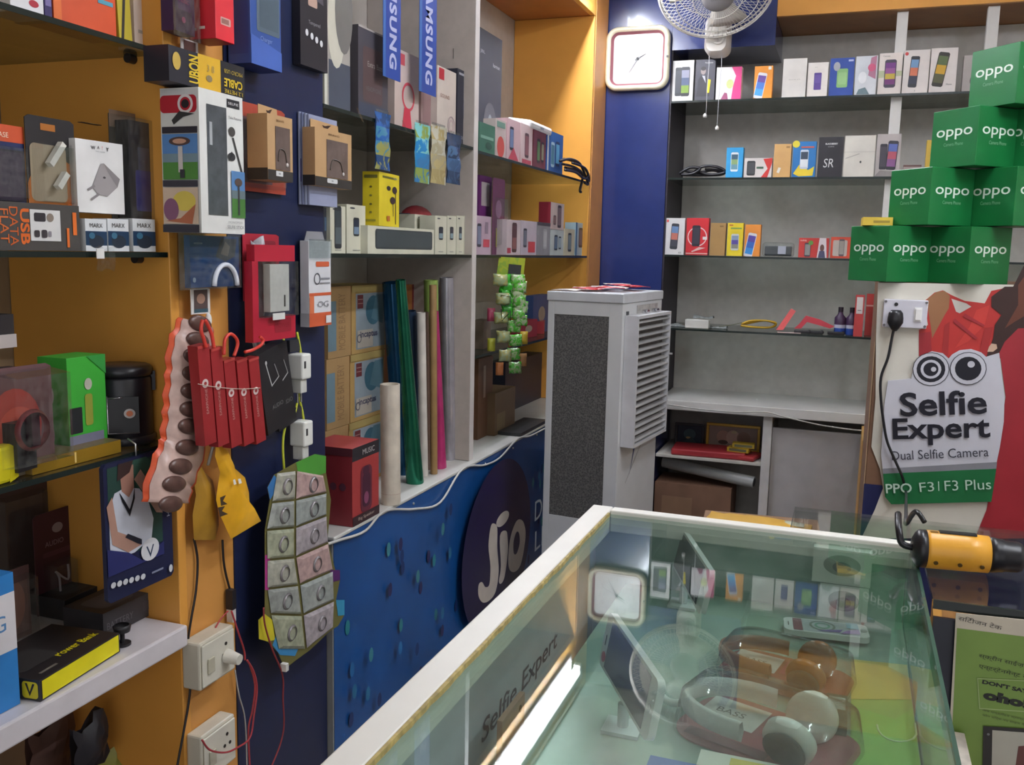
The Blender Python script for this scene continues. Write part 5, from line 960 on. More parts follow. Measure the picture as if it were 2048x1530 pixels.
bk((1806, 1843, 330, 347), B2, .05, 'b0a09c', [('r', 0, .85, 1, 1, '6a4a44'), ('r', .2, .3, .7, .6, 'd0c8c4')], 'small low grey box on the second back shelf', 'battery_box', G)
bk((1852, 1880, 280, 340), B2, .05, 'd8b448', [('e', .4, .6, .1, .12, 'b89030')], 'mustard yellow box beside the green cartons on the second back shelf', 'battery_box', G)
for i, pts in enumerate([[(1358, 350), (1380, 338), (1400, 340), (1385, 350), (1365, 352)], [(1385, 350), (1405, 336), (1435, 337), (1450, 347), (1420, 352), (1395, 345)], [(1362, 352), (1400, 353), (1440, 352), (1448, 345), (1410, 341)], [(1370, 344), (1395, 348), (1425, 343), (1445, 349)]]):
    wire([PY(a_, b_, YF+.02+.02*i)+Vector((0, 0, .006)) for a_, b_ in pts], .0065, M('242228', .4), 'black_cable', ['small left coil of the black cables on the second back shelf', 'upper right coil of the black cables on the second back shelf', 'lowest strand of the black cables on the second back shelf', 'hindmost strand of the black cables on the second back shelf'][i], group='black cables on the second back shelf')
G = 'phone boxes on the third back shelf'
bk((1329, 1369, 436, 511), B3, .05, 'd8d6d6', [('e', .13, .92, .06, .035, 'd04848'), ('ph', .5, .5, .38, .7, '3a3c44', ['4a4c58', 'c87868', '6a8cb8'], -3), ('t', '4X', .8, .06, .05, '777777')], 'white phone box at the left end of the third back shelf', group=G)
bk((1372, 1417, 436, 511), B3, .05, 'c82c34', [('o', .5, .5, .44, .1, 'ead4d0'), ('ph', .45, .52, .36, .56, '2c2a32', ['3c3a46']), ('r', .75, .42, .95, .5, 'e0dcd8'), ('p', [(.25, .1), (.6, .22), (.9, .2), (.3, .08)], 'e0b8b0'), ('r', 0, .03, 1, .06, 'dca8a0')], 'red phone box with a white ring and black phone on the third back shelf', group=G)
bk((1420, 1451, 446, 511), B3, .05, 'a88450', [('r', .6, .88, .85, .92, '7a5c34')], 'plain brown phone box on the third back shelf', group=G)
bk((1454, 1486, 446, 511), B3, .05, 'e4cc2c', [('ph', .5, .42, .5, .5, 'c8ccc8', ['8a8a7a', '5a4c98', '8aa0b8']), ('r', .2, .82, .9, .86, '7aa050'), ('r', .1, .92, .35, .95, 'b04830')], 'bright yellow phone box on the third back shelf', group=G)
bk((1489, 1521, 449, 511), B3, .05, 'e8923c', [('ph', .38, .36, .55, .75, 'dcdce4', ['3c90d8', '3c6cc0', '5a48a0'], -10)], 'orange phone box beside the clear rounded case on the third back shelf', group=G)
def clearcase():
    c, z0, w, h = slot('B', YF, (1524, 1588, 482, 511)); o = empty('earphone_case', (c, YF+.03, B3+.001), 0, 'clear rounded case with dark contents on the third back shelf', 'case')
    MB().box(-w/2, w/2, -.025, .025, 0, h, BLISTER).build('shell', o, bevel=.012); MB().box(-w*.42, w*.42, -.018, .018, .004, h*.75, '343a42').build('contents', o, bevel=.004)
    MB().box(w*.0, w*.25, -.0268, -.0258, h*.2, h*.75, 'a8acb8').build('label_sticker', o)
clearcase()
bk((1597, 1658, 476, 511), B3, .05, 'c03c38', [('p', [(.62, 0), (.95, 0), (.9, 1), (.68, 1)], 'd8ccd0'), ('e', .78, .5, .07, .18, '6a4a44'), ('p', [(.66, 0), (.9, 0), (.86, .35), (.7, .35)], '4a4a68'), ('ph', .3, .4, .2, .7, '484450', ['8a8a88']), ('e', .4, .75, .08, .12, '6a9a48'), ('t', 'nokia', .15, .88, .1, 'e8d8d0')], 'low red box picturing a man on the third back shelf', 'phone_box', G)
bk((1661, 1706, 474, 511), B3, .05, 'cc4a34', [('rr', .1, .1, .75, .85, .06, 'b8aca4'), ('ph', .5, .5, .24, .8, '5a5258', ['9a948c'])], 'low orange-red box partly behind the lowest green carton', 'phone_box', G)
# ---- lowest glass shelf
def adapter(px, lb, dz=0):
    c, z0, w, h = slot('B', YF+.03, px); o = MB().box(-w/2, w/2, 0, .05, 0, h, M('dcdad4', .35)).build('adapter_box', None, (c, YF+.03, B4+.001), bevel=.002); tag(o, lb, 'box'); return o
adapter((1370, 1417, 635, 652), 'low white box on the lowest back shelf')
for i, (a_, b_, lb) in enumerate(((1362, 640, 'clear plastic pouch left of the low white box on the lowest back shelf'), (1408, 630, 'clear plastic pouch on top of the low white box'), (1435, 645, 'clear plastic pouch right of the low white box'))):
    p = PY(a_, b_, YF+.1); P = [[(p.x-.045+.03*j, p.y+.03*sin(i_), (B4+.002 if i != 1 else B4+.045)+.016*sin(pi*i_/4)*(.6+.4*sin(j*2+i))) for j in range(4)] for i_ in range(5)]
    P = [[(q[0], p.y-.03+.015*i_, q[2]) for q in row] for i_, row in enumerate(P)]
    o = MB().grid(P, M('8e9290', .2, noise=.4, scale=90)).build('plastic_pouch'); tag(o, lb, 'pouch', 'clear plastic pouches on the lowest back shelf')
for i in range(3):
    P = [PY(a_, b_, YF+.05+.02*i) for a_, b_ in ((1483+3*i, 648), (1500, 642+2*i), (1530, 641), (1552, 646+i), (1540, 655), (1505, 654), (1482, 651))]
    wire([Vector((q.x, q.y+.01*sin(k*2), max(q.z, B4+.0042+.004*i))) for k, q in enumerate(P)], .0048, 'c8a028', 'yellow_cable', ['front strand of the yellow cable coil on the lowest back shelf', 'middle strand of the yellow cable coil on the lowest back shelf', 'hindmost strand of the yellow cable coil on the lowest back shelf'][i], group='yellow cable coil on the lowest back shelf')
wire([PY(a_, b_, YF+.04)+Vector((0, 0, .004)) for a_, b_ in ((1438, 655), (1460, 652), (1484, 647))], .002, '6a6a50', 'thin_cable', 'thin grey cable leading left from the yellow coil')
def foldcard(pts, y, lb, col, name='folded_card', th=.0015):
    b = MB(); P = [PY(a_, b_, y+dy) for a_, b_, dy in pts]; P = [Vector((p.x, p.y, max(p.z, B4+.001))) for p in P]; b.prism(P[::-1], (0, th, 0), M(col, .4)); o = b.build(name); tag(o, lb, 'card'); return o
foldcard([(1552, 660, 0), (1566, 660, 0), (1592, 622, .03), (1582, 617, .03)], YF+.02, 'tilted red card strip leaning up on the lowest back shelf', 'd04848')
foldcard([(1588, 657, 0), (1598, 648, 0), (1612, 631, 0), (1640, 639, 0), (1669, 653, 0), (1660, 657, 0), (1636, 650, 0), (1614, 644, 0), (1602, 657, 0)], YF+.04, 'folded red card tented over black clips on the lowest back shelf', 'cc4450')
for i, (a_, b_, lb) in enumerate(((1605, 657, 'left black clip under the folded red card'), (1630, 658, 'middle black clip under the folded red card'), (1672, 660, 'right black clip near the purple bottles'))):
    p = PY(a_, b_, YF+.03); o = MB().box(-.035, .035, -.01, .012, 0, .014, '2a282c').sphere((.03, 0, .008), .009, '2a282c').build('black_clip', None, (p.x, YF+.035, B4+.001), (0, 0, radians(10*i-8)), bevel=.003); tag(o, lb, 'clip', 'black clips on the lowest back shelf')
o = MB().box(-.05, .05, -.015, .02, 0, .002, 'e4c8c4').build('pink_slip', None, (PY(1578, 660, YF+.01).x, YF+.02, B4+.001), (0, 0, radians(6))); tag(o, 'pale pink slip lying below the tilted red card', 'card')
for i, (a_, lb) in enumerate(((1679, 'left purple and blue bottle on the lowest back shelf'), (1702, 'right purple and blue bottle beside the red and white box'))):
    p = PY(a_, 660, YF+.06); b = MB(); b.lathe([(0, 0), (.022, 0), (.024, .004), (.024, .03)], '2c4a98', n=16); b.lathe([(.0241, .03), (.0241, .045)], 'b8b8c8', n=16); b.lathe([(.024, .045), (.024, .075), (.012, .09), (.010, .1)], '3c2444', n=16)
    o = b.build('bottle', None, (p.x, YF+.06, B4+.001)); tag(o, lb, 'bottle', 'purple and blue bottles'); MB().cyl((0, 0, .1), (0, 0, .122), .011, '241c28', n=14).build('cap', o)
bk((1709, 1728, 590, 660), B4, .04, 'b84040', [('r', .15, .55, .85, .95, 'd8d0cc'), ('r', .3, .62, .7, .64, '777777')], 'narrow red box with a white label at the right of the lowest back shelf', 'glue_box')
bk((1732, 1752, 588, 640), B4, .04, 'b83c38', [('r', 0, .7, 1, .74, 'd8a098')], 'red box mostly hidden by the brown partition on the lowest back shelf', 'glue_box', yo=.08)
# ---- under the desk
def picture(px, y, fr, inn, lb, motif):
    c, z0, w, h = slot('B', y, px); o = empty('framed_picture', (c, y, .563), 0, lb, 'picture', 'framed pictures under the desk board'); h = z0+h-.563; fw = min(w, h)*.1
    b = MB(); 
    for x0, x1, q0, q1 in ((-w/2, w/2, 0, fw), (-w/2, w/2, h-fw, h), (-w/2, -w/2+fw, fw, h-fw), (w/2-fw, w/2, fw, h-fw)): b.box(x0, x1, -.012, 0, q0, q1, fr)
    b.build('frame', o, bevel=.002); b = MB(); b.box(-w/2+fw, w/2-fw, -.004, 0, fw, h-fw, inn); b.decal((-w/2+fw, -.004, fw), (1, 0, 0), (0, 0, 1), w-2*fw, h-2*fw, motif); b.build('print', o)
picture((1350, 1408, 846, 918), YR-.16, M('39383c', .3), '2a3444', 'dark framed picture under the left end of the desk board', [('e', .5, .55, .25, .28, '46606a'), ('e', .45, .35, .1, .06, 'b8a070'), ('p', [(.2, .1), (.8, .1), (.6, .4)], '3a4a50')])
picture((1412, 1520, 848, 921), YR-.17, M('d0a840', .3, .2), 'a08c80', 'gold framed picture under the left end of the desk board', [('e', .3, .5, .14, .3, 'c09a88'), ('e', .5, .5, .14, .34, 'd0b0a0'), ('e', .72, .5, .14, .3, '94786a'), ('e', .52, .75, .06, .07, 'd8c8a0'), ('e', .3, .25, .1, .1, '5a4038'), ('r', .05, .02, .95, .1, '5c4440')])
US = .563
o = MB().box(-.17, .17, -.09, .09, 0, .03, M('a83038', .45)).build('red_folder', None, (PZ(1395, 950, US).x-.0, YB+.1, US), (0, 0, radians(3)), bevel=.006); o.location.x = -.58; tag(o, 'red folder lying under the framed pictures', 'folder')
o = MB().box(-.07, .05, -.07, .07, 0, .022, M('b03438', .4)).build('red_pouch', None, (-.40, YB+.08, US), (0, 0, radians(-12)), bevel=.008); tag(o, 'small red pouch at the foot of the white upright', 'pouch')
for i, (c_, lb) in enumerate((('c8a830', 'lower yellow box of the pair beside the gold frame'), ('b89a2c', 'upper yellow box of the pair beside the gold frame'))):
    o = MB().box(-.05, .05, -.025, .025, 0, .02, c_).decal((-.05, -.025, 0), (1, 0, 0), (0, 0, 1), .1, .02, [('r', .1, .2, .9, .8, '6a6a50')]).build('battery_box', None, (-.44+.02*i, YB+.07, US+.031+.0215*i), (0, 0, radians(-8+10*i))); tag(o, lb, 'box', 'yellow boxes under the desk board')
def rolly(p0, p1, r, col, lb):
    o = MB().cyl(p0, p1, r, M(col, .4, noise=.1)).build('paper_roll'); MB().cyl(Vector(p1)+(Vector(p1)-Vector(p0)).normalized()*.0003, Vector(p1)+(Vector(p1)-Vector(p0)).normalized()*.001, r*.7, '2c2c2e').build('hollow', o); tag(o, lb, 'roll')
rolly((-.80, YB+.12, .5), (-.36, YB+.04, .46), .028, 'a8aaa8', 'grey paper roll wedged below the under-desk shelf')
o = MB().box(-.2, .16, -.1, .12, 0, .27, M('7c5c48', .7, noise=.12)).decal((-.2, -.1, 0), (1, 0, 0), (0, 0, 1), .36, .27, [('r', .1, .6, .5, .85, '8c6c54'), ('r', .6, .2, .9, .5, '6a4c3c')]).build('storage_carton', None, (-.62, YB+.13, .0), (0, 0, 0)); tag(o, 'dusty brown carton on the floor under the desk board', 'carton')
o.scale.z = 1.55
wire([PY(a_, b_, YB-.05) for a_, b_ in ((1330, 808), (1400, 818), (1470, 824), (1530, 824), (1570, 834), (1640, 850), (1710, 860), (1740, 861))], .0035, 'b8b6b0', 'white_cable', 'white cable drooping along the front of the desk board')

# ================================================================== CLOCK
def rrect(w, h, r, k=8):
    P = []
    for cx, cy, a0 in ((w/2-r, h/2-r, 0), (-w/2+r, h/2-r, 90), (-w/2+r, -h/2+r, 180), (w/2-r, -h/2+r, 270)):
        for i in range(k+1): a = radians(a0+i*90/k); P.append((cx+r*cos(a), cy+r*sin(a)))
    return P
def clock():
    c = PY(1276, 118, YB-.01); o = empty('wall_clock', (c.x, YB-.0005, c.z), 0, 'square wall clock with rounded cream frame on the navy column', 'clock')
    w, h = .292, .278
    def ringmesh(prof, m, nm, rough=0):
        b = MB(); rings = []
        for (ww, hh, r, y) in prof: rings.append([(p[0], y, p[1]) for p in rrect(ww, hh, r)])
        n = len(rings[0]); vs = [v for q in rings for v in q]
        b.add(vs, [(k*n+i, k*n+(i+1) % n, (k+1)*n+(i+1) % n, (k+1)*n+i) for k in range(len(rings)-1) for i in range(n)], m, True)
        return b.build(nm, o)
    ringmesh([(w*.97, h*.97, .05, 0), (w, h, .055, -.012), (w, h, .055, -.028), (w*.95, h*.95, .05, -.038), (w*.88, h*.88, .042, -.038), (w*.84, h*.84, .036, -.03)], M('e4dcc0', .35, noise=.12, scale=25), 'frame')
    ringmesh([(w*.845, h*.845, .036, -.03), (w*.80, h*.80, .028, -.018), (w*.77, h*.77, .025, -.014)], M('9a5a64', .35), 'inner_bevel')
    b = MB(); b.poly([(p[0], -.0135, p[1]) for p in rrect(w*.775, h*.775, .025)], M('f4f2f2', .3, noise=0))
    R = w*.33; it = []
    for k in range(12):
        a = radians(90-30*(k+1)); it.append(('t', str(k+1), .5+.38*cos(a), .5+.38*sin(a), .075, 'cfcdd0'))
    b.decal((-w*.38, -.0137, -h*.38), (1, 0, 0), (0, 0, 1), w*.76, h*.76, it); b.build('face', o)
    def hand(nm, ang, L, wd, col, y): 
        a = radians(ang); d = Vector((cos(a), 0, sin(a))); s = Vector((-sin(a), 0, cos(a)))
        MB().prism([d*-.012-s*wd+Vector((0, y, 0)), d*L-s*wd*.4+Vector((0, y, 0)), d*L+s*wd*.4+Vector((0, y, 0)), d*-.012+s*wd+Vector((0, y, 0))], (0, .0008, 0), col).build(nm, o)
    hand('hour_hand', 28, .042, .003, '3a3a3e', -.0165); hand('minute_hand', 238, .07, .0022, '8a8a90', -.0178); hand('second_hand', 205, .08, .0008, '8a8a90', -.019)
    MB().cyl((0, -.0145, 0), (0, -.021, 0), .006, '2c2c30', n=14).build('hub', o)
    MB().box(w*.46, w*.49, -.041, -.036, -.004, .004, '55504c').build('frame_chip', o)
clock()
# ================================================================== WALL FAN
def fan():
    yw = YB-.0005; m = M('d4cfc8', .35); m2 = M('8f8c8e', .35)
    base = PY(1434, 60, YB-.09); o = empty('wall_fan', (base.x, yw, base.z), 0, 'white wall-mounted fan with wire cage on the navy beam', 'fan')
    bx = MB()
    # mount body: rounded box hanging down with a front dial
    prof = rrect(.105, .16, .035)
    b = MB(); F0 = [(p[0]*1.0, -.001, p[1]-.02) for p in prof]; F1 = [(p[0], -.08, p[1]-.02) for p in prof]; F2 = [(p[0]*.8, -.1, p[1]*.85-.02) for p in prof]
    n = len(prof); b.add(F0+F1+F2, [(k*n+(i+1) % n, k*n+i, (k+1)*n+i, (k+1)*n+(i+1) % n) for k in range(2) for i in range(n)], m, True); b.add(F2, [tuple(range(n))], m); b.build('wall_mount', o)
    MB().cyl((0.008, -.1005, -.035), (.008, -.108, -.035), .027, m, n=24).cyl((.008, -.1082, -.035), (.008, -.112, -.035), .018, M('c4beb8', .35), n=24).build('speed_dial', o)
    MB().box(.005, .011, -.116, -.1122, -.052, -.018, M('b0aaa4', .35)).build('dial_pointer', o)
    # head
    hc = PY(1434, -26, yw-.30); H = hc-o.location
    nrm = Vector((.2, -.62, -.76)).normalized(); Rm = nrm.to_track_quat('Z', 'Y').to_matrix().to_4x4(); T = Matrix.Translation(H) @ Rm
    MB().tube([(0, -.05, .03), (0, -.11, .06), H-nrm*.14], .022, m, 12).build('arm', o)
    MB().lathe([(0, -.17), (.05, -.165), (.065, -.13), (.065, -.06), (.055, -.04), (0, -.04)], m, T).build('motor_housing', o)
    cage = MB(); R = .235
    def ringT(r, z, th): cage.tube([T @ Vector((r*cos(2*pi*k/48), r*sin(2*pi*k/48), z)) for k in range(48)], th, m, 6, closed=True)
    ringT(R, 0, .006); ringT(R*.99, .014, .003); ringT(R*.97, -.018, .003)
    for r, z in ((.17, .052), (.1, .068), (.17, -.055)): ringT(r, z, .0018)
    nw = 72
    for k in range(nw):
        a = 2*pi*k/nw; c_, s_ = cos(a), sin(a)
        cage.tube([T @ Vector((r*c_, r*s_, z)) for r, z in ((.06, .07), (.12, .066), (.19, .046), (.225, .022), (R, 0))], .0011, m, 4)
        cage.tube([T @ Vector((r*c_, r*s_, z)) for r, z in ((.06, -.07), (.15, -.062), (.21, -.035), (R, 0))], .0011, m, 4)
    cage.build('wire_cage', o)
    MB().lathe([(0, .08), (.05, .079), (.062, .074), (.066, .066), (.06, .062), (0, .062)], m2, T, 28).build('front_badge', o)
    bl = MB()
    b_ = bpy.data.objects['front_badge']
    tx = MB(); e = T.to_3x3(); X = Vector((1, 0, 0)); X = (X-nrm*X.dot(nrm)).normalized(); Y = nrm.cross(X); tx.decal((T @ Vector((0, 0, .0803)))-X*.05-Y*.05, X, Y, .1, .1, [('t', 'Crompton', .5, .5, .12, '5a585c', {'w': .6})]); tx.build('lettering', b_)
    for k in range(3):
        a0 = 2*pi*k/3+.5; P = []
        for i in range(7):
            r = .04+.155*i/6; P.append([T @ Vector((r*cos(a0+t), r*sin(a0+t), .02*(t-.4)*1.6+.0)) for t in [(.9*j/4)*(1 if i else .6) for j in range(5)]])
        MB().grid(P, M('bcb6ae', .3)).build('blade', o, solid=.002)
    MB().cyl(T @ Vector((0, 0, -.039)), T @ Vector((0, 0, .04)), .032, m, n=20).build('blade_hub', o)
    for i, (pp, kk) in enumerate((([(1419, 92), (1418, 130), (1414, 180), (1412, 230)], (1410, 232)), ([(1444, 92), (1443, 130), (1438, 190), (1434, 255)], (1434, 257)))):
        cd = MB().tube([PY(a_, b_, yw-.055)-o.location for a_, b_ in pp], .0014, 'd8d8da', 6).build('pull_cord', o)
        q = PY(*kk, yw-.055)-o.location; MB().lathe([(0, -.007), (.008, -.006), (.009, .004), (.003, .012), (0, .013)], 'ecebe8', Matrix.Translation(q), 12).build('knob', cd)
fan()
# ================================================================== AIR COOLER
def cooler():
    N = PY(1247, 590, 2.8); rz = radians(-6.6); zt = 1.376
    ex = Vector((cos(rz), -sin(-rz)*-1 if False else sin(rz), 0)); ey = Vector((-sin(rz), cos(rz), 0))
    w, d = .252, .39
    o = empty('air_cooler', (N.x-ex.x*w/2+ey.x*d/2, N.y-ex.y*w/2+ey.y*d/2, 0), rz, 'tall light grey tower air cooler standing in front of the banner', 'air cooler')
    m = M('c6c7c8', .4, noise=.03); x0, x1, y0, y1 = -w/2, w/2, -d/2, d/2
    # body with an opening behind the mesh panel
    b = MB(); b.box(x0, x1, y0+.006, y1, .06, zt-.03, m)
    z_t = PY(1170, 632, 2.8).z; z_b = PY(1155, 1040, 2.8).z
    for a_, b_, q0, q1 in ((x0, x0+.022, .06, zt-.03), (x1-.045, x1, .06, zt-.03), (x0+.022, x1-.045, .06, z_b), (x0+.022, x1-.045, z_t, zt-.03)): b.box(a_, b_, y0, y0+.0062, q0, q1, m)
    b.build('body', o, bevel=.001)
    MB().box(x0-.004, x1+.004, y0-.004, y1+.003, zt-.0295, zt, M('c2c4c8', .35)).build('lid', o, bevel=.003)
    # mesh panel: procedural honeycomb look
    mm_ = bpy.data.materials.new('cooling_mesh'); mm_.use_nodes = True; nt = mm_.node_tree; bs = nt.nodes['Principled BSDF']; tc = nt.nodes.new('ShaderNodeTexCoord')
    v = nt.nodes.new('ShaderNodeTexVoronoi'); v.inputs['Scale'].default_value = 190; nt.links.new(tc.outputs['Object'], v.inputs['Vector'])
    r = nt.nodes.new('ShaderNodeValToRGB'); r.color_ramp.elements[0].color = lin('2a2a2c'); r.color_ramp.elements[1].color = lin('666462'); r.color_ramp.elements[1].position = .8
    nt.links.new(v.outputs['Distance'], r.inputs['Fac']); nt.links.new(r.outputs['Color'], bs.inputs['Base Color']); bs.inputs['Roughness'].default_value = .8
    MB().box(x0+.0225, x1-.0455, y0+.002, y0+.0055, z_b+.0005, z_t-.0005, mm_).build('mesh_panel', o)
    # side with louvre grille (faces +x)
    def side(px, py): v_ = ray(px, py); q = N; t = (Vector((q.x, q.y, q.z))-O).dot(ex)/v_.dot(ex); P = O+v_*t; L = P-Vector((N.x, N.y, 0)); return L.dot(ey), P.z
    zt2 = side(1290, 625)[1]; zb2 = side(1290, 868)[1]
    ya, yb_ = y0+.02, y0+d-.03; gx = x1+.045
    fr = MB(); fw = .014
    fr.box(x1+.001, gx, ya, ya+.008, zb2, zt2, M('c4c4c8', .35)); fr.box(x1+.001, gx, yb_-.008, yb_, zb2, zt2, M('c4c4c8', .35)); fr.box(x1+.001, gx, ya+.008, yb_-.008, zt2-.01, zt2, M('c4c4c8', .35)); fr.box(x1+.001, gx, ya+.008, yb_-.008, zb2, zb2+.01, M('c4c4c8', .35)); fr.build('grille_frame', o)
    MB().box(x1+.001, x1+.004, ya+.008, yb_-.008, zb2+.01, zt2-.01, '3c3634').build('grille_back', o)
    ns = 18
    for i in range(ns):
        z = zb2+.02+(zt2-zb2-.04)*i/(ns-1)
        T = Matrix.Translation((x1+.035, 0, z)) @ Matrix.Rotation(radians(18), 4, 'Y')
        MB().box(-.009, .009, ya+.0085, yb_-.0085, -.0014, .0014, M('b4b2b2', .4), T).build('louvre_slat', o)
    ve = MB()
    for i in range(22):
        y = ya+.02+(yb_-ya-.04)*i/21; ve.box(x1+.006, x1+.022, y-.001, y+.001, zb2+.012, zt2-.012, M('8a8484', .5))
    ve.build('vertical_vanes', o)
    MB().box(gx+.0002, gx+.012, yb_-.01, yb_-.004, (zb2+zt2)/2+.06, (zb2+zt2)/2+.066, M('b4b2b2', .4)).build('grille_lever', o)
    # control panel
    cp = MB(); cp.box(x1+.001, x1+.003, y0+.03, y0+.05, zt-.105, zt-.055, '3a3a3e'); cp.decal((x1+.003, y0+.03, zt-.105), (0, 1, 0), (0, 0, 1), .02, .05, [('r', .3, .2, .7, .8, '9a9a9c')]); cp.build('rating_label', o)
    cp = MB(); cp.box(x1+.001, x1+.002, y0+.13, y0+.34, zt-.11, zt-.04, M('a4a09c', .3, noise=.3, scale=50)); cp.build('control_panel', o)
    for k, yy in enumerate((.19, .29)):
        MB().cyl((x1+.0025, y0+yy, zt-.072), (x1+.02, y0+yy, zt-.072), .017, M('c8c8cc', .1, 1.), n=20).build('control_knob', o)
    lg = MB(); lg.decal((x1+.0005, y0+.08, .78), (0, 1, 0), (0, 0, 1), .18, .17, [('p', [(.2, .0), (.38, .45), (.3, .7), (.55, .95), (.62, .98), (.5, .8), (.48, .55), (.3, .2)], '3a4884'), ('p', [(.0, -.1), (.95, .62), (.95, .65), (0, -.07)], '9a989a')]); lg.build('bird_emblem', o)
    MB().box(x0, x1, y0+.0, y1, .0, .0585, M('9a9ca0', .5)).build('base', o)
    # sachets lying on the lid
    rnd = random.Random(11)
    lbs = ['red and white sachet at the left end of the pile on the air cooler', 'red-edged sachet second from the left on the air cooler', 'pale sachet in the middle of the pile on the air cooler', 'red and white sachet on top of the middle of the pile on the air cooler', 'pink sachet right of the middle of the pile on the air cooler', 'red sachet near the right end of the pile on the air cooler', 'white sachet at the right end of the pile on the air cooler', 'red-striped sachet at the very back of the pile on the air cooler', 'small pale sachet at the front edge of the air cooler lid']
    for i, lb in enumerate(lbs):
        u = -.085+.17*((i*.37) % 1) if i < 7 else (.05, -.02)[i-7]; vv = -.13+.035*i
        c_ = o.matrix_basis @ Vector((u, vv, zt+.002+.0045*(i % 3+ (i > 2))))
        P = [[(-.045+.03*j, -.035+.0235*k, .004*sin(pi*j/3)*sin(pi*k/3)+rnd.uniform(0, .003)) for j in range(4)] for k in range(4)]
        b = MB(); b.grid([P[0], P[1]], M('c03c44', .3)); b.grid(P[1:], M(['d8d0cc', 'c8484c', 'e0dcd8', 'd4c8c4'][i % 4], .3, noise=.2, scale=60)); q = b.build('paper_sachet', None, c_, (0, 0, rnd.uniform(0, 3)), solid=.0012); tag(q, lb, 'packet', 'red and white sachets on the air cooler')
cooler()
# ================================================================== PARTITION with poster, sign, switchboard and green cartons
YP = 2.75
pc = empty('partition_cabinet', (.45, YP+.3, 0), 0, 'chest-high brown partition cabinet covered by a white poster at the right', 'cabinet')
pt('carcass', pc, lambda b: b.box(.075, .95, YP+.001, YP+.6, 0, 1.437, M('7d5d48', .5, noise=.12)), .002)
pt('skirt', pc, lambda b: b.box(.073, .95, YP-.001, YP+.0005, 0, .87, M('232854', .4)), 0)
pt('corner_strip', pc, lambda b: b.box(.0715, .0745, YP+.001, YP+.02, .5, 1.437, M('a08468', .5)), 0)
st('trim_7', lambda b: b.box(.085, .3, 3.9, 4.25, 0, .78, M('d0a258', .5)))
def uvp(px, py, y=YP): p = PY(px, py, y); return (p.x, p.z)
def cr5(x, y): return (1536+x/3, 510+y/3)
def U(l, y=YP): return [uvp(*cr5(*q), y) for q in l]
def poster():
    y = YP-.002; y2 = y-.0015
    out = [(660, 165), (1900, 185), (1900, 1700), (560, 1700), (640, 1530), (690, 1400), (672, 1285), (620, 1150), (645, 860), (648, 500)]
    b = MB(); P = U(out, y2); b.prism([(u, y2, v) for u, v in P][::-1], (0, .0012, 0), M('dcd8cc', .5, noise=.04)); o = None
    it = []
    def add(l, c): it.append(('p', U(l, y2)[::-1], c))
    red = M('c03430', .45, noise=.08, scale=8); red2 = M('a82c34', .45, noise=.08, scale=8); skin = 'a0704c'
    add([(940, 275), (1000, 225), (1050, 212), (1100, 240), (1180, 275), (1300, 290), (1340, 215), (1440, 195), (1520, 190), (1560, 420), (1400, 620), (1000, 640), (905, 620), (905, 450), (960, 420)], red)
    add([(1100, 262), (1190, 290), (1220, 310), (1150, 350), (1128, 340)], 'd4d0c8')
    add([(955, 265), (1010, 222), (1060, 215), (1092, 245), (1085, 320), (1060, 360), (1000, 470), (985, 500), (975, 420), (962, 340)], skin)
    add([(905, 470), (975, 460), (985, 610), (905, 620)], red2)
    for lst, cc in (([(1250, 330), (1330, 300), (1300, 420), (1200, 520), (1120, 560), (1210, 430)], 'd04038'), ([(1060, 420), (1090, 400), (1080, 600), (1040, 610)], 'a82c2c'), ([(1300, 440), (1350, 430), (1310, 600), (1260, 615)], 'a82c2c')): add(lst, M(cc, .45, noise=.08, scale=8))
    add([(1390, 500), (1440, 450), (1536, 400), (1900, 300), (1900, 1700), (1240, 1700), (1310, 1530), (1365, 1250), (1425, 850), (1392, 600)], M('a42c36', .45, noise=.1, scale=6))
    add([(1470, 190), (1536, 60), (1900, 60), (1900, 420), (1500, 440), (1420, 520), (1380, 600), (1310, 610), (1350, 500), (1360, 420), (1400, 360), (1340, 310), (1340, 250), (1420, 190)], '3c2420')
    add([(1500, 180), (1536, 130), (1600, 120), (1600, 330), (1480, 400), (1420, 440), (1500, 300)], '6c3c2c')
    add([(1340, 530), (1370, 535), (1375, 560), (1350, 580), (1315, 580), (1325, 550)], 'd0b098')
    for l in ([(1180, 350), (1300, 420), (1290, 430), (1170, 370)], [(1120, 380), (1260, 500), (1240, 505), (1110, 400)]): add(l, red2)
    b.decal((0, y2, 0), (1, 0, 0), (0, 0, 1), 1, 1, it, e0=.0003)
    o = b.build('poster'); tag(o, 'large white poster of a person in red clothing with long brown hair on the partition', 'poster')
poster()
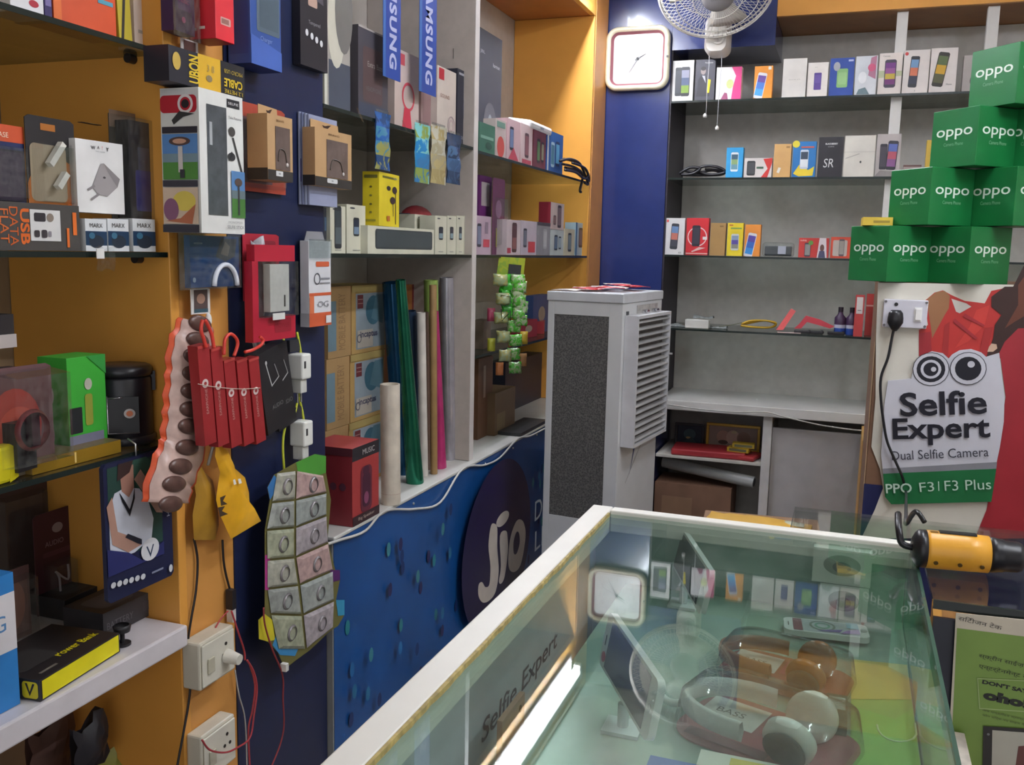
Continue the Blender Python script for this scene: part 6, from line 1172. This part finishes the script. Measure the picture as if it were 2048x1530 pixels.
def sign():
    y = YP-.014
    out = [(720, 755), (860, 742), (872, 680), (905, 610), (985, 578), (1050, 590), (1085, 622), (1105, 598), (1150, 572), (1220, 565), (1280, 585), (1310, 612), (1388, 588), (1400, 700), (1420, 850), (1415, 1000), (1392, 1150), (1372, 1245), (1340, 1480), (740, 1495), (702, 1450), (690, 1300), (678, 1200), (698, 900)]
    P = [cr5(*q) for q in out]
    b = MB(); b.prism([tuple(PY(px, py, y)) for px, py in P][::-1], (0, .006, 0), M('d2d2dc', .4, noise=.03))
    it = []
    def add(l, c): it.append(('p', U(l, y)[::-1], c))
    add([(686, 1282), (1374, 1242), (1370, 1282), (690, 1312)], '8c8c94')
    add([(690, 1312), (1370, 1282), (1340, 1480), (740, 1495), (702, 1450)], '1f7040')
    mpp = (PY(1700, 800, y).x-PY(1600, 800, y).x)/100
    def circ(cx, cy, r, c): u, v = uvp(*cr5(cx, cy), y); R = r/3*mpp; it.append(('e', u, v, R, R, c))
    W_ = 'd2d2dc'; K_ = '1c1c28'
    for c_, rs in (((977, 685), ((103, K_), (99, W_), (80, K_), (58, W_), (42, K_))), ((1200, 681), ((100, K_), (96, W_), (72, K_)))):
        for r, c in rs: circ(*c_, r, c)
    circ(993, 685, 15, W_); circ(1218, 655, 20, W_)
    def txt(s, x0, x1, yc0, yc1, hpx, c, **k):
        u0, v0 = uvp(*cr5(x0, yc0), y); u1, v1 = uvp(*cr5(x1, yc1), y); L = math.hypot(u1-u0, v1-v0); an = math.degrees(math.atan2(v1-v0, u1-u0))
        it.append(('t', s, (u0+u1)/2, (v0+v1)/2, hpx/3*mpp, c, dict(w=L, rot=an, **k)))
    txt('Selfie', 790, 1312, 898, 878, 150, K_, bold=.022); txt('Expert', 748, 1332, 1062, 1048, 172, K_, bold=.022)
    txt('Dual Selfie Camera', 742, 1322, 1203, 1178, 58, '3c3c48')
    txt('PPO', 706, 862, 1400, 1395, 62, 'c4dccc', bold=.015); txt('F3', 908, 995, 1392, 1386, 60, 'c4dccc'); txt('|', 1020, 1026, 1384, 1384, 60, 'c4dccc'); txt('F3 Plus', 1058, 1336, 1382, 1372, 64, 'c4dccc')
    b.decal((0, y, 0), (1, 0, 0), (0, 0, 1), 1, 1, it, e0=.0004, de=.0003)
    o = b.build('advert_sign'); tag(o, 'cut-out sign reading Selfie Expert with two round eyes and a green band', 'sign')
sign()
def switchboard():
    y = YP-.004; a_, b_ = PY(1766, 627, y), PY(1854, 627, y); t = PY(1810, 599, y).z; q = PY(1810, 655, y).z; w = b_.x-a_.x; h = t-q; c = (a_.x+b_.x)/2
    o = empty('switchboard', (c, y, q), radians(0), 'white electric switchboard with a black plug at the top left of the poster', 'switchboard'); wt = M('d4d2dc', .3)
    MB().box(-w/2, w/2, -.02, -.0005, 0, h, wt).build('plate', o, bevel=.002)
    s = MB(); s.box(w*.2, w*.38, -.0225, -.0205, h*.25, h*.75, M('ecebea', .3)); s.build('switch_surround', o)
    MB().box(w*.225, w*.355, -.028, -.023, h*.3, h*.7, M('f2f0ee', .25)).build('switch', o, bevel=.001)
    for u in (-.46, .46):
        for v in (.08, .92): MB().cyl((w*u, -.0205, h*v), (w*u, -.0215, h*v), .0035, M('6a6668', .3, .7), n=10).build('screw', o)
    MB().cyl((-w*.22, -.0205, h*.83), (-w*.22, -.0215, h*.83), .005, '1c1c1e', n=12).build('socket_hole', o)
    # the plug in it with its cable
    p = PY(1790, 635, y); pl = empty('black_plug', (p.x, y-.021, p.z), 0, 'black plug and its long cable running down the poster to the yellow heat gun', 'plug'); k = M('1e1e22', .35)
    MB().lathe([(0, .022), (.012, .022), (.018, .014), (.02, 0), (.02, -.012), (.012, -.026), (.006, -.034), (0, -.036)], k, Matrix.Translation((0, -.012, 0)) @ Matrix.Diagonal((1, .75, 1, 1)), 18).build('plug_body', pl)
    pts = [PY(px, py, YP-.028) for px, py in ((1789, 652), (1784, 675), (1776, 715), (1762, 755), (1762, 800), (1768, 850), (1775, 885), (1792, 925), (1805, 955), (1812, 985))]
    pts += [PY(1812, 1010, 2.3), PY(1812, 1030, 1.9), PY(1812, 1048, 1.6), Vector((.108, 1.405, 1.145)), Vector((.118, 1.37, 1.14))]
    MB().tube([q_-Vector(pl.location) for q_ in smooth_path(pts, 5)], .0036, k, 8).build('cable', pl)
switchboard()
# green cartons, corner forwards
def green(cpx, row, lb, i):
    s = .1475; th = radians(41.3); yc = YP-.045; P = PY(cpx, 450, yc); ez = 1.4385+row*.1525
    zc = ez+.075; P = PY(cpx-(0 if row == 0 else 0), 765+0, yc) if False else P
    # keep the corner on the measured column at its own height
    for _ in range(3):
        v = Vector((P.x, yc, zc))-O; pxn = v.dot(CR)/v.dot(CF)*FOC+1024; P.x += (cpx-pxn)*yc/FOC*1.05
    c = Vector((P.x, yc)) + Matrix.Rotation(th, 2) @ Vector((s/2, s/2))
    it = [('t', 'oppo', .5, .57, .185, 'dce8dc', {'w': .78, 'bold': .008}), ('t', 'Camera Phone', .5, .40, .06, '7fb48c', {'w': .42})]
    g = carton_mesh(s, s, .150, M('137038', .35, noise=.06, scale=18), {'F': it, 'L': it, 'T': [('r', .44, 0, .56, 1, '227a40')]})
    o = g.build('phone_carton', None, (c.x, c.y, ez), (0, 0, th+radians([0, 1.2, -1, .6, 1.5, -.8, 0][i % 7])), bevel=.0015); tag(o, lb, 'carton', 'green cartons piled on the partition')
for i, (cp, row, lb) in enumerate(((1776, 0, 'bottom-left green carton at the left end of the lowest row'), (1937, 0, 'green carton second from the left in the lowest row'), (1862, 1, 'green carton at the left end of the second row'), (2030, 1, 'green carton right of the white gap in the second row'),
    (1953, 2, 'green carton at the left end of the third row'), (2118, 2, 'green carton at the right frame edge in the third row'), (2038, 3, 'topmost green carton of the pile'))):
    green(cp, row, lb, i)
p = PY(1753, 452, YP+.02); o = MB().box(-.038, .038, -.05, .04, 0, .022, 'd8b840').decal((-.038, -.05, 0), (1, 0, 0), (0, 0, 1), .076, .022, [('r', .35, .3, .9, .6, 'a08430')]).build('battery_box', None, (p.x, YP+.06, 1.4385+.1515), (0, 0, radians(3))); tag(o, 'small yellow box lying on the bottom-left green carton', 'box')
# ================================================================== STOOL with envelope behind the display case
cz = .75; e0 = PZ(1520, 1048, cz+.02)
o = MB().box(-.16, .16, -.12, .14, 0, cz, M('8a6a50', .6, noise=.1)).build('storage_carton', None, (e0.x, e0.y+.03, 0), (0, 0, radians(5)), bevel=.003); tag(o, 'tall brown carton standing behind the glass display case', 'carton')
P = []
for i in range(6): P.append([(-.14+.056*j, -.07+.03*i, .014+.022*sin(pi*j/5)*sin(pi*i/5)+.003*sin(i*3+j*2)) for j in range(6)])
o = MB().grid(P, M('c89c40', .5, noise=.1)).box(-.14, .14, -.07, .08, 0, .011, M('b88c38', .5)).build('yellow_envelope', None, (e0.x-.01, e0.y, cz+.001), (0, 0, radians(-4))); tag(o, 'crumpled yellow envelope lying behind the glass display case', 'envelope')
o = MB().grid([[(-.04+.02*j, -.02+.013*i, .004+.008*sin(pi*j/4)*sin(pi*i/3)) for j in range(5)] for i in range(4)], M('b8b8a0', .2, noise=.2)).build('clear_packet', None, (e0.x+.075, e0.y+.03, cz+.018)); tag(o, 'small pale clear packet on top of the yellow envelope', 'packet')
# ================================================================== GLASS DISPLAY CASE
TZ = 1.105
def case():
    xo = PZ(1180, 1017, TZ).x+.004; xi = xo+.032; xr = .105; yb = 1.371; yf = .3
    o = empty('display_case', ((xo+xr)/2, .9, 0), 0, 'glass-topped display case with a thick chipped white frame in the foreground', 'display case')
    wt = M('e6e4dc', .4, noise=.03); cream = M('a89458', .6, noise=.35, scale=120)
    def pp(n, fn, bv=0): mb = MB(); fn(mb); q = mb.build(n, None, bevel=bv); q.parent = o; q.matrix_parent_inverse = o.matrix_basis.inverted(); return q
    pp('side_rail', lambda b: b.box(xo, xi, yf, yb, TZ-.03, TZ+.006, wt), .002)
    pp('back_rail', lambda b: b.box(xi+.0005, xr, yb-.022, yb, TZ-.028, TZ+.006, wt), .002)
    # chipped inner edge strip: irregular
    rnd = random.Random(2); b = MB(); y = yf; top = []
    while y < yb-.03: top.append((xi+.0006+rnd.uniform(.0015, .0035), y)); y += rnd.uniform(.006, .018)
    n = len(top); vs = [(xi+.0003, q[1], TZ+.0062) for q in top]+[(q[0], q[1], TZ+.0058) for q in top]+[(q[0], q[1], TZ+.0003) for q in top]
    b.add(vs, [(i, n+i, n+i+1, i+1) for i in range(n-1)]+[(n+i, 2*n+i, 2*n+i+1, n+i+1) for i in range(n-1)], cream); q = b.build('chipped_edge', None); q.parent = o; q.matrix_parent_inverse = o.matrix_basis.inverted()
    pp('glass_top', lambda b: b.box(xi+.0005, xr+.002, yf, yb-.0225, TZ-.005, TZ, CASEGLASS))
    EG = M('3f5a4e', .2)
    pp('right_glass', lambda b: b.box(xr-.005, xr, yf, yb-.001, .3, TZ-.0055, CASEGLASS))
    pp('glass_edge', lambda b: b.box(xr-.001, xr+.0028, yf, yb-.0225, TZ-.0052, TZ+.0004, EG))
    pp('left_panel', lambda b: b.box(xo+.002, xo+.008, yf, yb-.01, 0, TZ-.031, M('c8ccd0', .4)))
    pp('back_panel', lambda b: b.box(xo+.009, xr-.006, yb-.012, yb-.004, 0, TZ-.029, M('94aaa2', .4, noise=.1)))
    pp('base', lambda b: b.box(xo+.009, xr, yf, yb-.013, 0, .3, M('c8c8c4', .5)))
    pp('lower_floor', lambda b: b.box(xo+.009, xr-.006, yf, yb-.013, .301, .31, M('9cb4a8', .5)))
    pp('upper_deck', lambda b: b.box(xo+.06, xr-.006, yf, yb-.013, .990, .996, MIX('86a094', '9ab0a0', 5, .5, .25)))
    return xo, xi, xr, yb, yf
cxo, cxi, cxr, cyb, cyf = case()
DZ = .9965
# printed lining on the inner left side
def lining():
    x = cxo+.0095; y0, y1, z0, z1 = .45, 1.32, .80, TZ-.034
    b = MB(); b.box(x, x+.0012, y0, y1, z0, z1, M('c2c6ce', .35, noise=.06)); w = y1-y0; h = z1-z0
    q = PX(968, 1475, x), PX(1108, 1275, x); zc = (q[0].z+q[1].z)/2
    b.decal((x+.0012, y0, z0), (0, 1, 0), (0, 0, 1), w, h, [('t', 'Selfie Expert', ((q[0].y+q[1].y)/2-y0)/w, (zc-z0)/h, .034/h, '4c5064', {'w': (q[1].y-q[0].y+.02)/w, 'bold': .01, 'skew': .15}), ('r', 0, 0, 1, .12, '4c7c60')])
    o = b.build('printed_lining'); tag(o, 'grey printed lining lettered Selfie Expert inside the left of the display case', 'sign')
lining()
def phone(P0, P1, wv, lb, scr, th=.008, body='dcdedc', name='display_phone', stand=True):
    P0 = Vector(P0); P1 = Vector(P1); L = (P1-P0).length; a = (P1-P0).normalized(); wv = Vector(wv); wv = (wv-a*wv.dot(a)); W_ = wv.length; w = wv.normalized(); n = w.cross(a)
    mt = Matrix((a, w, a.cross(w))).transposed().to_4x4(); mt.translation = (P0+P1)/2+w*W_/2
    o = bpy.data.objects.new(name, None); C.objects.link(o); o.matrix_world = mt; tag(o, lb, 'phone'); o.empty_display_size = .01
    b = MB(); pr = rrect(L, W_, .009); b.prism([(p[0], p[1], -th/2) for p in pr], (0, 0, th), M(body, .3)); b.build('body', o)
    s = MB(); s.decal((-L*.39, -W_*.44, th/2), (1, 0, 0), (0, 1, 0), L*.78, W_*.88, scr, e0=.0003); s.build('screen', o)
    k = MB(); k.cyl((L*.445, 0, th/2+.0002), (L*.445, 0, th/2+.0008), .0045, M('b8bab8', .3), n=14); k.build('home_button', o)
    if stand: MB().cyl((-L*.43, -W_*.3, th/2+.0002), (-L*.43, -W_*.3, th/2+.0008), .006, M('c04858', .3), n=14).build('red_sticker', o)
    MB().box(-L*.45, -L*.44, -.006, .006, th/2+.0002, th/2+.0006, '55585a').build('earpiece', o)
    if stand:
        q = MB(); M3 = mt.inverted()
        base = (P0+P1)/2; q.box(-.02, .02, -.018, .018, 0, .004, M('c8d0d0', .2)); q.cyl((0, 0, .004), (0, 0, max(.006, base.z-DZ-.004)), .006, M('c8d0d0', .2), n=10)
        s_ = q.build('stand'); s_.parent = o; s_.matrix_parent_inverse = M3; s_.matrix_basis = Matrix.Translation((base.x, base.y, DZ))
    return o
DK_ = [('r', 0, 0, 1, 1, M('3c4450', .12))]
phone(PZ(1204, 1325, 1.03), PZ(1300, 1488, 1.03), (.012, 0, .062), 'white phone with a dark screen leaning nearest the camera in the display case', DK_)
phone(PZ(1338, 1112, 1.03), PZ(1405, 1232, 1.03), (.012, .0, .06), 'white phone with a dark screen leaning at the back left of the display case', DK_)
scr = [('r', 0, 0, 1, 1, 'b0b8bc'), ('r', 0, 0, .14, 1, '8a5a64'), ('o', .45, .55, .2, .18, '6a7c74'), ('o', .45, .55, .12, .3, '5a9a84'), ('p', [(.35, .05), (.7, .1), (.75, .35), (.5, .2)], '6a58a0'), ('p', [(.7, .0), (1, .1), (1, .5), (.8, .3)], 'a078b8'), ('r', .82, .5, 1, 1, '8cb4c8')]
pa, pb = PZ(1569, 1264, DZ+.008), PZ(1741, 1283, DZ+.008)
phone(pa, pb, (0, .046, 0), 'white phone with a colourful screen lying flat at the back of the display case', scr, stand=False)
# white cartons with grey pictures against the back of the case
for i, (pl, pr, lb) in enumerate(((1640, 1738, 'white box with a grey spiky picture, lower of the stacked pair in the display case'), (1622, 1740, 'white box with a grey swirl picture, upper of the stacked pair in the display case'))):
    y = 1.332; a_, b2 = PY(pl, 1180, y), PY(pr, 1180, y); w = b2.x-a_.x; h = .0495
    b = MB(); b.box(-w/2, w/2, 0, .02, 0, h, M('dcded6', .4)); b.decal((-w/2, 0, 0), (1, 0, 0), (0, 0, 1), w, h, [('e', .5, .55, .32, .3, '8c9488'), ('e', .5, .5, .16, .16, '5c6460')]); o = b.build('accessory_box', None, ((a_.x+b2.x)/2, y, DZ+.0008+i*.0505)); tag(o, lb, 'box', 'white boxes in the display case')
# headphones in clear shells
def headphones(cpx, cpy, rz, lb, band, card, sc=1.0):
    c = PZ(cpx, cpy, DZ+.02); o = empty('headphone_pack', (c.x, c.y, DZ+.0005), radians(rz), lb, 'headphone pack', 'clear headphone packs in the display case')
    s = sc; b = MB(); pr = [(p[0]*s, p[1]*s) for p in rrect(.165, .115, .035)]
    n = len(pr); vs = [(p[0], p[1], .001) for p in pr]+[(p[0]*.93, p[1]*.9, .036*s) for p in pr]+[(p[0]*.6, p[1]*.5, .042*s) for p in pr]
    b.add(vs, [(k*n+i, k*n+(i+1) % n, (k+1)*n+(i+1) % n, (k+1)*n+i) for k in range(2) for i in range(n)]+[tuple(range(2*n, 3*n))], BLISTER, True); b.build('clear_shell', o)
    k = MB(); k.prism([(p[0]*.96, p[1]*.95, 0) for p in pr], (0, 0, .0015), M(card, .4)); k.decal((-.08*s, -.05*s, .0015), (1, 0, 0), (0, 1, 0), .16*s, .1*s, [('r', .05, .45, .42, .95, 'd8d4ce'), ('t', 'BASS', .22, .7, .10, '5a5450', {'w': .18}), ('r', .45, .5, .68, .9, 'b04854'), ('t', 'HI-FI', .56, .7, .12, 'e0d0cc', {'w': .16}), ('r', .1, .05, .6, .2, '6a2c34')]); k.build('card', o)
    m = M(band, .3); pts = [(-.018*s+.062*s*cos(t)*-1, .042*s*sin(t)*1.0, .018*s) for t in [radians(-100+200*i/16) for i in range(17)]]
    P = []
    for i, q in enumerate(pts): P.append([(q[0]*1.0, q[1], .010*s), (q[0]*1.06-.001, q[1]*1.08, .012*s), (q[0]*1.08-.001, q[1]*1.1, .02*s), (q[0]*1.06-.001, q[1]*1.08, .028*s), (q[0], q[1], .03*s), (q[0]*.94, q[1]*.92, .02*s), (q[0], q[1], .010*s)])
    MB().grid(P, m).build('headband', o)
    for sg in (-1, 1):
        q = MB(); T = Matrix.Translation((.032*s, sg*.028*s, .02*s)) @ Matrix.Rotation(radians(70*sg), 4, 'X')
        q.lathe([(0, .008*s), (.016*s, .009*s), (.024*s, .004*s), (.024*s, -.004*s), (.018*s, -.009*s), (0, -.009*s)], m, T, 22); ec = q.build('ear_cup', o)
        q = MB(); q.lathe([(.008*s, -.009*s), (.017*s, -.0095*s), (.02*s, -.013*s), (.016*s, -.016*s), (.006*s, -.013*s), (0, -.011*s)], M('3a4844', .6), T, 22); q.build('ear_cushion', ec)
headphones(1535, 1440, -18, 'clear pack of white headphones on a dark red card in the display case', 'ecece8', '9a5058', 1.12)
headphones(1572, 1322, -12, 'clear pack of brown-orange headphones behind the white pair in the display case', 'a8683c', '9c4c38', .95)
def leaflet():
    z = DZ+.0004; q = lambda px, py: PZ(px, py, z); b = MB()
    def cl(p): return Vector((min(p.x, cxr-.007), p.y, p.z))
    P = [cl(q(*p)) for p in ((1703, 1320), (1868, 1340), (1890, 1412), (1915, 1620), (1698, 1620), (1702, 1400))]
    b.prism(P[::-1], (0, 0, .0008), M('8fae5c', .35, noise=.08, scale=20)); e = Vector((0, 0, .0012))
    b.poly([cl(q(*p))+e for p in ((1702, 1400), (1890, 1412), (1868, 1340), (1703, 1320))], M('c0b060', .35, noise=.08))
    b.poly([cl(q(*p))+e for p in ((1702, 1620), (1915, 1620), (1890, 1430), (1790, 1440), (1702, 1412))], M('84b458', .35, noise=.1))
    b.tube([cl(q(1800+46*cos(t), 1452+34*sin(t)))+e for t in [pi*k/10 for k in range(11)]], .0012, 'b8cca0', 5)
    o = b.build('leaflet'); tag(o, 'green and mustard printed leaflet lying at the right side of the display case', 'leaflet')
leaflet()
# neckband earphone
wire([PZ(px, py, DZ+.01) for px, py in ((1275, 1290), (1270, 1320), (1278, 1352), (1298, 1378), (1322, 1392))], .0016, 'd0d8d4', 'neckband', 'thin white neckband earphone lying left of the headphone packs', 'earphone')
o = MB().tube(smooth_path([PZ(px, py, DZ+.01) for px, py in ((1322, 1392), (1335, 1402), (1350, 1406), (1372, 1404))], 4), .0045, 'cfd8d4', 8).build('control_pod', bpy.data.objects['neckband'])
for i, (px, py, w, d, h, c, lb, dc) in enumerate(((1345, 1560, .05, .03, .012, '2c5ca8', 'blue box at the bottom edge of the view in the display case', []), (1500, 1562, .10, .03, .014, 'd8d8cc', 'white box with a yellow stripe nearest the camera in the display case', [('r', .3, .3, .95, .8, 'd8c860')]), (1672, 1440, .022, .075, .012, '274c40', 'dark green box with a white label right of the headphone packs', [('r', .1, .5, .9, .9, 'a8b8b0')]))):
    P_ = PZ(px, py, DZ); b = MB(); b.box(-w/2, w/2, -d/2, d/2, 0, h, c); b.decal((-w/2, -d/2, h), (1, 0, 0), (0, 1, 0), w, d, dc); o = b.build('accessory_box', None, (P_.x, max(P_.y, cyf+.05), DZ+.0005)); tag(o, lb, 'box')
p = PZ(888, 1505, .95); o = MB().box(-.003, .003, -.035, .035, 0, .12, M('b89484', .35)).cyl((.0031, .02, .108), (.0036, .02, .108), .004, '2c2c30', n=12).build('peach_phone', None, (cxo+.045, p.y, .80+.03)); o.location.z = .90; tag(o, 'peach phone back leaning on the grey lining of the display case', 'phone')
o = MB().box(-.014, .014, -.05, .05, 0, .0, 'a0a0a0').build('x') if False else None
# small ledge carrying the peach phone and glossy tube lamp inside the case
o = MB().box(cxo+.012, cxo+.058, cyf, 1.34, .886, .896, M('9cb0a8', .3)).build('narrow_ledge'); tag(o, 'narrow ledge along the grey lining inside the display case', 'ledge')
# ================================================================== SECOND COUNTER
def counter2():
    x0, x1, y0, y1, yl = .116, 1.25, 1.155, 1.512, 1.384
    o = empty('glass_counter', (.6, 1.33, 0), 0, 'second glass counter behind the display case, with the yellow heat gun on it', 'counter')
    def pp(n, fn, bv=0): mb = MB(); fn(mb); q = mb.build(n, None, bevel=bv); q.parent = o; q.matrix_parent_inverse = o.matrix_basis.inverted()
    G2_ = glassmat('counter_glass', 'f4f6f4', 1.35, .03, .04, '70706a')
    pp('glass_top', lambda b: b.prism([(x0, y0, TZ-.006), (x1, y0, TZ-.006), (x1, y1, TZ-.006), (-.06, y1, TZ-.006), (-.06, yl, TZ-.006), (x0, yl, TZ-.006)], (0, 0, .006), G2_))
    pp('front_edge', lambda b: b.box(x0, x1, y0-.004, y0-.0005, TZ-.010, TZ+.001, M('16201e', .3)))
    pp('back_panel', lambda b: b.box(-.055, x1, y1-.012, y1-.002, 0, .72, M('4a4038', .5)))
    pp('left_panel', lambda b: b.box(-.055, -.045, yl+.001, y1-.013, 0, .72, M('6a5848', .5)))
    pp('shelf_board', lambda b: b.box(x0+.002, x1, y0+.012, 1.40, .985, .995, M('7a5034', .45, noise=.1)))
    pp('lower_shelf', lambda b: b.box(x0+.002, x1, y0+.012, y1-.013, .70, .712, M('3c3430', .5)))
    pp('front_panel', lambda b: b.box(x0+.002, x1, y0+.001, y0+.006, .3, TZ-.022, M('1c1e30', .3)))
    pp('side_panel', lambda b: b.box(x0, x0+.0015, y0+.001, yl, 0, .984, M('202440', .5)))
counter2()
o = MB().box(-.055, .055, -.06, .05, 0, .03, M('c88c38', .5)).decal((-.055, -.06, .03), (1, 0, 0), (0, 1, 0), .11, .11, [('r', .1, .2, .45, .9, 'a06c34'), ('r', .55, .1, .9, .9, 'd89c40')]).build('yellow_carton', None, (.19, 1.335, .996), (0, 0, radians(-3))); tag(o, 'orange-yellow carton under the glass below the heat gun', 'carton')
o = MB().box(-.06, .06, -.05, .05, 0, .025, M('7a4a34', .5)).build('brown_carton', None, (.32, 1.33, .996)); tag(o, 'brown carton under the counter glass at the right frame edge', 'carton')
for i in range(4):
    o = MB().box(-.005, .005, -.008, .008, 0, .02, '2c2c34').build('small_bottle', None, (.145+.018*i, 1.19, .996)); tag(o, ['leftmost small dark piece in the row behind the counter edge', 'second small dark piece in the row behind the counter edge', 'third small dark piece in the row behind the counter edge', 'rightmost small dark piece in the row behind the counter edge'][i], 'bottle', 'small dark pieces under the counter glass')
def heatgun():
    a_, b_ = PZ(1824, 1094, TZ+.026), PZ(2042, 1114, TZ+.026); ax = (b_-a_); L = ax.length; an = math.atan2(ax.y, ax.x); R = .0245
    o = empty('heat_gun', (a_.x, a_.y, TZ+R+.0008), an, 'yellow heat gun with black ends lying on the second glass counter', 'heat gun')
    T = Matrix.Rotation(pi/2, 4, 'Y'); y = M('e8a838', .35); k = M('1c1c22', .35)
    pr = lambda l, m, n, nn=26: MB().lathe(l, m, T, nn).build(n, o)
    s = L
    pr([(0, 0), (R*.55, 0), (R*.85, s*.03), (R*1.0, s*.06), (R*1.0, s*.125), (0, s*.125)], k, 'rear_cap')
    pr([(0, s*.126), (R*1.0, s*.126), (R*1.0, s*.16), (R*.98, s*.5), (R*.96, s*.70), (0, s*.70)], y, 'body')
    pr([(0, s*.701), (R*.92, s*.701), (R*.9, s*.76), (R*.86, s*.80), (R*.86, s*.83), (R*.80, s*.85), (R*.80, s*.96), (R*.72, s*1.0), (R*.55, s*1.0), (R*.5, s*.97), (0, s*.97)], k, 'nozzle')
    MB().box(s*.24, s*.58, -.006, .004, R*.965, R*1.04, k).build('slide_switch', o)
    for q in (.2, .42, .62): MB().cyl((s*q, -R*.90, -R*.42), (s*q, -R*.96, -R*.45), .0028, '5a4420', n=8).build('screw', o)
    g = MB()
    for i in range(6): g.box(s*(.155+.012*i), s*(.155+.012*i)+.0012, -.006, .0, R*.985, R*1.01, '8a6420')
    g.build('vent_slots', o)
    MB().tube(smooth_path([(.004, 0, .0), (-.012, 0, .004), (-.016, .01, .02), (-.012, .05, .03)], 5), .0045, k, 8).build('cord_guard', o)
heatgun()
# newspaper advert hanging on the counter front
def newspaper():
    y = 1.146; fr = lambda px, py: PY(px, py, y)
    q = [fr(1912, 1226), fr(2150, 1250), fr(2150, 1700), fr(1885, 1700)]
    b = MB(); b.prism([tuple(v) for v in q][::-1], (0, .0015, 0), M('cfc4b4', .6, noise=.05))
    it = []; UV = lambda px, py: (fr(px, py).x, fr(px, py).z)
    mpp = fr(2000, 1400).x-fr(1999, 1400).x
    def p(l, c): it.append(('p', [UV(*a_) for a_ in l][::-1], c))
    p([(1914, 1256), (2150, 1286), (2150, 1700), (1893, 1700)], '7d9a48')
    def t(s, x, yy, h, c, **k): u, v = UV(x, yy); it.append(('t', s, u, v, h*mpp, c, k))
    t('सिटीजन टेक', 1960, 1245, 12, '4a4440', w=90*mpp, rot=-6)
    t('स्क्रीन साईज़ल', 2008, 1322, 14, '2c3020', w=104*mpp, rot=-5); t('एन्टर्टेनमेन्ट के', 2008, 1343, 14, '2c3020', w=104*mpp, rot=-5)
    p([(1954, 1355), (2150, 1365), (2150, 1430), (1958, 1417)], 'a8bc7c'); p([(1956, 1357), (2150, 1367), (2150, 1428), (1960, 1415)], '7d9a48')
    t("DON'T SAY", 2010, 1372, 10, '1e2018', bold=.05, w=94*mpp, rot=-4); t('oho!', 2012, 1397, 24, '1e2018', bold=.07, w=94*mpp, rot=-4)
    t('अब एन्ड्रॉइड स्मार्ट', 2006, 1428, 7, '48542c', w=86*mpp, rot=-4); t('फोन सिर्फ नए साइज में', 2006, 1438, 7, '48542c', w=86*mpp, rot=-4)
    p([(1966, 1450), (2150, 1462), (2150, 1700), (1962, 1700)], '2c2826'); p([(1984, 1458), (2150, 1470), (2150, 1700), (1980, 1700)], 'b8b4a8'); p([(2036, 1490), (2150, 1480), (2150, 1560), (2030, 1530)], '6a3c38')
    it.append(('e', *UV(1976, 1466), 3*mpp, 3*mpp, '777777'))
    b.decal((0, y, 0), (1, 0, 0), (0, 0, 1), 1, 1, it, e0=.0003)
    o = b.build('newspaper_page'); tag(o, 'green newspaper advert page hanging in front of the second glass counter', 'newspaper')
newspaper()
# magazines between the case and the newspaper
STK = empty
zz = .45
for i in range(6):
    h = .05; c = ['c8beb4', '7c3a38', 'b8b0a8', 'a8a4a4', '3c4060', 'c8b8ac'][i]
    o = MB().box(.1085, .13, 1.0, 1.14, 0, h-.002, M(c, .5, noise=.1)).build('magazine', None, (0.0, 0, .84-i*h)) if False else None
def magazines():
    x0, x1 = .1095, .160
    cs = [('d0c4ba', 'topmost pale magazine bundle between the display case and the newspaper'), ('84403c', 'red magazine bundle under the topmost pale one beside the newspaper'), ('bab2aa', 'light grey magazine bundle in the middle of the stack beside the newspaper'), ('4a4c68', 'navy magazine bundle low in the stack beside the newspaper'), ('a8a09c', 'grey magazine bundle at the bottom of the visible stack beside the newspaper')]
    z = .86
    for i, (c, lb) in enumerate(cs[::-1]):
        pass
    zs = [.92, .885, .84, .80, .76]; 
    base = MB().box(x0, x1, 1.05, 1.14, 0, .7595, M('2a2c44', .6)).build('storage_carton'); tag(base, 'tall dark blue carton beside the display case under the magazines', 'carton')
    lo = .76
    for (c, lb), h in zip(cs[::-1], (.04, .036, .045, .034, .04)):
        o = MB().box(-.025, .025, -.044, .044, 0, h-.001, M(c, .5, noise=.2, scale=60)).build('magazine_bundle', None, ((x0+x1)/2, 1.095, lo)); tag(o, lb, 'magazine', 'magazines beside the display case'); lo += h
magazines()
